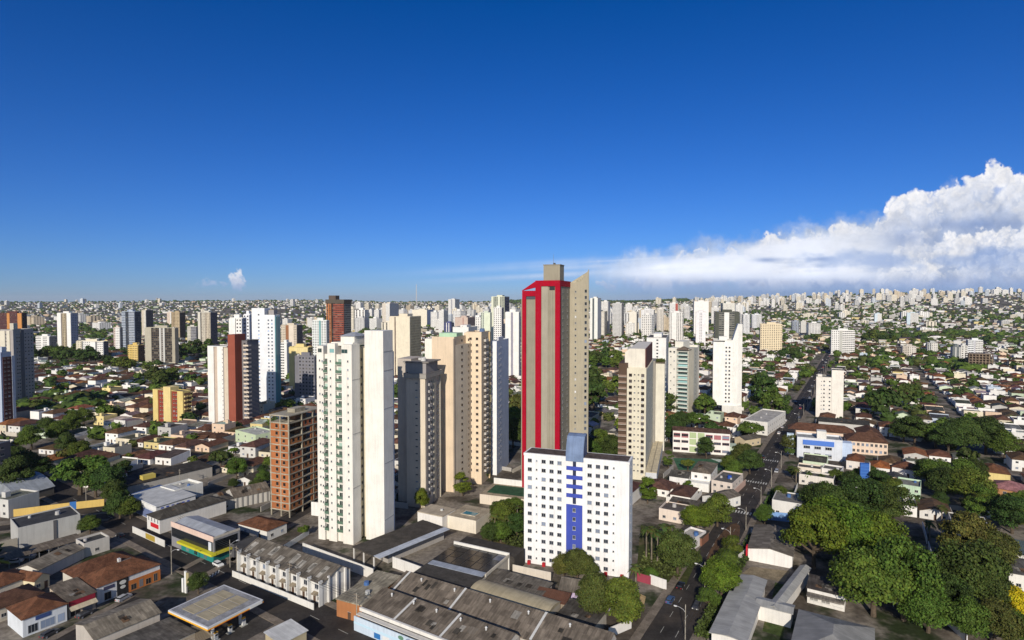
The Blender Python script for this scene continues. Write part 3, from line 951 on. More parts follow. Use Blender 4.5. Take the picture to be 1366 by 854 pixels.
def construction_tower():
    s = site(386.8, 691, 21, xl=361.5, d=21, yt=555)
    t = root_at(s, 'unfinished_building', 'unfinished brick and concrete frame building with open floors', 'building')
    w, d, h = s.w, s.d, s.h
    nf = 14; fh = h / nf
    con = (0.40, 0.36, 0.29); br = (0.40, 0.145, 0.055)
    fr = MB()
    for k in range(1, nf + 1):
        z = k * fh
        fr.box(-.1, w+.1, -.1, d+.1, z - .42, z, 'concrete', con)
    xs = [0, w * .52, w - .45]; ys = [0, d * .36, d * .68, d - .45]
    for x in xs:
        for y in ys:
            fr.box(x-.02, x+.47, y-.02, y+.47, 0, h - .42, 'concrete', con)
    fr.box(w*.35, w*.75, d*.3, d*.6, h, h + 1.6, 'concrete', con)
    fr.build('concrete_frame', t)
    bw = MB(); wn = Repeat(t, 'dark_opening')
    op = MB(); op.face([(-.6, -.03, 0), (.6, -.03, 0), (.6, -.03, 1.3), (-.6, -.03, 1.3)], 'plain_paint', (.012, .011, .010))  # near-black sheet painted for the dark inside of the opening
    op.box(-.68, .68, -.05, -.01, -.12, 0, 'concrete', con)
    rnd = random.Random(3)
    for k in range(1, nf - 1):
        z0, z1 = k * fh, (k + 1) * fh - .42
        for i in range(2):
            x0, x1 = xs[i] + .47, xs[i + 1]
            tone = rnd.uniform(.85, 1.15)
            bw.box(x0, x1, .08, .28, z0, z1, 'painted_wall', tuple(q * tone for q in br))
            wn.add(op, ((x0 * .35 + x1 * .65) if i == 0 else (x0 * .6 + x1 * .4), .08, z0 + .8))
        for i in range(3):
            y0, y1 = ys[i] + .47, ys[i + 1]
            if i == 1 and k % 3: 
                bw.box(w - .30, w - .1, y1 - 1.4, y1, z0, z1, 'painted_wall', br); continue
            if i == 0 and k in (nf - 2, nf - 3, 9): continue
            bw.box(w - .30, w - .1, y0, y1, z0, z1, 'painted_wall', tuple(q * rnd.uniform(.8, 1.1) for q in br))
            for q in (.3, .72): wn.add(op, (w - .10, y0 + (y1 - y0) * q, z0 + .8), R(90))
    bw.build('brick_infill', t)
    wn.done()
    # inner core, coloured dark in place of shade on the open floors
    co = MB(); co.box(w * .25, w * .75, d * .30, d * .62, 0, h - .5, 'painted_wall', (.22, .12, .07)); co.build('dark_core', t)
    # patched upper parapet frame
construction_tower()

def dark_grey_tower():
    s = site(567.5, 678, 17, xl=543, xs=588, yt=500)
    t = root_at(s, 'apartment_tower', 'grey tower standing in the shade of the white balcony tower with a pale corner pier', 'apartment tower')
    w, d, h = s.w, s.d, s.h
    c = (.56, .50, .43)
    wl = MB()
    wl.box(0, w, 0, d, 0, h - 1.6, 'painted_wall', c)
    wl.box(-6.5, 0, 4.5, d, 0, h + 6, 'painted_wall', (.48, .43, .38))
    wl.box(w - 2.0, w + .3, -.3, 1.4, 0, h - 1.6, 'painted_wall', (.68, .60, .48))
    wl.box(w, w + .35, d * .52, d * .66, 0, h - 1.6, 'painted_wall', (.50, .46, .38))
    wl.box(w, w + .35, d - .8, d, 0, h - 1.6, 'painted_wall', (.50, .46, .38))
    wl.build('wall', t)
    rf = MB()
    rf.box(-.9, w + 1.0, -.9, d + .6, h - 1.6, h, 'painted_wall', (.36, .34, .31))
    roof_slab(rf, -.9, w + 1, -.9, d + .6, h + .01, .5, wall=(.3, .28, .26))
    rf.box(-2, w - .8, 3.0, d - 1, h, h + 4.6, 'painted_wall', (.34, .32, .32)); rf.box(-2.8, w + .6, 2.4, d - .6, h + 4.6, h + 5.1, 'concrete', (.24, .22, .21))
    rf.build('roof', t)
    rp = Repeat(t, 'window'); bal = Repeat(t, 'balcony')
    A = win(1.1, .55, (.25, .25, .25), GL, True, 1); Bw = win(1.3, 1.5, (.3, .3, .3), GL, True, 1)
    bb = balcony_mb(d * .16, .7, (.42, .41, .40), (.45, .44, .42))
    k = 0; z = h - 5.0
    while z > 3:
        rp.add(A, (w * .55, 0, z + 1.0)); rp.add(Bw, (w, d * .42, z + .7), R(90)); rp.add(Bw, (w, d * .82, z + .7), R(90))
        bal.add(bb, (w, d * .28, z), R(90)); rp.add(Bw, (w, d * .28, z + .5), R(90))
        z -= 3.0
    rp.done(); bal.done(); roof_gear(t, 0, w - 1, 4, d - 2, h + 5.1, 9)
dark_grey_tower()

def beige_tower():
    s = site(606.5, 657, 17, xl=577, d=14, yt=452)
    t = root_at(s, 'apartment_tower', 'peach beige tower with a blank left wall, rounded balcony bay and green roof deck', 'apartment tower')
    w, d, h = s.w, s.d, s.h
    c = (.72, .58, .43)
    wl = MB()
    wl.box(0, w, 0, d, 0, h, 'painted_wall', c)
    wl.box(-5.2, 0, 3.5, d, 0, h - .5, 'painted_wall', (.80, .77, .70))
    wl.box(w - .5, w + .12, -.12, .5, 0, h, 'painted_wall', (.30, .25, .21))
    # front block to the right and behind
    y2 = sy(s, 622) ; B = s.O + s.u * w + s.v * y2
    k1 = solve_along(B, s.u.x, s.u.y, 642.5); h2 = fz(s, 444, w, y2)
    x2 = w + k1
    wl.box(w - 1, x2, y2, y2 + 12, 0, h2, 'painted_wall', (.76, .62, .46))
    wl.box(x2, x2 + .5, y2 + 10.6, y2 + 12, 0, h2, 'painted_wall', (.75, .58, .34))
    # rounded bay between them
    bay = MB(); n = 10
    pts = [(w - .5, .6)]
    for k in range(n + 1):
        a = k / n * math.pi / 2
        pts.append((w + 2.6 * math.sin(a), .9 + (y2 - .9) * (1 - math.cos(a)) * 1.0 if False else .9 + y2 * (k / n)))
    pts.append((w - .5, y2 + .5))
    bay.prism(pts, 0, h - 3, 'painted_wall', (.50, .44, .37))
    wl.build('wall', t); bay.build('rounded_bay', t)
    rf = MB(); roof_slab(rf, 0, w, 0, d, h + .01, .8, wall=c, floor=(.20, .42, .22))
    rf.box(w*.1, w*.9, d*.4, d*.95, h, h + 2.2, 'painted_wall', (.45, .62, .45)); roof_slab(rf, w, x2, y2, y2 + 12, h2 + .01, .5, wall=c)
    rf.build('roof', t)
    rp = Repeat(t, 'window'); bal = Repeat(t, 'balcony')
    A = win(1.25, 1.2, (.22, .17, .13), (.020, .018, .018), True, 1)
    bb = balcony_mb(4.2, 1.1, (.50, .47, .43), (.55, .52, .48)); bs = balcony_mb(2.6, .8, (.46, .41, .35), (.5, .45, .38))
    z = h2 - 4.2
    while z > 3:
        for q in (.30, .72): rp.add(A, (w - .0 + k1 * q, y2, z + .8))
        rp.add(win(2.6, 1.6, (.2, .18, .16), GL, False, 2) if False else A, (x2, y2 + 3.4, z + .6), R(90))
        bal.add(bb, (x2, y2 + 5.6, z), R(90))
        rp.add(A, (x2, y2 + 7.4, z + .6), R(90))
        for k in (3, 7):
            p = pts[1 + k]; q = pts[2 + k]
            an = math.atan2(q[1] - p[1], q[0] - p[0])
            rp.add(A, ((p[0] + q[0]) / 2, (p[1] + q[1]) / 2, z + .5), an)
        z -= 3.0
    rp.done(); bal.done(); roof_gear(t, w, x2, y2, y2 + 11, h2, 5)
beige_tower()

def white_edge_tower():
    s = site(662.8, 634, 16, xl=655.3, xs=678.6, yt=456.5)
    t = root_at(s, 'apartment_tower', 'slim tower with white edge and shaded blue grey flank right of the peach beige tower', 'apartment tower')
    w, d, h = s.w, s.d, s.h
    wl = MB(); wl.box(0, w, 0, d, 0, h, 'painted_wall', (.62, .68, .82))  # flank shade is mixed into this blue grey wall colour
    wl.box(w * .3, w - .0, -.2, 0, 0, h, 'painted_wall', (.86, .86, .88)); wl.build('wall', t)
    rf = MB(); roof_slab(rf, 0, w, 0, d, h + .01, .6, wall=(.6, .65, .75)); rf.box(1, w - 1, d*.3, d*.7, h, h + 2, 'painted_wall', (.6, .62, .68)); rf.build('roof', t)
    rp = Repeat(t, 'window'); A = win(.9, 1.1, (.5, .5, .55), GL, True, 0); B = win(.5, .9, (.5, .5, .55), GL, True, 0)
    z = h - 4.6
    while z > 3:
        rp.add(A, (w, d * .20, z + .8), R(90)); rp.add(B, (w, d * .34, z + 1.2), R(90)); z -= 3.0
    rp.done()
white_edge_tower()

def cream_brown_tower():
    s = site(861, 641, 17, xl=835.5, xs=870.6, yt=494.5)
    t = root_at(s, 'apartment_tower', 'cream tower with a brown glass balcony edge and a roof garden on its right wing', 'apartment tower')
    w, d, h = s.w, s.d, s.h
    c = (.70, .655, .53)
    wl = MB()
    wl.box(0, w, 0, d, 0, h, 'painted_wall', c)
    gx = fx(s, 823.5, 2.0)
    wl.box(gx + .3, 0, 2.0, d, 0, h + 3, 'painted_wall', (.10, .065, .045))
    yw = d + 4.0
    B = s.O + s.u * (w - 3) + s.v * yw
    k0 = (w - 3) + solve_along(B, s.u.x, s.u.y, 871.5); k1 = (w - 3) + solve_along(B, s.u.x, s.u.y, 885.7)
    B2 = s.O + s.u * k1 + s.v * yw
    dd = min(14, max(6, solve_along(B2, s.v.x, s.v.y, 892)))
    h2 = fz(s, 485.5, k1, yw)
    wl.box(k0, k1, yw, yw + dd, 0, h2, 'painted_wall', (.70, .67, .58))
    wl.box(w * .2, k0 + 1, d, yw + dd - 1, 0, h - 1, 'painted_wall', (.30, .28, .25))
    wl.build('wall', t)
    pen = MB(); hp = fz(s, 465.5, w, 6)
    pen.prism([(gx + 3, 5.5), (gx + 5.2, 5.5), (w - 1, 5.5), (w - 1, d + 2), (gx + 5.2, d + 2), (gx + 3, d + 2)], h, lambda x, y: hp - (2.0 if x < gx + 4 else 0), 'painted_wall', (.74, .70, .62))
    pen.box(w - 1, w - .6, 6.5, d, h, hp - .2, 'painted_wall', (.16, .055, .045))
    pen.build('penthouse', t)
    rf = MB(); roof_slab(rf, 0, w, 0, 5.4, h + .01, .8, wall=c); roof_slab(rf, k0, k1, yw, yw + dd, h2 + .01, .9, wall=(.12, .10, .08)); rf.build('roof', t)
    gd = MB(); rnd = random.Random(5)
    for k in range(320):
        x = rnd.uniform(k0 + .6, k1 - .6); y = yw + rnd.uniform(.6, dd - .6); z = h2 + rnd.uniform(.1, 1.7); a = rnd.uniform(0, 6.28); q = .4
        gd.face([(x - q*math.cos(a), y - q*math.sin(a), z), (x + q*math.cos(a), y + q*math.sin(a), z), (x + q*math.cos(a)*.6, y + q*math.sin(a)*.6, z + .5), (x - q*math.cos(a)*.6, y - q*math.sin(a)*.6, z + .5)], 'leaf', (.07 * rnd.uniform(.6, 1.5), .085, .02))
    gd.build('roof_garden', t)
    rp = Repeat(t, 'window'); bal = Repeat(t, 'balcony'); ac = Repeat(t, 'air_conditioner')
    A = win(1.5, 1.5, (.12, .08, .06), (.02, .018, .018), True, 1); S = win(.75, .6, (.2, .18, .15), GL, True, 0)
    bw = balcony_mb(-gx - .6, 1.0, (.26, .18, .14), (.62, .58, .52)); au = ac_unit()
    z = h - 3.6
    while z > 3:
        rp.add(A, (w * .18, 0, z + .4)); rp.add(A, (w * .82, 0, z + .4)); rp.add(S, (w * .40, 0, z + 1.1)); rp.add(S, (w * .60, 0, z + 1.1))
        ac.add(au, (w * .80, 0, z - .35))
        bal.add(bw, (gx * .5, 2.0, z))
        for q in (.45, .8):
            rp.add(S, (w, d * q, z + .8), R(90))
        rp.add(S, (k1, yw + dd * .35, z + .9), R(90)); ac.add(au, (k1, yw + dd * .7, z + .5), R(90))
        z -= 2.95
    rp.done(); bal.done(); ac.done(50)
    # podium with a long cream roof running back along the side street
    pd = MB(); pd.box(w + .3, w + 5.5, -4, d + 26, 0, 5.2, 'painted_wall', (.62, .64, .68)); 
    pd.build('podium', t)
    pr = MB(); pr.box(w + .2, w + 5.6, -4.1, d + 26.1, 5.2, 5.45, 'metal_sheet', (.62, .53, .36)); pr.box(w + 2.6, w + 3.1, -4.05, d + 26, 5.45, 5.6, 'metal_sheet', (.35, .3, .22)); pr.build('podium_roof', t)
    keep_rect(s.O, s.rot, w, w + 6, -5, d + 27)
cream_brown_tower()

def glass_balcony_tower():
    s = site(917, 555, 31, xl=891, xs=930, yt=466)
    t = root_at(s, 'apartment_tower', 'cream tower with a column of green glass balconies under a small hipped roof', 'apartment tower')
    w, d, h = s.w, s.d, s.h
    c = (.76, .73, .65); xg = fx(s, 902)
    wl = MB()
    wl.box(0, xg, 0, d, 0, h, 'painted_wall', c); wl.box(xg, w, 1.6, d, 0, h - .5, 'painted_wall', (.5, .5, .46))
    wl.box(w, w + .3, 1.0, d * .55, 0, h, 'painted_wall', (.66, .61, .50))
    wl.box(w * .3, w, d, d + 5, 0, h + 1, 'painted_wall', c)
    wl.build('wall', t)
    rf = MB(); rf.gable(xg - .3, w + .3, .2, 8, h - .5, 2.2, 'roof_tile', (.17, .13, .10), 'x', .4, .15, 4)
    rf.box(0, xg, 0, d, h, h + .5, 'painted_wall', c); rf.box(xg * .4, xg * 1.4, 9, d - 2, h - .5, h + 5.0, 'painted_wall', c); rf.build('roof', t)
    bal = Repeat(t, 'balcony'); rp = Repeat(t, 'window')
    bb = balcony_mb(w - xg - .4, 1.7, (.40, .50, .45), (.78, .76, .7), .85, .5); A = win(1.4, 1.2, (.3, .3, .28), GL, True, 1); S = win(.8, .8, (.3, .3, .28), GL, True, 0)
    dr = win(w - xg - 1.6, 2.2, (.3, .33, .32), (.04, .07, .07), False, 3)
    z = h - 4.6; k = 0
    while z > 2:
        bal.add(bb, ((xg + w) / 2, 1.6, z)); rp.add(dr, ((xg + w) / 2, 1.6, z))
        rp.add(S, (xg * (.3 if k % 2 else .7), 0, z + 1)); rp.add(A, (w, d * .75, z + .8), R(90))
        z -= 3.1; k += 1
    for x in (.25, .7): rp.add(A, (xg * x, 0, h - 3))
    rp.done(); bal.done()
glass_balcony_tower()

def white_fin_tower():
    s = site(983, 552, 18, xl=950.5, d=15, yt=447)
    t = root_at(s, 'apartment_tower', 'plain white tower with a raised sloping fin and paired square windows', 'apartment tower')
    w, d, h = s.w, s.d, s.h
    c = (.84, .83, .80)
    xa, xb = fx(s, 966), fx(s, 976)
    hl, hf = fz(s, 456, 0), fz(s, 432.5, w)
    wl = MB()
    wl.box(0, xa, 0, d, 6, hl, 'painted_wall', c); wl.box(xa, xb, .25, d, 6, hl + 1, 'painted_wall', c)
    wl.prism([(xb, .6), (w, -.3), (w, d), (xb, d)], 6, lambda x, y: hl + 1 + (hf - hl - 1) * (x - xb) / (w - xb), 'painted_wall', c)
    wl.prism([(w, 1.5), (w + 3.5, 4), (w + 3.5, 11), (w, 11)], 4, hf, 'painted_wall', (.82, .81, .78))
    wl.build('wall', t)
    pd = MB(); pd.box(xa * .8, w + 3.5, -1, d + 1, 0, 6, 'painted_wall', (.70, .69, .66)); pd.build('podium', t)
    rf = MB(); roof_slab(rf, 0, xb, 0, d, hl + 1.02, .6, wall=c); rf.box(xa*.5, xa*1.2, 4, 10, hl, hl + 4, 'painted_wall', c); rf.build('roof', t)
    rp = Repeat(t, 'window'); A = win(1.3, 1.3, (.4, .38, .36), GL, True, 0)
    z = hl - 5
    while z > 8:
        for q in (.18, .62): rp.add(A, (xa + (xb - xa) * q, .25, z))
        rp.add(A, (xb + (w - xb) * .25, .5, z), R(-7)); z -= 3.0
    rp.done()
white_fin_tower()

def brick_slab_tower():
    s = site(304, 567, 15, xl=278.5, d=12, yt=463)
    t = root_at(s, 'apartment_tower', 'white tower with a tall brick red slab and dark balconies down its right side', 'apartment tower')
    w, d, h = s.w, s.d, s.h
    wl = MB()
    x1, x2 = fx(s, 286.5), fx(s, 291)
    wl.box(0, x1, 0, d, 0, h, 'painted_wall', (.82, .80, .77)); wl.box(x1, x2, .8, d, 0, h, 'painted_wall', (.56, .46, .38))
    wl.box(x2, w * .8, 0, d, 0, h, 'painted_wall', (.82, .80, .77)); wl.box(w * .8, w, 1, d, 0, h, 'painted_wall', (.62, .54, .44))
    wl.build('wall', t)
    B = s.O + s.u * w + s.v * 1.2
    k1 = w + solve_along(B, s.u.x, s.u.y, 315); hb = fz(s, 446.5, k1, 1.2)
    sl = MB(); sl.box(w, k1, 1.2, d, 0, hb, 'painted_wall', (.30, .085, .055)); sl.build('brick_slab', t)
    B = s.O + s.u * k1 + s.v * 5
    k2 = k1 + solve_along(B, s.u.x, s.u.y, 333) ; h2 = fz(s, 455, k2, 8)
    dk = MB(); dk.box(k1, k2 - 3.5, 8, 20, 0, h2, 'painted_wall', (.20, .19, .20)); dk.build('side_wall', t)
    bal = Repeat(t, 'balcony'); bb = balcony_mb(4.2, 3.2, (.66, .56, .45), (.6, .52, .44)); ww = Repeat(t, 'window'); A = win(1.6, 1.4, (.15, .15, .15), GL, False, 1)
    z = h2 - 3.5
    while z > 2:
        bal.add(bb, (k2 - 2.2, 8, z)); ww.add(A, (k1 + (k2 - k1) * .3, 8, z + .5)); ww.add(win(.6, .8, (.5, .5, .5), GL, False, 0), (x2 + (w * .8 - x2) * .9, 0, z)); z -= 3.0
    bal.done(); ww.done()
    rf = MB(); roof_slab(rf, 0, w, 0, d, h + .01, .5, floor=(.08, .08, .08)); rf.box(k1, k2 - 3, 8, 20, h2, h2 + .4, 'concrete', (.12, .12, .13)); rf.build('roof', t)
brick_slab_tower()

def white_step_tower():
    s = site(368, 543, 13, xl=337.5, xs=375, yt=421)
    t = root_at(s, 'apartment_tower', 'bright white stepped tower half covered by the shadow of the brick slab tower', 'apartment tower')
    w, d, h = s.w, s.d, s.h
    xa = fx(s, 354.5); ht = fz(s, 412, 0)
    c = (.80, .82, .86)
    wl = MB(); wl.box(0, xa, 0, d, 0, ht, 'painted_wall', c); wl.box(xa, w, .0, d, 0, h, 'painted_wall', c); wl.build('wall', t)
    sd = MB(); sd.box(w, w + .5, .4, d - .3, 0, h - 1, 'window_glass', (.05, .13, .14)); sd.box(w, w + .6, d*.45, d*.52, 0, h, 'painted_wall', (.14, .24, .25)); sd.build('glass_flank', t)
    lb = MB(); lb.box(-3.2, 0, 4, d, 0, h * .55, 'painted_wall', (.45, .60, .60)); lb.build('low_wing', t)
    rf = MB(); rf.box(xa + 1, xa + 6, 4, 9, h, h + 4.4, 'painted_wall', (.35, .33, .33)); roof_slab(rf, xa, w, 0, d, h + .01, .5, wall=c); roof_slab(rf, 0, xa, 0, d, ht + .01, .5, wall=c); rf.build('roof', t)
    rp = Repeat(t, 'window'); A = win(1.5, 1.2, (.5, .52, .55), (.06, .08, .12), True, 0)
    z = h - 4.5; k = 0
    while z > 2:
        rp.add(A, (xa * .55, 0, z)); rp.add(A, (xa + (w - xa) * .38, 0, z)); rp.add(A, (xa + (w - xa) * .72, 0, z)); z -= 2.95
    rp.add(A, (xa * .55, 0, h)); rp.done()
white_step_tower()

def yellow_red_block():
    s = site(244.5, 566, 22, xl=204.5, xs=255, yt=523)
    t = root_at(s, 'apartment_block', 'short yellow apartment block with two dark red window bays', 'apartment block')
    w, d, h = s.w, s.d, s.h
    y = (.70, .55, .22); r_ = (.26, .045, .03)
    wl = MB(); e = [fx(s, p) for p in (211, 219.5, 229, 237)]
    wl.box(0, e[0], 0, d, 0, h, 'painted_wall', y); wl.box(e[1], e[2], -.6, d, 0, h + 2.8, 'painted_wall', (.74, .60, .28)); wl.box(e[3], w, 0, d, 0, h, 'painted_wall', y)
    wl.box(w - .1, w + .3, d * .15, d, 0, h - 1, 'painted_wall', (.16, .10, .06)); wl.build('wall', t)
    for a, b in ((0, 1), (2, 3)):
        m = MB(); m.box(e[a], e[b], .7, d, 0, h - .3, 'painted_wall', r_); m.build('red_bay', t)
    rf = MB(); roof_slab(rf, 0, w, 0, d, h + .01, .4, wall=y); rf.build('roof', t)
    rp = Repeat(t, 'window'); A = win(1.3, 1.2, (.45, .35, .2), GL, True, 1); bal = Repeat(t, 'balcony'); bb = balcony_mb(3, 1.0, (.66, .5, .2), (.6, .5, .3))
    z = h - 3
    while z > 1:
        for a, b in ((0, 1), (2, 3)):
            for q in (.3, .7): rp.add(A, (e[a] + (e[b] - e[a]) * q, .7, z))
        for q in (.35, .75): bal.add(bb, (w + .3, d * q, z - .8), R(90))
        z -= 3.0
    rp.done(); bal.done()
yellow_red_block()

def left_edge_towers():
    s = site(3.5, 568, 12, w=22, xs=17.5, yt=472)
    t = root_at(s, 'apartment_tower', 'dark maroon flanked tower with a pale blue corner cut by the left edge', 'apartment tower')
    wl = MB(); wl.box(0, s.w, 0, s.d, 0, s.h, 'painted_wall', (.42, .48, .60)); wl.box(s.w - 1, s.w + .25, 1.2, s.d, 0, s.h - 2.5, 'painted_wall', (.09, .03, .03)); wl.box(s.w, s.w + .5, s.d, s.d + 2, 0, s.h - 2, 'painted_wall', (.45, .5, .6)); wl.build('wall', t)
    rf = MB(); roof_slab(rf, 0, s.w, 0, s.d, s.h + .01, 1.0, wall=(.5, .55, .65)); rf.box(2, s.w - 1.5, 2, s.d - 2, s.h, s.h + 4.5, 'painted_wall', (.5, .56, .66)); rf.build('roof', t)
    rp = Repeat(t, 'window'); A = win(1.4, 1.2, (.2, .1, .1), GL, True, 1); z = s.h - 4
    while z > 2:
        rp.add(A, (s.w + .25, s.d * .35, z), R(90)); rp.add(A, (s.w + .25, s.d * .7, z), R(90)); z -= 3
    rp.done()
    s = site(-22, 666, 12, w=14, d=12, yt=597)
    t = root_at(s, 'apartment_block', 'brown block in shade at the left edge beside the street with parked cars', 'apartment block')
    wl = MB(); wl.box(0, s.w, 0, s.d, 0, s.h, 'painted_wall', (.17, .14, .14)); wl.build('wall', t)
    rf = MB(); roof_slab(rf, 0, s.w, 0, s.d, s.h + .01, .5, wall=(.5, .48, .46)); rf.build('roof', t)
    rp = Repeat(t, 'window'); A = win(1.4, 1.2, (.2, .2, .2), GL, True, 1); z = s.h - 3
    while z > 2:
        for q in (.25, .7): rp.add(A, (s.w, s.d * q, z), R(90))
        z -= 3
    rp.done()
    s = site(19.5, 540, 10, xl=3, xs=47, yt=441)
    t = root_at(s, 'apartment_tower', 'pale striped tower with a broad dark flank near the left edge', 'apartment tower')
    w, d, h = s.w, s.d, s.h
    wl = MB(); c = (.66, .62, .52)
    wl.box(0, w, 0, d, 0, h, 'painted_wall', (.38, .35, .34))  # flank shade put into the wall colour; front strips take the lit tone
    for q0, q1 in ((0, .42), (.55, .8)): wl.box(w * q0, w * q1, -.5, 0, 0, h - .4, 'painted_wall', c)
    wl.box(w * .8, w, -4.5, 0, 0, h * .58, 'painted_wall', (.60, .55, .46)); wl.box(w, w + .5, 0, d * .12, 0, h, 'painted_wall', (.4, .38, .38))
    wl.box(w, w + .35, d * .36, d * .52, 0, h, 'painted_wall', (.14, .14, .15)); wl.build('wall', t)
    rf = MB(); roof_slab(rf, 0, w, 0, d, h + .01, .8, wall=(.42, .4, .38)); rf.box(w * .7, w * 1.0, d*.05, d*.25, h, h + 6, 'painted_wall', (.55, .52, .45)); rf.build('roof', t)
    rp = Repeat(t, 'window'); A = win(1.3, 1.1, (.3, .3, .3), GL, True, 0); z = h - 4
    while z > 2:
        rp.add(A, (w * .48, 0, z)); 
        for q in (.2, .3, .6, .75, .9): rp.add(A, (w, d * q, z), R(90))
        z -= 3
    rp.done()
left_edge_towers()

# ================================================================== middle and far towers, one row each
def tower(name, label, xl, xr, yt, yb, front, xs=None, d=None, rot=18, side=None, pitch=(3.2, 3.0), crown=None, cat='apartment tower', left=False, group=None):
    """front: list of (share of width, colour, material, set back)"""
    if left: s = siteL(xl, yb, rot, xr=xr, d=d or 14, yt=yt)
    else:
        s = site(xr, yb, rot, xl=xl, xs=xs, d=None if xs else (d or 14), yt=yt)
    if not left and xs and (s.d < 4 or s.d > 60): s.d = min(60, max(6, abs(s.d)))
    zt = terrain(s.O.x, s.O.y)
    if zt > .1:
        pass
    t = root_at(s, name, label, cat, group)
    w, dd, h = s.w, s.d, s.h
    th = 1.3
    wl = MB(); bl = MB()
    tot = sum(f[0] for f in front); x = 0
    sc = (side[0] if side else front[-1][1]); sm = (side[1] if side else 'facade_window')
    for sh, col, mat, rec in front:
        x1 = x + w * sh / tot
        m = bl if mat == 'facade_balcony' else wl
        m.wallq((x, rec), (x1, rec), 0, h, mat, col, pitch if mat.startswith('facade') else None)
        m.face([(x, rec, h), (x1, rec, h), (x1, th, h), (x, th, h)], 'concrete', (.2, .19, .18))
        if rec < th:
            m.wallq((x1, rec), (x1, th), 0, h, 'painted_wall', col); m.wallq((x, th), (x, rec), 0, h, 'painted_wall', col)
        x = x1
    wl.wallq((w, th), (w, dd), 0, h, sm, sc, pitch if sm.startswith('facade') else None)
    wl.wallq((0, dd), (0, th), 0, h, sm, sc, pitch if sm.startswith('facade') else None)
    wl.wallq((w, dd), (0, dd), 0, h, 'painted_wall', sc)
    wl.wallq((0, th), (w, th), 0, h, 'painted_wall', sc)
    wl.build('wall', t)
    if bl.f: bl.build('balcony_column', t)
    rf = MB(); wc = front[0][1]
    roof_slab(rf, 0, w, th, dd, h, .7, wall=wc, floor=(.14, .13, .125))
    a, b, hh = crown or (.30, .72, 3.4)
    if hh: rf.box(w * a, w * b, dd * .3, dd * .75, h, h + hh, 'painted_wall', wc)
    rf.build('roof', t)
    roof_gear(t, 0, w, th, dd, h, int(xl * 7 + yt))
    return t, s

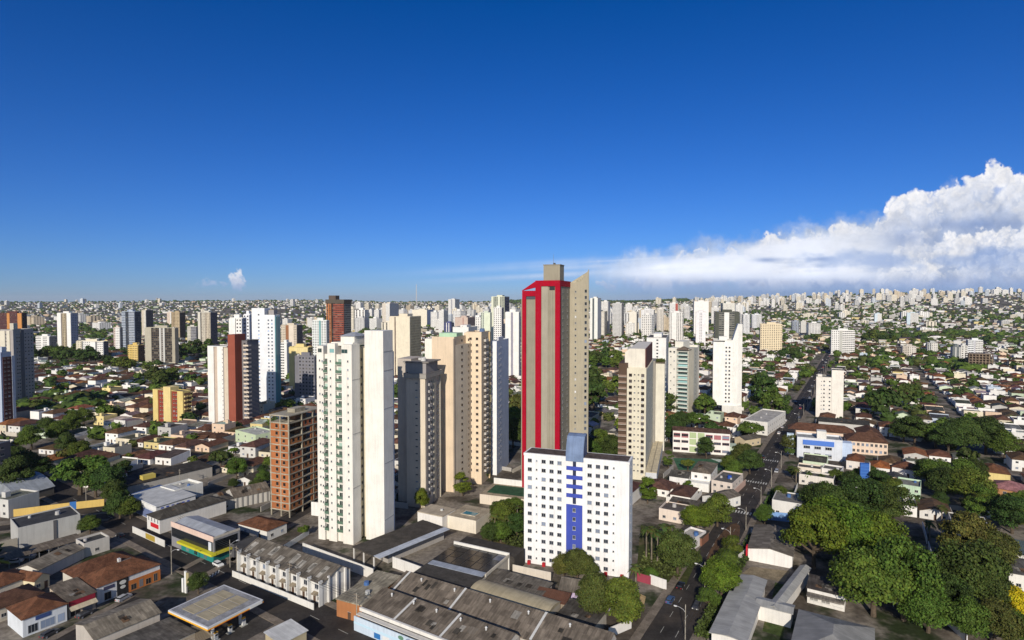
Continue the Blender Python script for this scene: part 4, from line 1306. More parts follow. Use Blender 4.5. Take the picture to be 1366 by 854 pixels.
WH = (.82, .81, .79); CR = (.76, .70, .56); GY = (.45, .45, .46); FW, FB, FC, FL, PW = 'facade_window', 'facade_band', 'facade_column', 'facade_balcony', 'painted_wall'
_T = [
 # label, xl, xr, yt, yb, xs, front, side, rot; dark flanks and recesses hold shade in their colour
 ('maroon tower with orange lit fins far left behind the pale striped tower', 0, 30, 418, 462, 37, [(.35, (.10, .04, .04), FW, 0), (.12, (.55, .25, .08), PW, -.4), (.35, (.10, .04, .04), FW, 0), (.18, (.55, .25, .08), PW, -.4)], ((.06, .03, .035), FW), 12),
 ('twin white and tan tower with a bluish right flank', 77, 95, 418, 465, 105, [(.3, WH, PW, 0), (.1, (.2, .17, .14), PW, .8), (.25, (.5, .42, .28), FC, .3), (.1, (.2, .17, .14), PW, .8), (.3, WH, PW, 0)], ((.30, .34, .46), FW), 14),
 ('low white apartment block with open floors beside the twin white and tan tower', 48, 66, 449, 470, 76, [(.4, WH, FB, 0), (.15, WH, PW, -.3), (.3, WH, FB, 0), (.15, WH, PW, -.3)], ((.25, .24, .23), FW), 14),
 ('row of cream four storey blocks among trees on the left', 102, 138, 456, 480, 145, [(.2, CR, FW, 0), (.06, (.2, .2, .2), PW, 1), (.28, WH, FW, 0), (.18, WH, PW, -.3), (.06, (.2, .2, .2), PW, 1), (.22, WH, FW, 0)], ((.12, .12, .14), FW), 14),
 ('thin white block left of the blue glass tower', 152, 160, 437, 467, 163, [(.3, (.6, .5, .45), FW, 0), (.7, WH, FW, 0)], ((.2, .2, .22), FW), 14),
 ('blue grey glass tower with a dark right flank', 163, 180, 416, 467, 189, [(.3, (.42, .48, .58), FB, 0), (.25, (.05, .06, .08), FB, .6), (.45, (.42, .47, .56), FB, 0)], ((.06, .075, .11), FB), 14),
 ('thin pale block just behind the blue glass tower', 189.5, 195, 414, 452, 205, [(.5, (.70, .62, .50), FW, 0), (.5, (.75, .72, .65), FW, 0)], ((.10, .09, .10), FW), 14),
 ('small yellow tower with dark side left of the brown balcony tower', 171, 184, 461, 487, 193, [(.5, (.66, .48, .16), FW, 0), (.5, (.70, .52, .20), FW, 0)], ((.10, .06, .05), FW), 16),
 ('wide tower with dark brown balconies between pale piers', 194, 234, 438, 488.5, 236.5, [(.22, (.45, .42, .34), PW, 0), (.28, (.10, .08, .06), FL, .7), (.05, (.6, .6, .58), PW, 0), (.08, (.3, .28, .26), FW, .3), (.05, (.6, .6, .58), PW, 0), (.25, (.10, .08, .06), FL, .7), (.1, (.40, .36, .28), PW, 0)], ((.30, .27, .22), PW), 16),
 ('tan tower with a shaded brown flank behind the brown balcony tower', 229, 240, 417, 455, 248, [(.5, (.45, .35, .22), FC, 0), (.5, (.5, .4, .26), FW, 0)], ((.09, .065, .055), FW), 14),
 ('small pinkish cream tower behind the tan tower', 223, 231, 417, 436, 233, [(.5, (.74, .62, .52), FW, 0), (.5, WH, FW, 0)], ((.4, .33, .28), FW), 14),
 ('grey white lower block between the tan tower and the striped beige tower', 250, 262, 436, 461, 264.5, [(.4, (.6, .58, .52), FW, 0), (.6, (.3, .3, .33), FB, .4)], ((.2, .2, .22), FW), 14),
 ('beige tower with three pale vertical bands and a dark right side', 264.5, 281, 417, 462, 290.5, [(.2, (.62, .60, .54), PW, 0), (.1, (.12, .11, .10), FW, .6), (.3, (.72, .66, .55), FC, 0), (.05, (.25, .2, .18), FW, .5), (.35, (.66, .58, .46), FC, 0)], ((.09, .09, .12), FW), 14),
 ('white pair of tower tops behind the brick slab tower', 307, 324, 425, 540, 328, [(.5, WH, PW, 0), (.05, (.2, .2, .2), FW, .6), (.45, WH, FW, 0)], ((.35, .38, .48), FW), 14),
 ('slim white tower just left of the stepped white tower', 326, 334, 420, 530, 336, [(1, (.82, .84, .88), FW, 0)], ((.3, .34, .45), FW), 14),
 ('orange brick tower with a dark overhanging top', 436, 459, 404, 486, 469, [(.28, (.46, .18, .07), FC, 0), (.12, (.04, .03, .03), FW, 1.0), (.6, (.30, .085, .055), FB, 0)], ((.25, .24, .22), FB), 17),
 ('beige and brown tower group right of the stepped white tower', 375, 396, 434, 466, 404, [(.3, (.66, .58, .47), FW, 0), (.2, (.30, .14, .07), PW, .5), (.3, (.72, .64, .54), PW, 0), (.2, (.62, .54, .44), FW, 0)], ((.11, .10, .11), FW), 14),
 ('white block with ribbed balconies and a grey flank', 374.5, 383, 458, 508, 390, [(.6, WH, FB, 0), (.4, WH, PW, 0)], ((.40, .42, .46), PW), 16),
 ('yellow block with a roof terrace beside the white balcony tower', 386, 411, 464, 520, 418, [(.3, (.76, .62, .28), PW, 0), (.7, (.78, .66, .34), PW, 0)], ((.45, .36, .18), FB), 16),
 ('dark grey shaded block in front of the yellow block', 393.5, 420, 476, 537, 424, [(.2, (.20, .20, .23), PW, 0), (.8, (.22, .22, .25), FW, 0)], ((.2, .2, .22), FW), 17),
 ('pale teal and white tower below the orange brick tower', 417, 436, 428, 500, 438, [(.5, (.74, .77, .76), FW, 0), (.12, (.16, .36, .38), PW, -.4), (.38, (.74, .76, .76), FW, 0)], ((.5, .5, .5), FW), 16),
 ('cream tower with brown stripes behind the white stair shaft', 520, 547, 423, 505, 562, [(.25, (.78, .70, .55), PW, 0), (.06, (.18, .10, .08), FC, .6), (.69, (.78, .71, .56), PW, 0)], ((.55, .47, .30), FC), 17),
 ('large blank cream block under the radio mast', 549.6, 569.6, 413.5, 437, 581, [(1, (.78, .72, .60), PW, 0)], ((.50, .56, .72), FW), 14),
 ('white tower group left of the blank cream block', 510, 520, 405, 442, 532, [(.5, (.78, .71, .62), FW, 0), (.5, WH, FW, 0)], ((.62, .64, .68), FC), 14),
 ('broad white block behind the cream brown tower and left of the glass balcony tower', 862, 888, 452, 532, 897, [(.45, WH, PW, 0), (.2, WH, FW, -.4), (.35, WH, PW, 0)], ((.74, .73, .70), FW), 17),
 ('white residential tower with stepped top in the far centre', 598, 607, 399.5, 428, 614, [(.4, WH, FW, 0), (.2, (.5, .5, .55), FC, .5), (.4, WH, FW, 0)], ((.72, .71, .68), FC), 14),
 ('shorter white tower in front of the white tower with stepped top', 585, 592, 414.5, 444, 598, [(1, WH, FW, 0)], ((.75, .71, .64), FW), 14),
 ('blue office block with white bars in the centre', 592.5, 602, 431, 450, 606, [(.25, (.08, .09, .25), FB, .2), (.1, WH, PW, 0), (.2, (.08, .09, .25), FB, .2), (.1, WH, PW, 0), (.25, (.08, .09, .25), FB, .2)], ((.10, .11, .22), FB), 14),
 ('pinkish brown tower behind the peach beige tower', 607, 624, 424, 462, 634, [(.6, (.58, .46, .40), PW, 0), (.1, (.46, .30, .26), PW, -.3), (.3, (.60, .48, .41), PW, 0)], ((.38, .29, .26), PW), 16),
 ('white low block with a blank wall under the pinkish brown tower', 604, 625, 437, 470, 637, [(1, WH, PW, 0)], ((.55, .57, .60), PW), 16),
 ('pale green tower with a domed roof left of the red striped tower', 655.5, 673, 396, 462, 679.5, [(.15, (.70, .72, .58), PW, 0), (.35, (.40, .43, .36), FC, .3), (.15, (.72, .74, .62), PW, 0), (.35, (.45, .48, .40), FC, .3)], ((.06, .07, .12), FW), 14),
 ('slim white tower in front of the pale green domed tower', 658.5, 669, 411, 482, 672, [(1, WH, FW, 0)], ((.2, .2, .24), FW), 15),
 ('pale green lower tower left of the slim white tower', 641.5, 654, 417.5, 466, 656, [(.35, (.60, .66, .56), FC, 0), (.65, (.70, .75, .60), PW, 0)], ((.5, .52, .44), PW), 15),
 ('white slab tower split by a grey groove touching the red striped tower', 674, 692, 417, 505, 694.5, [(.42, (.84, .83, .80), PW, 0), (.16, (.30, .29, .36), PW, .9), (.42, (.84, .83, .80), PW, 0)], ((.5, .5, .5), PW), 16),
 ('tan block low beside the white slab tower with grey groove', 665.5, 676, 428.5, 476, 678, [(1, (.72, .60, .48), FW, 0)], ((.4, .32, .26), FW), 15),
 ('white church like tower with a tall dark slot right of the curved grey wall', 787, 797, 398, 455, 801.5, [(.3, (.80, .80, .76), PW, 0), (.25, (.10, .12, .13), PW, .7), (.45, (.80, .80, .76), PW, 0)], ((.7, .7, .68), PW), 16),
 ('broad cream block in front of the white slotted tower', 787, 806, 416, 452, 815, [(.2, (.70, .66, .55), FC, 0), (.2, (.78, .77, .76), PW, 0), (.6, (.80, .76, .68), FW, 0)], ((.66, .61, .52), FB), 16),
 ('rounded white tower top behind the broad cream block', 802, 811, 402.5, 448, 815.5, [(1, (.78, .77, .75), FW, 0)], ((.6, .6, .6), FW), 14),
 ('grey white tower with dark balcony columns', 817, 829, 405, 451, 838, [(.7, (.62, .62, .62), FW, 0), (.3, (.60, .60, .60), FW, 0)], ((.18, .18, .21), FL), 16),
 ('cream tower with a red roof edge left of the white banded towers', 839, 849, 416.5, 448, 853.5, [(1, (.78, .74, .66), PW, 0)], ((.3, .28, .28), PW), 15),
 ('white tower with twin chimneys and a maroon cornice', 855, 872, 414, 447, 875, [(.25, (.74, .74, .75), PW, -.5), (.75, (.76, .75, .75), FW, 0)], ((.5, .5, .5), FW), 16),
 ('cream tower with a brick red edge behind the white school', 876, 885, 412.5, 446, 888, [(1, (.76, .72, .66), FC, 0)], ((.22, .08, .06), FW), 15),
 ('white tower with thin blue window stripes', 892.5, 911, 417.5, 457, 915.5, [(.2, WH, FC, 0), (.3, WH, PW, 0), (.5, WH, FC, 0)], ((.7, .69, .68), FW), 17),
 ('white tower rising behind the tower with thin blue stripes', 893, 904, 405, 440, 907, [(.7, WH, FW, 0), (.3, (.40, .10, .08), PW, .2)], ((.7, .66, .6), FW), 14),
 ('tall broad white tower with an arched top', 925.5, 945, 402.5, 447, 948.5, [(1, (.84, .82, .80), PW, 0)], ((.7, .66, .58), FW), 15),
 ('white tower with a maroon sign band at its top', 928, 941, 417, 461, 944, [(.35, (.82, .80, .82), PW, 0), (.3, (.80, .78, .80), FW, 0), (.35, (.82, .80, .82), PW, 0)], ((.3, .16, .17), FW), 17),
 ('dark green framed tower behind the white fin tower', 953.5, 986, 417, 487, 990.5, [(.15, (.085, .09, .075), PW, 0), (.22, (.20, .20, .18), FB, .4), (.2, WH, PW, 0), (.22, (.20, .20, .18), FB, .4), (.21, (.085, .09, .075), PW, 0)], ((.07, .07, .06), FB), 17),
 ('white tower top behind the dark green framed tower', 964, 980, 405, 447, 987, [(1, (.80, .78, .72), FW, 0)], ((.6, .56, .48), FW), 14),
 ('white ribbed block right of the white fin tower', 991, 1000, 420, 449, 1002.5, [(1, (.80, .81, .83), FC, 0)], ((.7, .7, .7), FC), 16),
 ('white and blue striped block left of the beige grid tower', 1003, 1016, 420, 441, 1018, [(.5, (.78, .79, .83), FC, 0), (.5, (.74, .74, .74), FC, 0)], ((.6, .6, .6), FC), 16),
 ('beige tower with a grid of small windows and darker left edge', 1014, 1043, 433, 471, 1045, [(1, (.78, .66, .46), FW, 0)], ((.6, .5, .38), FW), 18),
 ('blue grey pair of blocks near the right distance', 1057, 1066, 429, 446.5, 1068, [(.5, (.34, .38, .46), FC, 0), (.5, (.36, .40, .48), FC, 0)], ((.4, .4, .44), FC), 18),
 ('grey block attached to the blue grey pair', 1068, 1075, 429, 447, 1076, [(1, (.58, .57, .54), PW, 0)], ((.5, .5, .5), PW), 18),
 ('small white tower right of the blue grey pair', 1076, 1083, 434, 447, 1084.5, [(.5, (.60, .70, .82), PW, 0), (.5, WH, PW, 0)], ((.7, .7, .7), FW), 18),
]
for L, xl, xr, yt, yb, xs, fr, sd, rt in _T:
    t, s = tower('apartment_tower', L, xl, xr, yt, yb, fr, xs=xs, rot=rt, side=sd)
    if 'overhanging' in L:
        m = MB(); m.box(-.8, s.w + 1.2, -.8, s.d, s.h - 1, s.h + 4.5, 'painted_wall', (.10, .085, .07)); m.box(s.w * .1, s.w * .5, 2, s.d * .6, s.h + 4.5, s.h + 10, 'painted_wall', (.12, .09, .075)); m.build('overhanging_top', t)
_TL = [
 ('twin white tower with a brown roof line on the right', 1108.5, 1140, 441, 473, [(.35, WH, FW, 0), (.12, (.50, .50, .47), PW, -.4), (.53, WH, FB, 0)], 24),
 ('slim white tower with a bluish edge far right', 1166.5, 1176, 418.5, 434, [(.4, (.60, .70, .78), PW, 0), (.6, WH, FW, 0)], 24),
 ('grey stone block far right of the slim white tower', 1186, 1198, 420.5, 431, [(1, (.50, .49, .46), FW, 0)], 24),
 ('white ribbed tower far right with a blue edge', 1209.5, 1225, 417.5, 436, [(.3, (.55, .66, .74), PW, 0), (.7, WH, FC, 0)], 26),
 ('beige tower with two dark slots right of the white ribbed tower', 1230.5, 1243.5, 417.5, 430, [(.35, (.70, .64, .52), PW, 0), (.15, (.2, .18, .15), PW, .8), (.1, (.7, .64, .52), PW, 0), (.15, (.2, .18, .15), PW, .8), (.25, (.66, .6, .48), PW, 0)], 26),
 ('tan tower near the right edge on the far hill', 1355, 1362, 398.5, 409, [(1, (.62, .52, .38), FW, 0)], 26),
 ('grey apartment block with dark slots left of the white towers on the right', 1270.5, 1281, 463, 482, [(.3, (.16, .18, .19), PW, .5), (.2, (.5, .5, .48), PW, 0), (.3, (.16, .18, .19), PW, .5), (.2, (.5, .5, .48), PW, 0)], 26),
 ('plain pale block joined to the grey slotted apartment block', 1281.5, 1290.5, 461.5, 481.5, [(1, (.66, .65, .62), FW, 0)], 26),
 ('pair of white towers behind the concrete shell on the right', 1291, 1311, 454, 474, [(.4, (.80, .82, .84), FB, 0), (.1, (.5, .5, .55), PW, .5), (.5, WH, FB, 0)], 26),
 ('small grey and white block far right in front of low roofs', 1237, 1251, 457.5, 471, [(.4, (.45, .46, .45), FC, 0), (.6, (.72, .70, .66), FW, 0)], 26),
 ('beige low block pair on the right beyond the trees', 1204, 1222, 462, 474, [(.5, (.55, .50, .44), FW, 0), (.5, (.70, .66, .60), FW, 0)], 26),
]
for L, xl, xr, yt, yb, fr, rt in _TL:
    tower('apartment_tower', L, xl, xr, yt, yb, fr, rot=rt, left=True, side=((.45, .47, .52), 'facade_window'))

def right_white_block():
    s = siteL(1088, 556, 27, xr=1124.5, d=13, yt=503)
    t = root_at(s, 'apartment_block', 'plain cream white block with a taller right part standing alone over low houses', 'apartment block')
    w, d, h = s.w, s.d, s.h; xa = fx(s, 1108.5); h2 = fz(s, 494.5, xa)
    c = (.80, .76, .70)
    wl = MB(); wl.box(0, xa, 0, d, 0, h, 'painted_wall', c); wl.box(xa, w, -.4, d, 0, h2, 'painted_wall', c); wl.build('wall', t)
    rf = MB(); roof_slab(rf, 0, xa, 0, d, h + .01, .5, wall=(.5, .48, .45)); roof_slab(rf, xa, w, 0, d, h2 + .01, .4, wall=c); rf.box(1, 4, 4, 9, h, h + 1.6, 'painted_wall', c); rf.build('roof', t)
    rp = Repeat(t, 'window'); A = win(1.1, 1.0, (.35, .33, .3), GL, True, 0); S = win(.6, .6, (.35, .33, .3), GL, True, 0); z = h - 3.4
    while z > 1:
        for q in (.35, .52, .88): rp.add(A if q > .5 else S, (xa * q, 0, z))
        rp.add(A, (0, d * .3, z), R(-90)); rp.add(A, (0, d * .7, z), R(-90)); z -= 3.0
    rp.done()
right_white_block()

def shell_building():
    s = siteL(1292, 492, 26, xr=1325, d=18, yt=472)
    t = root_at(s, 'unfinished_building', 'brown open concrete shell with bare floors on the right', 'building')
    fr = MB(); n = 6; w, d, h = s.w, s.d, s.h
    for k in range(1, n + 1): fr.box(0, w, 0, d, h * k / n - .6, h * k / n, 'concrete', (.26, .20, .15))
    for i in range(8):
        for y in (0, d - .6): fr.box(w * i / 7.3, w * i / 7.3 + .6, y + .02, y + .6, 0, h - .6, 'concrete', (.32, .24, .17))
    fr.build('concrete_frame', t)
    co = MB(); co.box(2, w - 2, 3, d - 3, 0, h - .7, 'painted_wall', (.10, .07, .055)); co.build('dark_core', t)  # core coloured dark for the shade between the bare floors
shell_building()

def radio_mast():
    p = G(555.5, 404.5); P = Vector((-560, 3200, 0)); P.x = (555.5 - 683) / F * 3200; P.z = terrain(P.x, P.y)
    t = thing('radio_mast', 'thin lattice radio mast rising above the far skyline left of centre', 'mast', P)
    h = z_at(P, 379.5) - P.z; m = MB()
    for k in range(3):
        a = k * 2.094; m.tube([(7 * math.cos(a), 7 * math.sin(a), 0), (2.0 * math.cos(a), 2.0 * math.sin(a), h * .55), (.8 * math.cos(a), .8 * math.sin(a), h)], [.8, .7, .5], 'plain_paint', (.62, .58, .55), 5)
    for i in range(16):
        q = i / 16; r_ = 7 - 5.5 * min(1, q * 1.6); z = h * q
        for k in range(3):
            a, b = k * 2.094, (k + 1) * 2.094; z2 = h * (i + 1) / 16
            m.tube([(r_ * math.cos(a), r_ * math.sin(a), z), (r_ * .93 * math.cos(b), r_ * .93 * math.sin(b), z2)], [.4, .4], 'plain_paint', (.6, .55, .52), 4)
    m.build('lattice', t)
radio_mast()

# ================================================================== low buildings of the foreground
FIB = (.185, .155, .126); FIBL = (.255, .225, .185); TILE = (.155, .068, .036); TILED = (.10, .052, .034); DARK = (.045, .042, .040); STEEL = (.40, .42, .44)
def edge_site(A, B, z, depth=None, C=None):
    """footprint from two roof corners seen at height z (left, right) and a depth away from the camera (negative: towards it)"""
    a, b = G(*A, z), G(*B, z)
    dirv = b - a; s = Site(); s.w = math.hypot(dirv.x, dirv.y)
    s.rot = math.degrees(math.atan2(-dirv.y, dirv.x)); s.u, s.v = U(s.rot), V(s.rot)
    if C is not None: depth = (G(*C, z) - b).dot(s.v)
    O = Vector((a.x, a.y, 0))
    if depth < 0: O = O + s.v * depth; depth = -depth
    s.d = depth; s.O = O; s.h = z; s.R = O + s.u * s.w
    return s
DOOR = (.10, .06, .04)
def door_mb(w=1.0, h=2.1, col=DOOR):
    mb = MB(); mb.box(-w/2, w/2, -.06, 0, 0, h, 'plain_paint', col); mb.box(-w/2-.08, w/2+.08, -.04, 0, h, h+.08, 'plain_paint', (.4, .4, .38), bottom=False); return mb
SMALLWIN = win(1.3, 1.1, (.5, .48, .45), GL, True, 1)
def low(name, label, cat, A, B, z, depth=None, C=None, wall=WHITE, roof='gable', axis='x', rmat='fibre_cement', rcol=FIB, rise=1.8, over=.35, hip=None, wins=3, floors=1, par=.7, door=True, side=True, seed=0, group=None, base=0.0):
    s = edge_site(A, B, z, depth, C)
    t = root_at(s, name, label, cat, group)
    w, d, h = s.w, s.d, s.h
    wl = MB()
    if roof == 'gable':
        if axis == 'x':
            wl.box(0, w, 0, d, base, h, 'painted_wall', wall)
            for x in (0, w): wl.face([(x, 0, h), (x, d, h), (x, d / 2, h + rise)], 'painted_wall', wall)
        else:
            wl.box(0, w, 0, d, base, h, 'painted_wall', wall)
            for y in (0, d): wl.face([(0, y, h), (w, y, h), (w / 2, y, h + rise)], 'painted_wall', wall)
    elif roof == 'mono':
        wl.prism([(0, 0), (w, 0), (w, d), (0, d)], base, lambda x, y: h + rise * y / d - .05, 'painted_wall', wall)
    else:
        wl.box(0, w, 0, d, base, h, 'painted_wall', wall)
    wl.build('wall', t)
    rf = MB()
    if roof == 'gable': rf.gable(0, w, 0, d, h + .06, rise, rmat, rcol, axis, over, .14)
    elif roof == 'hip': rf.gable(0, w, 0, d, h + .06, rise, rmat, rcol, 'x' if w >= d else 'y', over, .14, hip if hip else min(w, d) / 2)
    elif roof == 'flat': roof_slab(rf, 0, w, 0, d, h + .01, par, wall=wall, floor=rcol)
    elif roof == 'deck': rf.box(-over, w + over, -over, d + over, h, h + .35, rmat, rcol)
    elif roof == 'mono':
        o = over; sl = rise / d
        for dz in (0, .16): rf.face([(-o, -o, h + .16 - dz - o * sl), (w + o, -o, h + .16 - dz - o * sl), (w + o, d + o, h + .16 - dz + rise + o * sl), (-o, d + o, h + .16 - dz + rise + o * sl)], rmat, rcol)
        rf.face([(-o, -o, h - o * sl), (w + o, -o, h - o * sl), (w + o, -o, h + .16 - o * sl), (-o, -o, h + .16 - o * sl)], rmat, rcol)
    elif roof == 'vault':
        n = 10; L = d if axis == 'x' else w
        pr = []
        for k in range(n + 1):
            q = k / n; pr.append((q * (L + 2 * over) - over, h + .05 + rise * 4 * q * (1 - q)))
        for (p, za), (q, zb) in zip(pr[:-1], pr[1:]):
            if axis == 'x': rf.face([(-over, p, za), (w + over, p, za), (w + over, q, zb), (-over, q, zb)], rmat, rcol)
            else: rf.face([(q, -over, zb), (q, d + over, zb), (p, d + over, za), (p, -over, za)], rmat, rcol)
        for e in ((0, w) if axis == 'x' else (0, d)):
            pts = [(e, a, b - .1) if axis == 'x' else (a, e, b - .1) for a, b in pr]
            rf.face(pts, rmat, tuple(q * .8 for q in rcol))
    ro = rf.build('roof', t)
    rr = random.Random(int(A[0] * 3 + A[1]))
    if roof in ('flat', 'deck'):
        for k in range(1 + (w * d > 120)):
            m = MB(); q = rr.uniform(.5, .9); x, y = w * rr.uniform(.2, .8), d * rr.uniform(.3, .8); m.tube([(x, y, h), (x, y, h + q * 1.5)], [q, q * .85], 'plain_paint', rr.choice([(.06, .14, .34), (.42, .41, .4), (.5, .5, .48)]), 10); m.build('water_tank', ro)
    elif roof != 'vault' and rmat == 'fibre_cement' and w * d > 50:
        sl = (rise / (d / 2) if roof in ('gable', 'hip') and axis == 'x' else rise / d if roof == 'mono' else 0)
        if sl > 0:
            for k in range(5):
                a, b = rr.uniform(.9, 2.2), rr.uniform(1.0, 2.2); x0, y0 = rr.uniform(w * .2, w * .8 - a), rr.uniform(.1 * d, .42 * d - b * .5); z0 = h + (.20 if roof == 'gable' else .24); tone = rr.choice([(.36, .34, .31), (.07, .06, .052), (.26, .16, .10), (.11, .10, .09)])
                if y0 + b > d * .46 and roof != 'mono': continue
                m = MB(); m.face([(x0, y0, z0 + sl * y0), (x0 + a, y0, z0 + sl * y0), (x0 + a, y0 + b, z0 + sl * (y0 + b)), (x0, y0 + b, z0 + sl * (y0 + b))], 'fibre_cement', tone); m.build('roof_patch', ro)
    if wins or door:
        rp = Repeat(t, 'window'); fh = (h - base) / floors
        n = wins
        for f in range(floors):
            for k in range(n):
                if door and f == 0 and k == n // 2: continue
                rp.add(SMALLWIN, (w * (k + .5) / n, 0, base + f * fh + min(1.1, fh * .35)))
            if side:
                m_ = max(1, int(d / 4.5))
                for k in range(m_): rp.add(SMALLWIN, (w, d * (k + .5) / m_, base + f * fh + min(1.1, fh * .35)), R(90))
        rp.done()
        if door: door_mb().build('door', t, (w * (n // 2 + .5) / max(1, n), 0, base))
    return t, s

def text_obj(name, body, parent, loc, rot_x, rot_z, size, mat, col, depth=.02, align='CENTER'):
    cu = bpy.data.curves.new(name, 'FONT'); cu.body = body; cu.size = size; cu.extrude = depth; cu.align_x = align
    tmp = bpy.data.objects.new(name, cu); COL.objects.link(tmp)
    dg = bpy.context.evaluated_depsgraph_get(); dg.update()
    me = bpy.data.meshes.new_from_object(tmp.evaluated_get(dg))
    bpy.data.objects.remove(tmp)
    me.materials.clear(); me.materials.append(MATS[mat])
    at = me.attributes.new('Col', 'FLOAT_COLOR', 'CORNER')
    at.data.foreach_set('color', np.tile(np.array((*col, 1), np.float32), len(me.loops)))
    o = put(name, me, parent, loc); o.rotation_euler = (rot_x, 0, rot_z)
    return o

# ---- shops on the left street
t, s = low('shop', 'white and pale blue corner shop with a brown hipped roof at the bottom left', 'shop', (30, 826), (89, 804.5), 5, 11, roof='hip', rmat='roof_tile', rcol=TILE, rise=2.2, wall=(.66, .70, .76), wins=0, door=False)
m = MB(); m.box(s.w*.28, s.w*.62, -.15, 0, 3.4, 4.4, 'plain_paint', (.04, .07, .20)); m.build('sign_board', t)
for q, ww in ((.22, 2.2), (.55, 3.2), (.86, 1.6)): win(ww, 2.2, (.4, .42, .45), (.04, .05, .07), False, 2).build('shop_window', t, (s.w * q, 0, .5))
t, s = low('shop', 'shop with a dark red sign board and a cream awning on the left street', 'shop', (91, 803), (127, 790), 4.8, 13, roof='mono', rise=.6, rcol=FIB, wall=(.50, .42, .34), wins=0, door=False)
m = MB(); m.box(.1, s.w - .1, -.3, 0, 3.4, 4.9, 'plain_paint', (.22, .012, .03)); m.build('sign_board', t)
m = MB(); m.face([(0, -.3, 3.3), (s.w, -.3, 3.3), (s.w, -1.9, 2.6), (0, -1.9, 2.6)], 'metal_sheet', (.55, .48, .34)); m.face([(0, -.3, 3.25), (s.w, -.3, 3.25), (s.w, -1.9, 2.55), (0, -1.9, 2.55)], 'metal_sheet', (.4, .35, .25)); m.build('awning', t)
for q in (.25, .7): win(2.4, 2.2, (.2, .2, .2), (.03, .03, .035), False, 1).build('shop_window', t, (s.w * q, 0, .2))
t, s = low('shop_row', 'corner row of shops under big brown tiled roofs with an orange end wall', 'shop row', (129, 783), (213, 752), 5.2, 11, roof='hip', rmat='roof_tile', rcol=TILE, rise=2.6, wall=(.62, .62, .64), wins=0, door=False, hip=5)
w = s.w
m = MB(); m.box(w*.30, w*.48, -.12, 0, 0, 5.0, 'plain_paint', (.02, .02, .022)); m.build('black_front', t)
m = MB(); m.box(w*.48, w + .1, -.14, 0, 0, 3.4, 'painted_wall', (.45, .15, .04)); m.box(w, w + .14, 0, 9, 0, 3.4, 'painted_wall', (.45, .15, .04)); m.build('orange_wall', t)
m = MB(); m.box(w*.10, w*.26, -.12, 0, 3.3, 4.3, 'plain_paint', (.05, .05, .10)); m.build('sign_board', t)
m = MB()
for zc, rr in ((3.8, .62), (2.4, .5)):
    m.prism([(w*.39 + 1.5 * rr * math.cos(k * .524), zc + rr * math.sin(k * .524)) for k in range(12)], 0, .05, 'plain_paint', (.55, .55, .52))
ob = m.build('round_logo', t, (0, -.13, 0)); ob.rotation_euler = (R(90), 0, 0)
for q, ww, hh in ((.16, 1.8, 2.2), (.56, 1.6, 1.8), (.68, 1.2, 2.4), (.80, 1.6, 1.8), (.92, 1.2, 2.4)): win(ww, hh, (.3, .2, .12), (.03, .03, .035), False, 1).build('shop_window', t, (w * q, -.14 if q > .5 else 0, .3))
s2 = Site(); s2.__dict__.update(s.__dict__)
m = MB(); m.box(w*.0, w*.95, 11, 22, 0, 4.6, 'painted_wall', (.6, .57, .5)); m.build('rear_wall', t)
m = MB(); m.gable(0, w*.95, 11.6, 22, 4.7, 2.5, 'roof_tile', (.135, .06, .034), 'x', .4, .14, 5); m.build('rear_roof', t)
m = MB(); m.box(w*.62, w*.86, 11.5, 16, 5.0, 5.2, 'concrete', (.14, .135, .13)); m.box(w*.64, w*.68, 12, 13, 5.2, 6.2, 'plain_paint', (.6, .6, .6)); m.build('roof_terrace', t)
keep_rect(s.O, s.rot, 0, s.w, 0, 24)
low('house', 'low house with a long dark brown tiled roof at the bottom left edge', 'house', (-14, 816), (58, 790), 4, 10, roof='hip', rmat='roof_tile', rcol=TILED, rise=2.0, wall=(.55, .5, .42), wins=2)
low('house', 'brown tiled house beside the garage strip at the left edge', 'house', (-10, 786), (42, 767), 4, 10, roof='hip', rmat='roof_tile', rcol=TILE, rise=2.0, wall=(.6, .56, .5), wins=2)
low('house', 'small cream house with a white gable behind the corner shop row', 'house', (46, 775), (66, 766), 3.6, 8, roof='gable', axis='y', rmat='roof_tile', rcol=TILE, rise=1.4, wall=(.74, .66, .46), wins=2)
low('garage_row', 'grey roofed shed row with skylight panels in front of the carport', 'shed', (52, 760), (112, 731), 3.6, 8, roof='gable', axis='x', rcol=FIBL, rise=1.3, wall=(.66, .63, .58), wins=0, door=False)
low('annex', 'small flat dark roofed annex behind the corner shop row', 'annex', (112, 728), (146, 718), 4.2, 7, roof='flat', rcol=(.07, .07, .07), wall=(.55, .53, .5), wins=1, door=False)
t, s = low('warehouse', 'warehouse with a blank light grey side wall at the left edge', 'warehouse', (24, 706), (107, 687), 7, 14, roof='flat', rcol=(.06, .06, .065), wall=(.46, .46, .45), wins=0, door=False, par=.4)
m = MB(); m.box(s.w*.55, s.w*.60, -.3, 0, 0, 7.2, 'painted_wall', (.10, .10, .11)); m.build('rain_channel', t)
m = MB(); m.box(-14, -.2, -.2, .1, 0, 4.0, 'painted_wall', (.36, .33, .28)); m.build('side_wall', t)
s = edge_site((-6, 752), (111, 719), 3.0, 6.5); t = root_at(s, 'carport', 'long carport roof with cars parked along it under the grey warehouse wall', 'carport')
m = MB()
for dz in (0, .15): m.face([(0, 0, 3 - dz), (s.w, 0, 3 - dz), (s.w, s.d, 3.5 - dz), (0, s.d, 3.5 - dz)], 'fibre_cement', FIB)
m.face([(0, 0, 2.85), (s.w, 0, 2.85), (s.w, 0, 3), (0, 0, 3)], 'fibre_cement', FIB); m.build('roof', t)
rp = Repeat(t, 'post'); pm = MB(); pm.box(-.08, .08, -.08, .08, 0, 2.9, 'plain_paint', (.3, .3, .3))
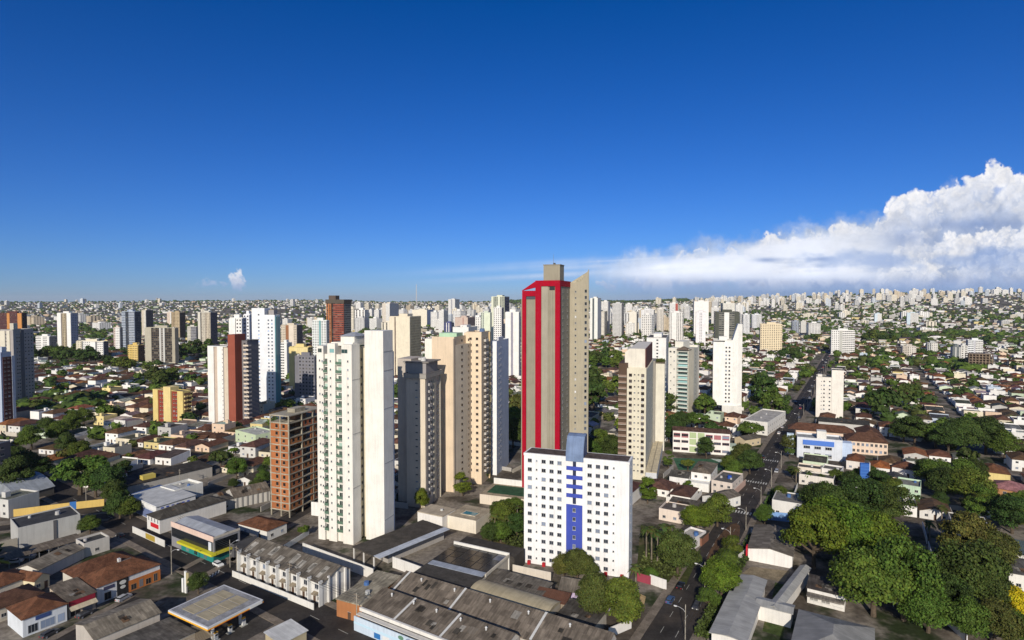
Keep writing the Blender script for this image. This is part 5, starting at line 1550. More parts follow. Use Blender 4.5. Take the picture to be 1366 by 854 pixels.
for k in range(9): rp.add(pm, (s.w * (k + .3) / 9, .4, 0))
rp.done()
low('workshop', 'grey two slope workshop roof at the bottom beside the fuel station', 'workshop', (101, 832), (186, 799.5), 4.4, -12, roof='gable', axis='x', rcol=FIBL, rise=1.6, wall=(.5, .46, .42), wins=0, door=False)
low('workshop', 'corrugated dark workshop roof at the bottom edge with a pale curb', 'workshop', (150, 851), (225, 820), 4.0, -14, roof='mono', rise=-1.0, rcol=(.13, .12, .11), wall=(.6, .58, .54), wins=0, door=False)
def pergola():
    s = edge_site((222, 850), (262, 833), 3.4, -9); t = root_at(s, 'pergola', 'wooden slatted pergola at the bottom edge left of the fuel canopy', 'pergola')
    f = MB()
    for x in (0, s.w): f.box(x-.1, x+.1, 0, s.d, 3.2, 3.45, 'plain_paint', (.45, .4, .33))
    for x in (0, s.w):
        for y in (.2, s.d-.2): f.box(x-.09, x+.09, y-.09, y+.09, 0, 3.2, 'plain_paint', (.4, .36, .3))
    f.build('frame', t)
    m = MB(); m.box(-.2, s.w + .2, -.08, .08, 3.46, 3.58, 'plain_paint', (.36, .29, .2)); rp = Repeat(t, 'slat')
    n = int(s.d / .55)
    for k in range(n): rp.add(m, (0, k * .55 + .2, 0))
    rp.done()
pergola()

# ---- fuel station
def fuel_station():
    s = edge_site((277, 838), (351, 800), 6.0, C=(303, 778))
    t = root_at(s, 'fuel_canopy', 'flat fuel station canopy with a yellow orange edge and cream roof panels', 'canopy')
    w, d = s.w, s.d
    m = MB(); m.box(0, w, 0, d, 5.2, 6.0, 'plain_paint', (.62, .63, .64)); m.face([(.4, .4, 6.004), (w-.4, .4, 6.004), (w-.4, d-.4, 6.004), (.4, d-.4, 6.004)], 'concrete', (.30, .30, .32)); m.build('roof_slab', t)
    pn = MB(); n = 4
    for i in range(2):
        for k in range(n):
            pn.box(2 + (w - 4) * k / n + .15, 2 + (w - 4) * (k + 1) / n - .15, d * (.18 + .36 * i), d * (.18 + .36 * i) + d * .30, 6.01, 6.10, 'metal_sheet', (.42, .36, .24))
    pn.build('roof_panels', t)
    e = MB()
    for (x0, x1, y0, y1) in ((-.06, w+.06, -.06, -.002), (w+.002, w+.06, 0, d), (-.06, -.002, 0, d)):
        e.box(x0, x1, y0, y1, 5.2, 5.55, 'plain_paint', (.85, .42, .02))
    e.box(-.07, w+.07, -.07, -.062, 5.2, 5.3, 'plain_paint', (.65, .06, .02))
    e.build('edge_stripe', t)
    sg = MB(); sg.box(w - 4.2, w - .4, -.16, -.07, 5.25, 6.05, 'plain_paint', (.75, .75, .72)); sg.build('sign_panel', t)
    rp = Repeat(t, 'column'); c = MB(); c.box(-.3, .3, -.3, .3, 0, 5.2, 'plain_paint', (.7, .7, .7))
    for x in (w * .25, w * .75):
        for y in (d * .25, d * .75): rp.add(c, (x, y, 0))
    rp.done()
    k = 0
    for x in (w * .25, w * .5, w * .75):
        for y in (d * .25, d * .75):
            P = s.O + s.u * x + s.v * (y - 1.4)
            q = thing('fuel_pump', 'grey fuel pump on an island under the canopy', 'fuel pump', P, s.rot, 'fuel pumps under the canopy')
            b = MB(); b.box(-.45, .45, -.3, .3, .15, 1.9, 'plain_paint', (.6, .6, .6)); b.build('body', q)
            b = MB(); b.box(-.46, .46, -.31, .31, 1.9, 2.15, 'plain_paint', (.8, .4, .03)); b.build('header', q)
            b = MB(); b.box(-.3, .3, -.33, -.30, 1.2, 1.7, 'window_glass', GL); b.build('display', q)
            b = MB(); b.box(-.9, .9, -.6, .6, 0, .15, 'concrete', (.4, .4, .38)); b.build('island', q)
    # forecourt
    f = MB(); f.face([(-9, -4, .0022), (w + 9, -4, .0022), (w + 9, d + 8, .0022), (-9, d + 8, .0022)], 'asphalt', (.055, .050, .046))
    o = f.build('forecourt', None, s.O, -R(s.rot)); o['kind'] = 'structure'
    keep_rect(s.O, s.rot, -10, w + 10, -6, d + 9)
    P = G(248, 791)
    q = thing('price_totem', 'white double totem sign of the fuel station at the street corner', 'sign', P, 25)
    b = MB(); b.box(-.35, .35, -.2, .2, 0, 6.6, 'plain_paint', (.78, .78, .75)); b.build('tall_panel', q)
    b = MB(); b.box(-1.6, -.9, -.2, .2, 0, 4.2, 'plain_paint', (.8, .8, .78)); b.build('short_panel', q)
    b = MB(); b.box(.35, 1.5, -.15, .15, 2.6, 6.3, 'plain_paint', (.35, .30, .16)); b.build('price_board', q)
fuel_station()
low('kiosk', 'small white roofed kiosk at the bottom edge right of the fuel canopy', 'kiosk', (354, 846), (387.6, 829.5), 3.8, -7, roof='mono', rise=.4, rmat='metal_sheet', rcol=(.60, .60, .58), wall=(.42, .36, .24), wins=1, door=False)

# ---- row houses
def row_houses():
    s = edge_site((321.6, 737), (430, 777.5), 6.6, 10.5); t = root_at(s, 'row_house', 'terrace of white two storey row houses under one patched grey roof', 'row house')
    w, d, h = s.w, s.d, s.h
    wl = MB(); wl.box(0, w, 0, d, 0, h, 'painted_wall', (.66, .65, .63))
    for x in (0, w): wl.face([(x, 0, h), (x, d, h), (x, d * .62, h + 2.6)], 'painted_wall', (.5, .48, .46))
    wl.build('wall', t)
    rf = MB(); rf.gable(0, w, 0, d, h + .05, 2.6, 'fibre_cement', (.17, .15, .13), 'x', .5, .14, 0, d * .12); rf.build('roof', t)
    half = d / 2 + d * .12; n = 8; slope = 2.6 / (d / 2)
    rnd = random.Random(4)
    for k in range(n):
        for j in range(2):
            pt = MB()
            x0 = w * k / n + rnd.uniform(.3, 1.5); y0 = rnd.uniform(.2, 3.4); L = rnd.uniform(1.8, 3.4); Wd = rnd.uniform(1.2, 2.4)
            zz = lambda y: h + .06 + 2.6 * y / (d * .62) + .03
            if y0 + L < d * .6: pt.face([(x0, y0, zz(y0)), (x0 + Wd, y0, zz(y0)), (x0 + Wd, y0 + L, zz(y0 + L)), (x0, y0 + L, zz(y0 + L))], 'fibre_cement', (.50, .48, .45)); pt.build('pale_roof_sheet', t)
    bays = Repeat(t, 'party_wall'); bm = MB(); bm.box(-.14, .14, -1.3, 0, 0, h + .8, 'painted_wall', (.78, .78, .77))
    aw = Repeat(t, 'awning'); am = MB(); am.face([(-1.2, 0, 0), (1.2, 0, 0), (1.2, -1.3, -.5), (-1.2, -1.3, -.5)], 'fibre_cement', (.40, .34, .26)); am.face([(-1.2, -1.3, -.5), (1.2, -1.3, -.5), (1.2, -1.3, -.6), (-1.2, -1.3, -.6)], 'fibre_cement', (.36, .3, .24))
    rp = Repeat(t, 'window'); dr = Repeat(t, 'door'); dm = door_mb()
    for k in range(n):
        x = w * k / n; bays.add(bm, (x, 0, 0)); xc = x + w / n / 2
        aw.add(am, (xc, 0, 3.4)); rp.add(win(1.7, 1.5, (.5, .5, .5), GL, True, 1), (xc, 0, 4.1)); dr.add(dm, (xc - 1, 0, 0)); rp.add(SMALLWIN, (xc + .9, 0, 1))
    bays.add(bm, (w, 0, 0)); bays.done(); aw.done(); rp.done(); dr.done()
    pl = Repeat(t, 'pilaster'); pm = MB(); pm.box(0, .5, -.3, .3, 0, h + 1.2, 'painted_wall', (.72, .71, .69))
    for q in (.2, .5, .8): pl.add(pm, (w, d * q, 0))
    pl.done()
    fw = MB(); fw.box(0, w, -3.2, -3.0, 0, 1.9, 'painted_wall', (.74, .73, .70)); 
    o = fw.build('garden_wall', None, s.O, -R(s.rot)); tag(o, 'low white street wall in front of the row houses', 'wall')
    keep_rect(s.O, s.rot, -2, w + 3, -4, d + 2)
row_houses()

# ---- agro store and neighbours
def agro_store():
    s = edge_site((228.5, 697), (284.5, 718), 8.4, C=(319, 705)); t = root_at(s, 'store', 'two storey corner store with teal ground floor, yellow awning band and grey metal roof', 'store')
    w, d, h = s.w, s.d, s.h
    m = MB(); m.box(0, w, 0, d, 0, h - .5, 'painted_wall', (.26, .26, .28)); m.build('wall', t)
    m = MB(); m.box(-.1, w + .1, -.15, .1, h - 1.4, h + .4, 'painted_wall', (.72, .54, .46)); m.box(w - .1, w + .1, .1, d, h - .5, h + .3, 'painted_wall', (.5, .46, .4)); m.build('fascia', t)
    m = MB(); m.gable(0.3, w - .2, .3, d, h - .45, 1.1, 'metal_sheet', (.38, .40, .43), 'x', .0, .12); m.build('roof', t)
    m = MB(); m.box(.4, w - .5, -.1, 0, 3.6, h - 1.6, 'window_glass', (.02, .024, .03)); m.box(w, w + .1, .6, d - 1, 3.6, h - 1.2, 'window_glass', (.012, .014, .018)); m.build('glass_front', t)
    m = MB(); m.box(w*.25, w + 1.6, -1.7, 0, 2.9, 3.6, 'plain_paint', (.60, .56, .03)); m.box(w, w + 1.5, 0, d * .75, 2.9, 3.5, 'plain_paint', (.52, .46, .04)); m.build('awning_band', t)
    m = MB(); m.box(w*.25, w + .05, -.12, 0, 0, 2.9, 'plain_paint', (.02, .22, .20)); m.box(w, w + .12, 0, d * .6, 0, 2.9, 'plain_paint', (.015, .14, .13)); m.build('teal_front', t)
    m = MB(); m.box(w - 2.6, w - 1.0, -.22, -.1, 3.8, 6.6, 'plain_paint', (.62, .66, .72)); m.build('banner', t)
    for q in (.4, .6, .82): win(2.0, 2.0, (.05, .25, .22), (.02, .03, .03), False, 1).build('shop_window', t, (w * q, -.12, .3))
agro_store()
low('annex', 'dark glass fronted annex between the teal store and the row houses', 'annex', (291, 722), (312, 729), 4.0, 9, roof='flat', rcol=(.05, .05, .05), wall=(.10, .10, .11), wins=2, door=False)
t, s = low('workshop', 'white fronted workshop with a red sign and a long dark hipped roof', 'workshop', (196, 686), (213, 693), 5.6, 26, roof='hip', rcol=(.085, .078, .070), rise=2.0, wall=(.70, .69, .67), wins=0, door=False)
m = MB(); m.box(s.w*.30, s.w*.9, -.12, 0, 1.6, 3.2, 'plain_paint', (.55, .02, .03)); m.build('red_sign', t)
rp = Repeat(t, 'window')
for q in (.15, .38, .62, .85): rp.add(win(.7, 1.5, (.5, .5, .5), GL, False, 0), (s.w * q, 0, 3.6))
rp.done()
m = MB(); m.box(-.5, s.w*2.4, -5, -4.8, 0, 2.4, 'painted_wall', (.68, .67, .64)); m.box(s.w * 1.0, s.w*1.7, -5.05, -4.75, .2, 2.2, 'plain_paint', (.42, .30, .05))
tag(m.build('street_wall', None, s.O, -R(s.rot)), 'white street wall with an ochre gate left of the teal store', 'wall')
t, s = low('hall', 'white parapet hall with a pale metal roof and blue window hoods', 'hall', (173, 661), (209, 677), 6.2, 15, roof='mono', rise=.7, rmat='metal_sheet', rcol=(.52, .52, .50), wall=(.62, .64, .68), wins=0, door=False)
m = MB(); m.box(0, s.w, -.3, 0, 4.6, 6.6, 'painted_wall', (.78, .78, .78)); m.build('parapet', t)
m = MB(); m.box(.5, s.w - .5, -.1, 0, .4, 3.8, 'painted_wall', (.14, .18, .34)); m.build('blue_wall_band', t)
hd = Repeat(t, 'window_hood'); hm = MB(); hm.box(-.5, .5, -.6, 0, 0, .5, 'plain_paint', (.06, .10, .40))
for k in range(6): hd.add(hm, (s.w * .98, 2 + k * 2, 5.2), R(90))
hd.done()
low('hall', 'white roofed hall with a raised parapet behind the pale metal roofed hall', 'hall', (214, 651.5), (233, 657), 6.4, C=(262, 644), roof='flat', rcol=(.50, .49, .46), wall=(.72, .72, .70), wins=0, door=False, par=1.0)
low('shed', 'bright blue roofed shed left of the white parapet hall', 'shed', (162, 664), (180, 669), 5.0, 16, roof='mono', rise=.8, rmat='metal_sheet', rcol=(.05, .10, .24), wall=(.3, .32, .4), wins=0, door=False)
t, s = low('depot', 'long dark roofed depot with a small yellow dormer on it', 'depot', (166, 650), (283, 622), 5.2, 13, roof='mono', rise=.8, rcol=(.060, .054, .050), wall=(.45, .43, .4), wins=0, door=False)
m = MB(); m.box(s.w*.22, s.w*.36, 2.5, 5.5, 5, 7.4, 'painted_wall', (.62, .5, .12)); m.build('dormer', t)
t, s = low('storehouse', 'pale walled storehouse with pilasters and a grey pitched roof left of the unfinished building', 'storehouse', (313, 664), (360, 654), 4.6, 12, roof='gable', axis='x', rcol=FIB, rise=2.4, wall=(.56, .54, .50), wins=0, door=False)
pl = Repeat(t, 'pilaster'); pm = MB(); pm.box(-.25, .25, -.3, 0, 0, 4.4, 'painted_wall', (.3, .29, .28))
for k in range(7): pl.add(pm, (s.w * (k + .4) / 7, 0, 0))
pl.done()
low('storehouse', 'dark gabled storehouse joined to the pale pilastered one', 'storehouse', (272, 674), (312, 664), 4.6, 12, roof='hip', rcol=(.10, .092, .085), rise=2.2, wall=(.5, .48, .45), wins=2, door=False)
low('house', 'brown tiled house below the unfinished building', 'house', (318, 698), (356, 708), 4, 9, roof='hip', rmat='roof_tile', rcol=TILE, rise=1.8, wall=(.74, .73, .7), wins=2)
low('house', 'pale green house with a stepped top left of the unfinished building', 'house', (314, 575), (341, 582), 6.5, 14, roof='flat', rcol=(.5, .5, .46), wall=(.56, .66, .45), wins=3, floors=2)

# ---- walls on the left
def wall_line(name, label, pts, h, col, th=.22, cat='wall', mat='painted_wall', group=None):
    P = [G(*p) for p in pts]
    t = thing(name, label, cat, P[0], 0, group)
    m = MB()
    for a, b in zip(P[:-1], P[1:]):
        d = (b - a); L = d.length; d.normalize(); n = Vector((d.y, -d.x, 0)) * th / 2
        q = [a - P[0] + n, b - P[0] + n, b - P[0] - n, a - P[0] - n]
        m.prism([(x.x, x.y) for x in reversed(q)] if (q[1] - q[0]).cross(q[2] - q[1]).z < 0 else [(x.x, x.y) for x in q], 0, h, mat, col)
    m.build('wall', t)
    return t, P
t, P = wall_line('perimeter_wall', 'yellow painted perimeter wall with a blue gate on the left', [(13, 690), (93, 680)], 3.0, (.68, .48, .15))
a, b = G(93, 680) - P[0], G(102, 679) - P[0]
m = MB(); m.face([(a.x, a.y, 0), (b.x, b.y, 0), (b.x, b.y, 3.2), (a.x, a.y, 3.2)], 'plain_paint', (.03, .14, .42)); m.face([(a.x, a.y + .1, 0), (b.x, b.y + .1, 0), (b.x, b.y + .1, 3.2), (a.x, a.y + .1, 3.2)], 'plain_paint', (.03, .14, .42)); m.build('gate', t)
wall_line('perimeter_wall', 'yellow perimeter wall right of the blue gate under the big tree', [(102, 679), (139, 675)], 3.0, (.68, .48, .15))
t, s = low('sports_hall', 'long curved grey vault roof behind the yellow wall', 'sports hall', (22, 663), (72, 649), 3.2, 26, roof='vault', axis='x', rmat='metal_sheet', rcol=(.33, .36, .40), rise=5.5, wall=(.14, .13, .12), wins=0, door=False)

# ---- white boundary wall, podium and roofs round the white balcony tower
wall_line('boundary_wall', 'long white boundary wall under the white balcony tower', [(404, 737), (498, 773)], 3.4, (.74, .73, .70))
def podium():
    s = edge_site((470, 729), (498.5, 742), 4.6, C=(588, 702)); t = thing('podium_roof', 'dark brown flat podium roof at the foot of the white balcony tower', 'roof', s.O, s.rot)
    keep_rect(s.O, s.rot, -1, s.w + 4, 0, s.d)
    m = MB(); m.box(0, s.w, 0, s.d, 4.2, 4.6, 'concrete', (.075, .066, .058)); m.build('deck', t)
    m = MB(); m.box(s.w, s.w + 3.0, 0, s.d, 4.6, 4.75, 'metal_sheet', (.50, .54, .60)); m.build('metal_strip', t)
    m = MB(); m.box(.2, s.w - .2, 6, s.d, 0, 4.2, 'painted_wall', (.4, .38, .36)); m.build('wall', t)
    rp = Repeat(t, 'column'); c = MB(); c.box(-.2, .2, -.2, .2, 0, 4.2, 'painted_wall', (.7, .68, .65))
    for x in (.4, s.w * .5, s.w - .4): rp.add(c, (x, .4, 0))
    rp.done()
podium()
def dark_hall():
    s = edge_site((545, 768), (623, 788.5), 5.6, C=(683, 743)); t = root_at(s, 'hall', 'wide hall with dark glazed roof panels and a pale skylight strip', 'hall')
    w, d, h = s.w, s.d, s.h
    m = MB(); m.box(0, w, 0, d, 0, h - .3, 'painted_wall', (.50, .46, .40)); m.box(0, w, -.25, 0, h - 1.2, h + .3, 'painted_wall', (.58, .52, .42)); m.build('wall', t)
    m = MB(); m.box(0, w, 0, d, h - .3, h, 'concrete', (.065, .060, .056)); m.build('roof', t)
    m = MB(); m.box(.5, w - .3, d * .36, d * .47, h, h + .12, 'metal_sheet', (.33, .37, .44)); m.build('skylight_strip', t)
    rp = Repeat(t, 'roof_panel')
    nx, ny = 6, 3
    for i in range(nx):
        for j in range(ny):
            x0, x1 = w * i / nx + .18, w * (i + 1) / nx - .18; y0, y1 = d * (.49 + .165 * j) + .12, d * (.49 + .165 * (j + 1)) - .12
            b = MB(); b.box(-(x1 - x0) / 2, (x1 - x0) / 2, 0, y1 - y0, 0, .1, 'window_glass', (.014, .015, .020)); rp.add(b, ((x0 + x1) / 2, y0, h + .01))
    rp.done()
    m = MB(); m.box(-.3, w + .3, d, d + .5, 0, h + .9, 'painted_wall', (.76, .74, .70)); m.box(w, w + .4, d * .4, d, h - .3, h + .5, 'painted_wall', (.55, .50, .42)); m.build('parapet', t)
    m = MB(); m.box(0, w + 2, d + .5, d + 8, 0, h - .2, 'concrete', (.052, .046, .042)); m.build('rear_roof', t)
    keep_rect(s.O, s.rot, 0, w + 2, 0, d + 9)
dark_hall()
wall_line('courtyard_wall', 'short white courtyard wall between the podium and the warehouses', [(524, 757), (562, 771)], 3.6, (.76, .75, .73))
low('white_annex', 'white walled annex with a cream roof beside the shaded grey tower', 'annex', (557, 683), (590, 690), 5.4, 9, roof='deck', rmat='metal_sheet', rcol=(.44, .38, .29), wall=(.78, .76, .73), wins=0, door=False, over=.1)
def pool_terrace():
    s = edge_site((597, 687.5), (635, 695), 5.0, C=(661, 680.5)); t = root_at(s, 'pool_terrace', 'raised cream terrace holding a small turquoise swimming pool', 'terrace')
    w, d, h = s.w, s.d, s.h
    m = MB(); m.box(0, w, 0, d, 0, h, 'painted_wall', (.76, .69, .58), top='paving', topcol=(.40, .34, .26)); m.build('retaining_wall', t)
    m = MB(); m.box(w * .30, w * .82, d * .25, d * .55, h + .02, h + .22, 'paving', (.55, .48, .38)); m.build('pool_rim', t)
    m = MB(); m.box(w * .34, w * .78, d * .29, d * .51, h + .06, h + .24, 'pool_water', (.012, .18, .25)); m.build('pool_water', t)
    keep_rect(s.O, s.rot, 0, w, 0, d)
pool_terrace()
def court():
    s = edge_site((640, 659), (715, 668), 4.2, 16); t = root_at(s, 'court_terrace', 'raised terrace with a dark green sports court right of the peach beige tower', 'terrace')
    w, d, h = s.w, s.d, s.h
    m = MB(); m.box(0, w, 0, d, 0, h, 'painted_wall', (.70, .62, .52), top='paving', topcol=(.35, .29, .22)); m.build('retaining_wall', t)
    m = MB(); m.box(2, w - 1, 3, d - 2, h, h + .03, 'concrete', (.030, .085, .045)); m.build('court_surface', t)
    m = MB(); m.box(.5, w, d - .5, d, h, h + 2.6, 'painted_wall', (.78, .77, .74)); m.build('rear_wall', t)
    keep_rect(s.O, s.rot, 0, w, 0, d + 3)
court()

# ---- warehouses in the bottom centre
def warehouse_strip(label, A, B, z, depth, rise, col, seed, caps=()):
    s = edge_site(A, B, z, depth); t = root_at(s, 'warehouse', label, 'warehouse')
    w, d, h = s.w, s.d, s.h
    m = MB(); m.box(0, w, .2, d, 0, h, 'painted_wall', (.42, .39, .36))
    for x in (0, w): m.face([(x, .2, h), (x, d, h), (x, d * .8, h + rise)], 'painted_wall', (.55, .52, .48))
    m.build('wall', t)
    m = MB(); m.gable(0, w, 0, d, h + .05, rise, 'fibre_cement', col, 'x', .3, .14, 0, d * .30); m.build('roof', t)
    zz = lambda y: h + .10 + rise * y / (d * .8) + .05
    cp = Repeat(t, 'ridge_cap'); 
    for q in caps:
        c = MB(); c.face([(-.35, -.2, zz(-.2)), (.35, -.2, zz(-.2)), (.35, d * .8, zz(d * .8)), (-.35, d * .8, zz(d * .8))], 'painted_wall', (.62, .62, .60)); cp.add(c, (w * q, 0, 0))
    cp.done()
    rnd = random.Random(seed)
    for k in range(10):
        ps = MB()
        x0 = rnd.uniform(0, w - 3); y0 = rnd.uniform(0, d * .5); a, b = rnd.uniform(.9, 2.4), rnd.uniform(1.2, 2.6)
        tone = rnd.choice([(.42, .40, .37), (.06, .055, .05), (.24, .21, .18), (.10, .09, .08)])
        ps.face([(x0, y0, zz(y0) - .02), (x0 + a, y0, zz(y0) - .02), (x0 + a, y0 + b, zz(y0 + b) - .02), (x0, y0 + b, zz(y0 + b) - .02)], 'fibre_cement', tone)
        ps.build('roof_patch', t)
    vn = Repeat(t, 'roof_vent'); v = MB(); v.tube([(0, 0, -.3), (0, 0, .5)], [.22, .22], 'plain_paint', (.55, .55, .55), 8); v.tube([(0, 0, .5), (0, 0, .8)], [.36, .10], 'plain_paint', (.6, .6, .6), 8)
    for k in range(5): y = d * .62; vn.add(v, (w * (k + .6) / 5.5, y, zz(y)))
    vn.done()
    return t, s
t, s = warehouse_strip('front warehouse strip with pale roof sheets above the blue painted wall', (482, 811), (660, 880), 5.2, 11, 1.9, (.175, .148, .124), 2, (.27, .62))
m = MB(); m.box(-.2, s.w, -.5, .1, 4.6, 5.5, 'painted_wall', (.72, .70, .66)); m.box(0, s.w, -1.9, -.5, 4.2, 4.4, 'painted_wall', (.6, .58, .55)); m.build('white_gutter', t)
def sign_wall():
    P = s.O - s.v * 2.2
    t2 = thing('painted_wall', 'pale blue street wall with green round emblems along the front warehouse', 'wall', P, s.rot)
    m = MB(); m.box(-.5, s.w, 0, .25, 0, 3.9, 'painted_wall', (.56, .66, .78)); m.build('wall', t2)
    m = MB(); m.box(-.5, s.w, -.04, 0, 1.9, 2.5, 'plain_paint', (.50, .68, .80)); m.build('upper_band', t2)
    for k, (x, c) in enumerate(((8, (.03, .16, .42)), (11, (.70, .70, .70)), (15, (.03, .16, .42)), (18.2, (.55, .10, .05)), (20.4, (.03, .05, .25)), (24, (.03, .05, .25)))):
        m = MB(); m.box(x - 1.1, x + 1.1, -.05, 0, .3, 1.7, 'plain_paint', c); m.build('painted_panel', t2)
    for x in (16.2, 18.8, 21.4):
        m = MB(); n = 14
        m.prism([(.9 * math.cos(2 * math.pi * k / n), .55 * math.sin(2 * math.pi * k / n)) for k in range(n)], 0, .05, 'plain_paint', (.12, .24, .16) if x != 18.8 else (.25, .3, .4))
        o = m.build('round_emblem', t2, (x, -.04, 3.1)); o.rotation_euler = (R(90), 0, 0)
sign_wall()
warehouse_strip('rear warehouse strip with a long grey corrugated slope and white bands', (516, 790), (800, 884), 5.0, 11, 2.6, (.190, .160, .134), 5, (.02, .33, .72))
low('warehouse', 'beige flat roofed end of the warehouses with a brick red door', 'warehouse', (449, 799.5), (483, 808.5), 4.8, C=(533, 769.5), roof='deck', rmat='fibre_cement', rcol=(.34, .31, .25), wall=(.40, .17, .07), wins=1, over=.2)
low('warehouse', 'curved silver and rusty yellow metal roof between the warehouses', 'warehouse', (625, 791), (728, 823), 5.0, C=(738, 801), roof='vault', axis='x', rmat='metal_sheet', rcol=(.42, .36, .24), rise=1.2, wall=(.4, .36, .3), wins=0, door=False)
low('shed', 'long grey roofed shed behind the curved metal roof', 'shed', (646, 774), (722, 795), 4.4, 7, roof='mono', rise=.5, rcol=(.15, .135, .12), wall=(.4, .37, .33), wins=0, door=False)
low('shed', 'rust brown roofed shed in front of the blue striped block', 'shed', (712, 797), (753, 806), 4.2, 5, roof='mono', rise=.5, rmat='metal_sheet', rcol=(.13, .055, .030), wall=(.3, .25, .2), wins=0, door=False)
t, s = low('long_house', 'grey roofed long house with a lilac gable facing the street', 'house', (746, 786), (847, 803), 4.0, C=(859, 786), roof='gable', axis='x', rcol=(.17, .15, .13), rise=1.8, wall=(.50, .42, .62), wins=0, door=False)
m = MB(); m.face([(s.w, -.2, 3.0), (s.w, s.d * .9, 3.0), (s.w + 2.2, s.d * .9, 2.3), (s.w + 2.2, -.2, 2.3)], 'fibre_cement', (.52, .38, .20)); m.build('awning', t)
rp = Repeat(t, 'window')
for q in (.25, .6): rp.add(SMALLWIN, (s.w, s.d * q, 1), R(90))
rp.done()
low('shed', 'broken dark roofed shed at the bottom centre beside the round trees', 'shed', (742, 822), (790, 838), 3.8, 9, roof='mono', rise=.6, rcol=(.085, .078, .072), wall=(.45, .42, .38), wins=0, door=False)
wall_line('yard_wall', 'stained white yard wall at the left foot of the blue striped block', [(684, 767), (735, 778)], 3.4, (.66, .60, .52))
wall_line('street_wall', 'white street wall beside the parked dark car', [(867, 779), (889, 787)], 3.0, (.76, .74, .72))
wall_line('street_wall', 'dark red and white street wall behind the palm at the blue striped block', [(850, 775), (868, 780)], 2.6, (.30, .05, .08))
wall_line('street_wall', 'white street wall at the bottom left of the road with arched tops', [(812, 851), (842, 838)], 2.6, (.72, .70, .68))

# ---- houses left of the avenue
low('house', 'white house with a dark grey roof left of the avenue', 'house', (893, 634.5), (918, 638), 4.8, 10, roof='gable', axis='x', rcol=(.085, .082, .080), rise=1.6, wall=(.78, .78, .78), wins=3)
t, s = low('house', 'tall white two storey house with a dusty brown roof left of the avenue', 'house', (922, 628.5), (948, 632), 7.6, C=(963, 619), roof='hip', rcol=(.19, .16, .13), rise=1.4, wall=(.80, .79, .77), wins=2, floors=2)
m = MB(); m.box(-2, s.w, -4.5, -.0, 0, 3.8, 'painted_wall', (.8, .8, .78)); m.build('front_extension', t)
t, s = low('house', 'brick and white house with a blue water tank on its flat roof', 'house', (949, 642), (977, 647), 5.8, C=(987, 633), roof='flat', rcol=(.12, .115, .11), wall=(.66, .58, .52), wins=3, floors=2)
m = MB(); m.tube([(s.w*.6, s.d*.5, 5.8), (s.w*.6, s.d*.5, 7.2)], [1.0, .85], 'plain_paint', (.02, .08, .40), 14); m.build('water_tank', t)
m = MB(); m.box(s.w, s.w + .2, -6, s.d + 4, 0, 2.8, 'painted_wall', (.58, .40, .33)); m.build('street_wall', t)
low('house', 'house with a plain grey brown roof and white gable beside the zebra crossing', 'house', (937, 661), (958, 668.5), 4.4, C=(967, 653.5), roof='gable', axis='y', rcol=(.17, .15, .13), rise=1.4, wall=(.80, .80, .78), wins=2)
low('house', 'long low pinkish house behind the palm garden', 'house', (879, 680), (937, 691), 4.0, C=(946, 681), roof='flat', rcol=(.12, .105, .10), wall=(.76, .66, .58), wins=4)
low('house', 'dark roofed cream house behind the long low pinkish house', 'house', (892, 671), (934, 679), 4.2, 6, roof='mono', rise=.8, rcol=(.11, .10, .09), wall=(.74, .70, .6), wins=2)
low('house', 'small white house in the half shade beside the palms', 'house', (900, 717.5), (921, 724), 3.4, C=(932, 708), roof='flat', rcol=(.36, .34, .32), wall=(.74, .72, .72), wins=2)
low('carport', 'dark roofed yard shelter with a brick red floor behind the palms', 'shelter', (905, 710), (936, 718), 3.0, 7, roof='mono', rise=.3, rcol=(.07, .065, .06), wall=(.25, .12, .08), wins=0, door=False)
def school():
    s = site(973.5, 608, 17.5, xl=897.5, d=11, yt=578.5); t = root_at(s, 'school_building', 'three storey school with white bands and pink and green panels', 'school')
    w, d, h = s.w, s.d, s.h
    m = MB(); m.box(0, w, 0, d, 0, h, 'painted_wall', (.80, .79, .77)); m.build('wall', t)
    m = MB(); m.gable(0, w, 0, d, h + .05, 1.0, 'fibre_cement', (.12, .07, .055), 'x', .5, .14); m.build('roof', t)
    rp = Repeat(t, 'window'); pp = Repeat(t, 'pink_panel'); gp = Repeat(t, 'green_panel')
    n = 7
    wd = w / n - .7
    pk = MB(); pk.box(-wd/2, wd/2, -.1, 0, 0, h * .20, 'painted_wall', (.42, .17, .19)); gn = MB(); gn.box(-wd/2, wd/2, -.1, 0, 0, h * .26, 'painted_wall', (.42, .52, .30)); A = win(wd, h * .12, (.35, .15, .16), GL, False, 2)
    for f, zz in enumerate((.04, .38, .68)):
        for k in range(n):
            x = w * (k + .5) / n
            if k in (2, 3) : gp.add(gn, (x, 0, h * zz)); continue
            if f == 2: pp.add(pk, (x, 0, h * zz))
            if f < 2 or k in (0, 1, 4, 6): rp.add(A, (x, -.1 if f == 2 else 0, h * zz + h * .06))
    rp.done(); pp.done(); gp.done()
    c = [G(898, 611), G(962, 613), G(985, 628), G(905, 627)]
    sheet('sports_court', c, .012, 'concrete', (.045, .13, .075)); keep_poly(c)
    c2 = [G(948, 612), G(980, 614), G(985, 627)]
    sheet('white_court_corner', c2, .018, 'concrete', (.55, .62, .58))
    m = MB(); m.box(w, w + 4, 2, d + 1, 0, 4.5, 'painted_wall', (.5, .58, .46)); m.build('side_annex', t)
school()
low('building', 'white flat roofed commercial building beside the upper avenue', 'building', (991, 561), (1024, 565), 8.0, C=(1041, 549), roof='flat', rcol=(.42, .40, .38), wall=(.74, .72, .68), wins=3, floors=2)
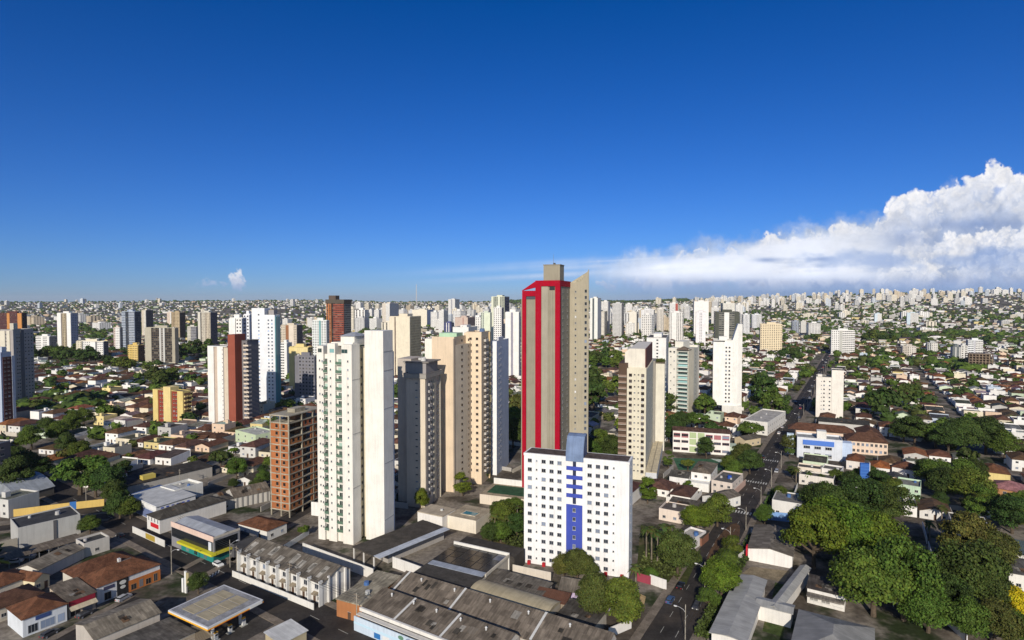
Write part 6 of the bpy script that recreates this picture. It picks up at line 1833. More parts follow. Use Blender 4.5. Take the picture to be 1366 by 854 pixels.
low('house', 'grey gabled house with a cream wall right of the school', 'house', (980, 583.5), (994, 587), 4.5, 14, roof='gable', axis='y', rcol=(.12, .11, .10), rise=1.6, wall=(.6, .5, .34), wins=1)

# ---- right of the avenue
def clinic():
    s = site(1123.5, 616, 24, xl=1063, d=13, yt=590); t = root_at(s, 'office_building', 'pale blue and white office building with a bright blue band under its roof', 'office')
    w, d, h = s.w, s.d, s.h
    m = MB(); m.box(0, w, 0, d, 0, h, 'painted_wall', (.66, .70, .78)); m.build('wall', t)
    m = MB(); roof_slab(m, 0, w, 0, d, h + .01, .9, wall=(.7, .72, .76), floor=(.34, .35, .36)); m.build('roof', t)
    m = MB(); m.box(w*.13, w*.82, -.5, 0, h - 3.0, h - .4, 'plain_paint', (.075, .19, .60)); m.build('blue_band', t)
    m = MB(); m.box(w*.45, w*.66, 3, 8, h, h + 4.4, 'painted_wall', (.74, .73, .70)); m.build('machine_room', t)
    rp = Repeat(t, 'window'); A = win(w * .15, 1.6, (.6, .6, .62), GL, True, 2)
    for z in (h - 5.2, h - 9.0, 1.0):
        for q in (.22, .46, .70): rp.add(A, (w * q, 0, z))
    rp.done()
    m = MB(); m.box(w, w + 5, 3, 9, 0, h - 1, 'painted_wall', (.50, .60, .78)); m.build('blue_wing', t)
    m = MB(); m.box(-5, -1.5, 6, 9, 0, h + 1, 'painted_wall', (.56, .68, .80)); m.build('stair_tower', t)
clinic()
def pink_school():
    s = site(1184, 609, 24, xl=1130, d=15, yt=591); t = root_at(s, 'convent', 'long pale pink building with small arched windows under brown tiled roofs', 'building')
    w, d, h = s.w, s.d, s.h; c = (.76, .60, .48)
    m = MB(); m.box(0, w, 0, d, 0, h, 'painted_wall', c); m.box(-26, 0, d + 6, d + 16, 0, h, 'painted_wall', c); m.build('wall', t)
    m = MB(); m.gable(0, w, 0, d, h + .05, 3.4, 'roof_tile', (.12, .060, .038), 'x', .6, .16, 6); m.build('roof', t)
    m = MB(); m.gable(-30, 6, d + 5, d + 16, h + .1, 3.0, 'roof_tile', (.125, .06, .038), 'x', .6, .16, 5); m.build('rear_roof', t)
    m = MB(); m.gable(w - 12, w, d - 2, d + 22, h + .3, 3.2, 'roof_tile', (.11, .056, .036), 'y', .6, .16, 5); m.build('wing_roof', t)
    m = MB(); m.box(w - 11.5, w - .5, d, d + 21, 0, h + .2, 'painted_wall', c); m.build('wing_wall', t)
    rp = Repeat(t, 'window'); A = win(1.4, 1.7, (.7, .6, .5), GL, True, 1)
    for f in range(2):
        for k in range(9): rp.add(A, (w * (k + .5) / 9, 0, h - 3.0 - f * 3.6))
    rp.done(); keep_rect(s.O, s.rot, -32, w, 0, d + 24)
pink_school()
low('hall', 'low dark roofed hall behind the pale pink building', 'hall', (1092, 562), (1160, 568), 6.0, 12, roof='mono', rise=.8, rcol=(.075, .072, .066), wall=(.55, .54, .52), wins=0, door=False)
low('house', 'brown hipped house in front of the pale pink building', 'house', (1129, 613), (1152, 616), 5, 12, roof='hip', rmat='roof_tile', rcol=(.16, .065, .034), rise=2.2, wall=(.74, .7, .66), wins=2)
low('house', 'bright orange roofed white house below the pale pink building', 'house', (1162, 622), (1187, 625), 4.6, 11, roof='hip', rmat='roof_tile', rcol=(.30, .105, .035), rise=2.0, wall=(.80, .79, .77), wins=2)
low('house', 'white house with a brown roof beside the bright orange roofed house', 'house', (1190, 622), (1219, 627), 4.6, 11, roof='hip', rmat='roof_tile', rcol=(.15, .065, .038), rise=2.2, wall=(.82, .80, .79), wins=2)
def blue_tower():
    P = G(1152.5, 658); t = thing('panel_tower', 'tall narrow bright blue panel tower among trees', 'tower', P, 20)
    h = z_at(P, 618); m = MB(); m.box(-1.8, 1.8, -.9, .9, 0, h, 'plain_paint', (.03, .12, .42)); m.build('tower_shaft', t)
    rp = Repeat(t, 'panel_rail'); b = MB(); b.box(-1.85, 1.85, -1.0, -.9, 0, .18, 'plain_paint', (.06, .20, .55))
    for k in range(9): rp.add(b, (0, 0, h * (k + .6) / 9.4))
    rp.done(); b = MB(); b.box(1.8, 2.1, -.9, .9, 0, h + .5, 'plain_paint', (.55, .56, .58)); b.build('side_rail', t)
    keep_rect(P, 20, -2, 2, -2, 2)
blue_tower()
t, s = low('house', 'pale green flat roofed house right of the blue panel tower', 'house', (1196, 647), (1228, 652), 6.2, 12, roof='flat', rcol=(.22, .22, .2), wall=(.50, .66, .50), wins=3, floors=2)
low('house', 'yellow house with a brown hipped roof at the right edge', 'house', (1307, 628), (1348, 633), 5.6, 14, roof='hip', rmat='roof_tile', rcol=(.15, .068, .036), rise=2.6, wall=(.74, .60, .26), wins=3)
low('house', 'orange brick house with a pinkish roof at the right edge', 'house', (1318, 648), (1364, 657), 6.6, 13, roof='hip', rmat='roof_tile', rcol=(.32, .15, .15), rise=2.4, wall=(.50, .26, .12), wins=3, floors=2)
wall_line('garden_wall', 'long white and brown garden wall under the trees on the right', [(1203, 673), (1258, 684)], 3.2, (.70, .62, .54))
wall_line('garden_wall', 'white garden wall below the orange brick house', [(1305, 690), (1348, 693)], 2.6, (.74, .73, .70))
low('hall', 'black flat roofed hall with white beams right of the palms', 'hall', (1272, 704.5), (1324, 713), 4.6, C=(1317, 692), roof='flat', rcol=(.040, .040, .042), wall=(.72, .70, .66), wins=3, door=False, par=.35)
low('hall', 'second black flat roof lower down right of the palms', 'hall', (1291, 736), (1338, 745), 4.4, C=(1326, 718), roof='flat', rcol=(.038, .038, .040), wall=(.72, .70, .66), wins=3, door=False, par=.35)
low('house', 'grey green roofed unit at the right edge beside the black roofs', 'house', (1338, 735), (1390, 745), 4.6, 12, roof='mono', rise=.6, rmat='metal_sheet', rcol=(.10, .13, .12), wall=(.74, .73, .7), wins=2, door=False)
low('house', 'white walled unit with a striped grey roof at the right edge', 'house', (1346, 764), (1400, 773), 5.0, 12, roof='mono', rise=.6, rcol=(.14, .135, .135), wall=(.78, .76, .72), wins=2, door=False)
low('house', 'small white flat house showing between the big trees on the right', 'house', (1222, 752), (1250, 760), 3.4, 7, roof='flat', rcol=(.40, .39, .37), wall=(.80, .79, .77), wins=2, door=False)
low('house', 'white garden shed showing left of the small white flat house', 'shed', (1192, 738), (1206, 743), 3.2, 6, roof='flat', rcol=(.45, .44, .42), wall=(.80, .79, .77), wins=1, door=False)
low('shed', 'dark brown roofed shed at the bottom right edge', 'shed', (1362, 826), (1420, 836), 3.8, 13, roof='mono', rise=.8, rcol=(.055, .048, .045), wall=(.4, .36, .32), wins=0, door=False)
wall_line('garden_wall', 'white garden wall running under the flowering tree', [(1310, 770), (1352, 793)], 2.4, (.72, .70, .66))
wall_line('garden_wall', 'white shaded garden wall below the big dark trees', [(1262, 832), (1290, 858)], 3.0, (.70, .70, .72))
def grey_complex():
    z = 4.4
    roofs = [((990, 767), (1021, 774), -13, 'wide grey metal roof beside the avenue'), ((975, 789), (1015, 799), -24, 'long grey metal roof at the bottom edge'), ((1013, 796), (1058, 807), -4.5, 'grey roof bridge'), ((1069, 754), (1080, 757), -32, 'long thin grey roof')]
    s0 = edge_site(*roofs[1][:2], z, roofs[1][2])
    t = thing('school_complex', 'complex of plain grey metal roofs with small grass courtyards at the bottom right', 'building', s0.O, s0.rot)
    inv = Matrix.Rotation(R(s0.rot), 4, 'Z')
    for k, (A, B, d, _) in enumerate(roofs):
        s = edge_site(A, B, z, d); keep_rect(s.O, s.rot, 0, s.w, 0, s.d)
        m = MB(); zz = z - .02 * k
        m.gable(0, s.w, 0, s.d, zz, .5, 'metal_sheet', (.37, .365, .345), 'y' if s.d > s.w else 'x', .5, .15)
        loc = inv @ (s.O - s0.O)
        rz = -R(s.rot - s0.rot)
        m.build('roof', t, loc, rz)
        m = MB(); m.box(.1, s.w - .1, .1, s.d - .1, 0, zz - .1, 'painted_wall', (.74, .72, .69)); m.build('wall', t, loc, rz)
    c = [G(1034, 777), G(1063, 785), G(1057, 805), G(1030, 797)]
    sheet('courtyard_lawn', c, .02, 'grass_cover', (.060, .085, .025)); keep_poly(c)
    c = [G(1022, 818), G(1050, 826), G(1044, 850), G(1017, 842)]
    sheet('courtyard_lawn', c, .02, 'grass_cover', (.055, .080, .022)); keep_poly(c)
    keep_poly([G(1008, 760), G(1075, 770), G(1060, 860), G(940, 860)])
grey_complex()
t, s = low('classroom', 'white hall with large windows under a dark roof below the bright green tree', 'hall', (1077, 784), (1127, 796), 4.4, 8, roof='mono', rise=.6, rcol=(.09, .08, .078), wall=(.74, .72, .69), wins=0, door=False)
for q in (.18, .5, .82): win(s.w * .24, 2.2, (.75, .75, .72), (.35, .34, .32), True, 1).build('large_window', t, (s.w * q, 0, 1.0))
m = MB(); m.box(0, s.w, -2.6, 0, 3.0, 3.3, 'fibre_cement', (.24, .22, .2)); m.build('porch_roof', t)
low('hall', 'grey hipped metal roof at the bottom edge right of the grass courtyards', 'hall', (1067, 813.5), (1165, 838), 4.6, -22, roof='hip', rmat='metal_sheet', rcol=(.27, .265, .25), rise=2.6, wall=(.6, .58, .56), wins=0, door=False)
t, s = low('house', 'white walled house with a grey roof and red sign beside the avenue', 'house', (998, 731), (1057, 742), 4.2, C=(1053, 708), roof='gable', axis='y', rcol=(.20, .18, .16), rise=1.2, wall=(.82, .81, .79), wins=0, door=False)
m = MB(); m.box(-.5, -.1, -1.5, .5, 2, 5.2, 'plain_paint', (.6, .02, .04)); m.build('red_sign', t)
c = [G(1002, 756), G(1054, 762), G(1046, 777), G(990, 765)]; sheet('front_yard', c, .010, 'paving', (.27, .22, .15)); keep_poly(c)
wall_line('street_wall', 'white street wall in front of the white walled house with a red sign', [(976, 757), (999, 738)], 2.4, (.76, .75, .73))
def blue_yard():
    a = [(1003, 707), (1058, 711)]; P = [G(*p) for p in a]
    t, P = wall_line('yard_wall', 'bright blue yard wall with a painted palm beside the avenue', [(1010, 692), (1060, 697)], 3.4, (.20, .36, .68))
    a, b = G(1010, 692) - P[0], G(1060, 697) - P[0]; dv = (b - a).normalized(); nv = Vector((dv.y, -dv.x, 0))
    m = MB()
    for k in range(7):
        an = R(20 + k * 23); c0 = a + dv * 9 + nv * .16
        m.face([(c0.x, c0.y, 1.6), (c0.x + dv.x * 1.1 * math.cos(an) + .05, c0.y + dv.y * 1.1 * math.cos(an), 1.6 + 1.1 * math.sin(an)), (c0.x + dv.x * 1.1 * math.cos(an + .15), c0.y + dv.y * 1.1 * math.cos(an + .15), 1.6 + 1.1 * math.sin(an + .15))], 'plain_paint', (.02, .03, .06))
    m.build('painted_palm', t)
    m = MB(); q0, q1 = a + dv * 1 + nv * .14, a + dv * 5 + nv * .14; m.face([(q0.x, q0.y, .1), (q1.x, q1.y, .1), (q1.x, q1.y, 2.6), (q0.x, q0.y, 2.6)], 'plain_paint', (.03, .10, .42)); q0, q1 = a + dv * 14 + nv * .14, a + dv * 18 + nv * .14; m.face([(q0.x, q0.y, .1), (q1.x, q1.y, .1), (q1.x, q1.y, 2.6), (q0.x, q0.y, 2.6)], 'plain_paint', (.03, .10, .42)); m.build('blue_doors', t)
    wall_line('yard_wall', 'low white wall along the pavement before the bright blue yard', [(1002, 711), (1057, 717)], 1.6, (.76, .75, .74))
    keep_poly([G(1002, 711), G(1058, 716), G(1062, 690), G(1010, 686)])
blue_yard()
t, s = low('house', 'flat grey roofed white house with a carport beside the avenue', 'house', (1030, 667.5), (1076, 675), 6.0, C=(1082, 662.5), roof='flat', rcol=(.20, .19, .18), wall=(.72, .71, .69), wins=3, par=.4)
low('house', 'row of small white flat roofed units with fences under the palms', 'house', (1066, 634), (1112, 641), 4.2, 8, roof='flat', rcol=(.13, .12, .11), wall=(.76, .72, .66), wins=4)
low('house', 'cream flat house with a dark roof in front of the pale blue office', 'house', (1064, 624), (1095, 628), 4.2, 8, roof='flat', rcol=(.10, .09, .085), wall=(.74, .66, .56), wins=3)
low('house', 'white flat house below the pale blue office', 'house', (1096, 626), (1122, 630), 4.4, 9, roof='flat', rcol=(.16, .15, .14), wall=(.80, .78, .76), wins=3)
t, s = low('shelter', 'grey slab roofs with white beams right of the flat grey roofed house', 'shelter', (1080, 652), (1120, 657), 3.4, 9, roof='mono', rise=.3, rcol=(.26, .25, .24), wall=(.7, .69, .67), wins=0, door=False)

# ================================================================== streets
AZ_R, AZ_L = 30.8, 16.0
AV0 = G(895, 840)
avd = V(AZ_R); avr = U(AZ_R)
def on_av(t, off=0.0): return AV0 + avd * t + avr * off
RZ = [0.004]
def road(name, a, b, width, walk=2.4, gaps=()):
    rz = RZ[0]; RZ[0] += .004
    a = Vector((a[0], a[1], 0)); b = Vector((b[0], b[1], 0)); L = (b - a).length; d = (b - a).normalized(); n = Vector((d.y, -d.x, 0))
    m = MB(); k = max(1, int(L / 300))
    for i in range(k):
        p, q = a + d * (L * i / k), a + d * (L * (i + 1) / k)
        m.face([tuple(x + Vector((0, 0, rz))) for x in (p + n * width / 2, q + n * width / 2, q - n * width / 2, p - n * width / 2)], 'asphalt', (.040, .035, .032))
    o = m.build(name); o['kind'] = 'structure'
    if walk:
        for sgn in (1, -1):
            e = 0.0; m = MB()
            for g0, g1 in sorted(gaps) + [(L, L)]:
                if g0 > e + 1:
                    p, q = a + d * e, a + d * g0
                    w0, w1 = n * sgn * (width / 2 + .002), n * sgn * (width / 2 + walk)
                    pts = [p + w0, q + w0, q + w1, p + w1]
                    if sgn > 0: pts = pts[::-1]
                    m.prism([(x.x, x.y) for x in pts], 0, .13, 'paving', (.21, .175, .145))
                e = g1
            if m.f:
                o = m.build('pavement'); o['kind'] = 'structure'
    h = Vector((n.x, n.y, 0)) * (width / 2 + walk)
    keep_poly([a + h, b + h, b - h, a - h])
road('avenue', on_av(-40), on_av(1500), 11.0, gaps=[(168, 181)])
L1d = (G(190, 705) - G(480, 845)).normalized(); l1c = G(300, 765)
road('street', l1c - L1d * 95, l1c + L1d * 260, 12.0, gaps=[(82, 100)])
L2d = V(15.8); l2c = G(226, 782)
road('street', l2c - L2d * 90, l2c - L2d * 8, 9.0)
road('street', l2c + L2d * 9, l2c + L2d * 160, 8.0)
road('street', G(-60, 712), G(150, 688), 7.0)
# zebra crossings, lane lines
def zebra(t, n=9):
    m = MB()
    for k in range(n):
        o = -4.6 + 9.2 * k / (n - 1)
        p = [on_av(t, o - .28), on_av(t + 3.2, o - .28), on_av(t + 3.2, o + .28), on_av(t, o + .28)]
        m.face([(q.x, q.y, .026) for q in p], 'road_paint', (.55, .54, .52))
    o = m.build('zebra_crossing'); o['kind'] = 'structure'
tz = lambda px: (G(*px) - AV0).dot(avd)
zebra(tz((993, 686))); zebra(tz((1024, 647))); zebra(tz((1040, 617)))
m = MB()
for k in range(60):
    t0 = -30 + k * 9.0
    for off in (-2.0, 2.0):
        if abs(t0 - 100) < 6: continue
        p = [on_av(t0, off - .07), on_av(t0 + 3.5, off - .07), on_av(t0 + 3.5, off + .07), on_av(t0, off + .07)]
        m.face([(q.x, q.y, .026) for q in p], 'road_paint', (.42, .41, .38))
for k in range(16):
    a = l1c - L1d * 60 + L1d * (k * 12); n = Vector((L1d.y, -L1d.x, 0))
    if 20 < k * 12 < 40: continue
    p = [a - n * .08, a + L1d * 4 - n * .08, a + L1d * 4 + n * .08, a + n * .08]
    m.face([(q.x, q.y, .026) for q in p], 'road_paint', (.42, .41, .38))
for k in range(8):
    a = G(262 + k * 4, 782 - k * 2.4); q = V(70)
    p = [a, a + q * .4, a + q * .4 + V(-20) * 2.6, a + V(-20) * 2.6]
    m.face([(x.x, x.y, .028) for x in p], 'road_paint', (.5, .5, .48))
o = m.build('road_marking'); o['kind'] = 'structure'
# red earth worn into the asphalt of the avenue
c = [on_av(62 + 26 * math.cos(k * .449), 1.5 + 3.6 * math.sin(k * .449)) for k in range(14)]
sheet('earth_patch', c, .023, 'paving', (.12, .070, .042))

# ================================================================== trees
def crown_mesh(kind, seed, n, leaf, name):
    """crown of leaf faces on unit size: radius 1, height about 1.1..1.3; trunk is separate"""
    rng = np.random.RandomState(seed)
    P = []; O = []
    if kind == 'round': K, cz, ry, rz, cr = 34, 1.0, .70, .62, .36
    elif kind == 'umbrella': K, cz, ry, rz, cr = 30, .95, .78, .20, .26
    elif kind == 'tall': K, cz, ry, rz, cr = 30, 1.35, .58, 1.0, .36
    else: K, cz, ry, rz, cr = 26, .9, .66, .48, .40
    for k in range(K):
        a = rng.rand() * 2 * math.pi; zz = rng.uniform(-.75, 1.0)
        rr = math.sqrt(max(0.02, 1 - zz * zz)) * rng.uniform(.62, 1.02)
        c = np.array([ry * rr * math.cos(a), ry * rr * math.sin(a), cz + rz * zz])
        r0 = cr * rng.uniform(.65, 1.15)
        m_ = int(n / K)
        d = rng.normal(size=(m_, 3)); d /= np.linalg.norm(d, axis=1)[:, None]
        d[:, 2] = np.where(d[:, 2] < -.3, -d[:, 2] * .4, d[:, 2])
        rad = r0 * rng.uniform(.35, 1.0, m_) ** .45
        P.append(c + d * rad[:, None] * np.array([1, 1, .8])); O.append(d + (c - [0, 0, cz]) * .6)
    P = np.concatenate(P); O = np.concatenate(O)
    N = len(P)
    nrm = O / np.linalg.norm(O, axis=1)[:, None] + rng.normal(size=(N, 3)) * .55
    nrm /= np.linalg.norm(nrm, axis=1)[:, None]
    t = np.cross(nrm, rng.normal(size=(N, 3))); t /= np.linalg.norm(t, axis=1)[:, None]
    b = np.cross(nrm, t)
    s = leaf * rng.uniform(.6, 1.35, N)[:, None]
    V4 = np.stack([P - t * s - b * s * .55, P + t * s * .3 - b * s * .9, P + t * s + b * s * .5, P - t * s * .4 + b * s * .9], 1).reshape(-1, 3)
    me = bpy.data.meshes.new(name)
    me.from_pydata(V4.tolist(), [], [(4 * i, 4 * i + 1, 4 * i + 2, 4 * i + 3) for i in range(N)])
    col = np.ones((N, 4), np.float32); v = rng.uniform(.62, 1.3, N); col[:, 0] = v * rng.uniform(.85, 1.2, N); col[:, 1] = v; col[:, 2] = v * .95
    at = me.attributes.new('Col', 'FLOAT_COLOR', 'CORNER'); at.data.foreach_set('color', np.repeat(col, 4, 0).ravel())
    me.uv_layers.new(name='UVMap'); me.materials.append(MATS['leaf'])
    return me
def trunk_mesh(kind, seed):
    rnd = random.Random(seed); m = MB(); bk = (.105, .08, .06)
    top = .62 if kind != 'tall' else .75
    m.tube([(0, 0, -.05), (.01, .01, top * .5), (.0, .02, top)], [.075, .058, .045], 'bark', bk, 7)
    for k in range(6):
        a = k * 1.05 + rnd.uniform(-.3, .3); L = rnd.uniform(.35, .6); z0 = top * rnd.uniform(.6, 1)
        p1 = (L * .5 * math.cos(a), L * .5 * math.sin(a), z0 + .16); p2 = (L * math.cos(a), L * math.sin(a), z0 + .34)
        m.tube([(0, 0, z0), p1, p2], [.04, .028, .014], 'bark', bk, 5, False)
    return m.mesh('trunk')
HI = {k: [(crown_mesh(k, 10 + i, n, lf, 'crown'), trunk_mesh(k, i)) for i in range(c)] for k, n, lf, c in (('round', 15000, .030, 4), ('umbrella', 9000, .033, 2), ('tall', 8000, .036, 1))}
LO = {k: [(crown_mesh(k, 40 + i, n, lf, 'crown'), trunk_mesh(k, 9 + i)) for i in range(c)] for k, n, lf, c in (('round', 1300, .105, 4), ('umbrella', 900, .10, 2), ('tall', 900, .11, 2))}
GREENS = {'bright green': (.090, .135, .014), 'mid green': (.074, .114, .018), 'dark green': (.042, .072, .016), 'olive green': (.072, .084, .020), 'yellow flowering': (.40, .34, .01)}
TREES = []
B_, M_, D_, O_, Y_ = 'bright green', 'mid green', 'dark green', 'olive green', 'yellow flowering'
def tree(P, r, kind='round', tone='mid green', hi=True, zs=1.0, label=None, jitter=True):
    pool = (HI if hi else LO)[kind]
    cm, tm = random.choice(pool)
    t = thing('tree', label, 'tree', P)
    t.rotation_euler[2] = random.uniform(0, 6.28); t.scale = (r * random.uniform(.88, 1.12), r * random.uniform(.88, 1.12), r * zs * random.uniform(.9, 1.12))
    g = GREENS[tone]; f = random.uniform(.85, 1.15) if jitter else 1
    put('crown', cm, t, color=tuple(q * f for q in g)); put('trunk', tm, t)
    t['tone'] = tone; t['shape'] = kind
    TREES.append(t)
    return t
def tpx(px, py, r, tone='mid green', kind='round', zs=1.0, label=None):
    if r > 13 and kind == 'round':            # a far grove: several trees of ordinary size
        rg = random.Random(int(px * 13 + py)); C0 = G(px, py); n = int((r / 8.5) ** 2)
        for k in range(n):
            a = 2.399 * k; q = r * math.sqrt((k + .4) / n)
            P = C0 + Vector((q * math.cos(a), q * math.sin(a), 0)); tree(P, rg.uniform(7, 10), rg.choice(['round', 'round', 'tall']), rg.choice([tone, tone, D_, M_]), False)
        KEEP.append((C0.x, C0.y, 1, 0, -r, r, -r, r)); return
    P = G(px, py); hi = P.y < 420
    t = tree(P, r, kind, tone, hi, zs, label)
    KEEP.append((P.x, P.y, 1, 0, -r*.55, r*.55, -r*.55, r*.55))
    return t
for a in [(1085, 757, 10.5, B_), (1128, 752, 11.5, B_), (1168, 757, 9.5, B_), (1112, 726, 10, B_), (1106, 702, 9, D_), (1148, 702, 10, D_), (1188, 706, 8.5, D_), (1085, 692, 7, D_),
          (1165, 822, 10.5, M_), (1205, 828, 11, M_), (1238, 844, 7, M_), (1276, 806, 7.5, D_), (1296, 810, 9.5, D_), (1320, 822, 6.5, D_), (1272, 826, 6, D_),
          (1288, 757, 9, O_), (1322, 765, 8, O_), (1348, 832, 5.5, Y_), (1290, 857, 6, M_), (1326, 860, 6, O_), (1352, 862, 5, M_),
          (957, 702, 7.5, M_), (962, 795, 6.5, B_), (945, 812, 3.5, M_), (904, 770, 7.5, O_), (795, 828, 6.5, O_), (826, 834, 7, M_), (752, 772, 4.5, O_), (770, 774, 5, O_), (783, 776, 4, O_), (617, 662, 5.0, B_, 'tall', .9),
          (672, 703, 5, M_), (690, 718, 5, D_), (655, 726, 4.5, D_), (668, 724, 4.5, M_), (684, 694, 5, M_), (640, 702, 3, O_), (662, 696, 4, D_),
          (107, 660, 13.5, M_, 'umbrella', 1.0), (128, 664, 9, M_, 'umbrella', 1.1), (142, 666, 8, D_), (160, 692, 6, D_), (174, 692, 5, M_), (120, 712, 4, M_), (152, 676, 6, D_),
          (1262, 668, 9, D_), (1296, 676, 9, M_), (1282, 655, 8, M_), (1248, 654, 8, M_), (1236, 645, 7, D_), (1300, 650, 7, D_), (1318, 684, 6, M_), (1350, 712, 8, D_), (1360, 698, 7, M_),
          (1248, 597, 12, M_, 'umbrella', 1.0), (1220, 595, 11, D_), (1285, 605, 11, D_), (1315, 606, 11, D_), (1340, 612, 9, M_), (1205, 590, 9, D_), (1265, 606, 9, D_),
          (1135, 660, 6, D_), (1175, 664, 7, D_), (1192, 668, 6, M_), (1144, 652, 5, M_), (1116, 646, 4, M_), (1178, 560, 12, D_), (1212, 545, 11, D_), (1160, 650, 5, D_),
          (1000, 590, 10, M_, 'umbrella', 1.0), (930, 577, 9, M_, 'umbrella', 1.1), (905, 580, 9, D_), (1030, 556, 10, M_), (1044, 556, 8, D_), (892, 590, 8, D_), (1000, 632, 7, D_), (988, 620, 6, O_), (980, 640, 5, M_), (942, 612, 6, D_), (1056, 605, 6, O_), (1042, 674, 4, M_), (1020, 700, 4, M_), (978, 745, 4, M_), (970, 760, 4, M_),
          (800, 487, 22, D_), (788, 490, 18, D_), (818, 492, 18, M_), (800, 530, 14, M_), (815, 520, 14, M_), (792, 545, 12, D_), (788, 520, 12, D_), (800, 612, 9, M_), (815, 618, 8, D_), (790, 622, 7, M_), (686, 575, 10, M_), (684, 598, 9, D_), (690, 560, 11, O_),
          (42, 600, 7.5, M_), (78, 590, 8, M_), (97, 580, 8, M_), (112, 568, 7, M_), (62, 578, 6, D_), (22, 662, 9, D_), (34, 642, 8, D_), (16, 630, 8, D_), (88, 607, 7, D_), (105, 618, 6, M_), (58, 640, 6, D_), (140, 560, 6, M_),
          (84, 478, 22, M_), (97, 482, 24, D_), (122, 484, 16, D_), (70, 476, 16, D_), (52, 480, 16, D_), (150, 492, 14, D_), (168, 494, 14, M_), (250, 474, 22, M_), (264, 474, 18, D_), (240, 478, 16, D_), (350, 648, 4, M_), (342, 660, 4, D_), (316, 640, 6, M_),
          (222, 510, 14, M_), (208, 515, 12, O_), (215, 520, 10, D_), (896, 552, 10, D_), (940, 555, 10, M_), (1020, 540, 12, D_), (1005, 520, 14, D_), (1055, 480, 18, D_), (1175, 455, 30, M_), (1165, 452, 26, D_)]:
    tpx(*a[:4], *(a[4:6] if len(a) > 4 else ()))

def palm_mesh(seed):
    rnd = random.Random(seed); m = MB()
    for k in range(17):
        a = k * 2.399; el = rnd.uniform(-.25, 1.0); L = rnd.uniform(2.3, 3.0)
        prev = None; n = 7
        for i in range(n + 1):
            q = i / n; r = L * q * math.cos(el * (1 - .35 * q)); z = L * (math.sin(el) * q - .75 * q * q)
            c = Vector((r * math.cos(a), r * math.sin(a), z)); wd = .42 * math.sin(math.pi * min(1, q * .9 + .1)) + .03
            sd = Vector((-math.sin(a), math.cos(a), 0)) * wd
            cur = (c - sd - Vector((0, 0, .12 * wd)), c, c + sd - Vector((0, 0, .12 * wd)))
            if prev:
                tone = (.060 * rnd.uniform(.7, 1.3), .085 * rnd.uniform(.7, 1.2), .020)
                m.face([prev[0], prev[1], cur[1], cur[0]], 'leaf', tone); m.face([prev[1], prev[2], cur[2], cur[1]], 'leaf', tone)
            prev = cur
    return m.mesh('fronds')
PALM = [palm_mesh(1), palm_mesh(2)]
_pt = MB(); _pt.tube([(0, 0, 0), (.03, 0, .5), (0, .02, 1)], [.30, .22, .17], 'bark', (.20, .17, .14), 8); PTR = _pt.mesh('trunk')
PALMS = []
def palm(px, py, h, label):
    P = G(px, py); t = thing('palm_tree', label, 'palm', P); t.rotation_euler[2] = random.uniform(0, 6)
    o = put('trunk', PTR, t); o.scale = (1, 1, h); o = put('fronds', random.choice(PALM), t, (0, 0, h)); PALMS.append(t)
    return t
_pl = ['leftmost palm of the row beside the blue striped block', 'second palm from the left in the row beside the blue striped block', 'middle palm of the row beside the blue striped block', 'fourth palm from the left in the row beside the blue striped block', 'rightmost palm of the row beside the blue striped block']
for (x, y, h), L in zip([(862, 748, 11), (869, 752, 12), (877, 753, 11), (885, 748, 12), (893, 744, 11)], _pl): palm(x, y, h, L)['group'] = 'palms beside the blue striped block'
for x, y, h, L in [(848, 777, 5, 'short palm at the right foot of the blue striped block'), (1222, 684, 7, 'palm above the dark trees left of the black roofs'), (1256, 700, 7, 'bright palm between the garden wall and black roofs'), (1240, 722, 7, 'yellowish palm among dark trees on the right'), (1266, 728, 6, 'low palm touching the upper black roof'), (1062, 644, 7, 'left palm in front of the small white units'), (1079, 646, 6, 'middle palm in front of the small white units'), (1095, 648, 5, 'right palm in front of the small white units'), (690, 700, 7, 'palm in the garden behind the dark glazed hall'), (678, 716, 7, 'palm nearest the dark glazed hall'), (660, 706, 6, 'palm beside the pool terrace wall')]:
    palm(x, y, h, L)
# low shrubs and gardens
def shrub_bed(label, pts, n, tone, h=1.6):
    P = [G(*p) for p in pts]; rnd = np.random.RandomState(len(pts) * n); m = MB()
    xs = [p.x for p in P]; ys = [p.y for p in P]; k = 0
    while k < n:
        x, y = rnd.uniform(min(xs), max(xs)), rnd.uniform(min(ys), max(ys))
        if not in_poly(x, y, P): continue
        k += 1; z = rnd.uniform(0, h) ; a = rnd.uniform(0, 6.28); q = rnd.uniform(.2, .5); f = rnd.uniform(.6, 1.4)
        c, s_ = math.cos(a) * q, math.sin(a) * q
        m.face([(x - c, y - s_, z), (x + c, y + s_, z + .1), (x + c * .5 - s_ * .6, y + s_ * .5 + c * .6, z + .5), (x - c * .7 - s_ * .5, y - s_ * .7 + c * .5, z + .45)], 'leaf', tuple(v * f for v in tone))
    o = m.build('shrub_bed'); tag(o, label, 'shrubs', None, 'stuff'); 
shrub_bed('bushy green garden bed behind the dark glazed hall', [(648, 722), (700, 735), (703, 690), (655, 688)], 1500, (.05, .075, .018), 2.2)
shrub_bed('overgrown verge beside the palm row and street wall', [(850, 770), (905, 775), (920, 745), (860, 740)], 1300, (.075, .080, .022), 1.6)
shrub_bed('green verge along the avenue right of the wall', [(925, 850), (952, 800), (962, 810), (945, 858)], 700, (.055, .085, .018), 1.8)
shrub_bed('bushes at the edge of the avenue before the white walled house', [(975, 760), (1000, 715), (1012, 722), (990, 765)], 600, (.05, .08, .018), 1.8)
shrub_bed('hedge on the verge beside the flat grey roofed house', [(1012, 690), (1030, 655), (1062, 662), (1030, 668)], 600, (.05, .08, .018), 1.6)
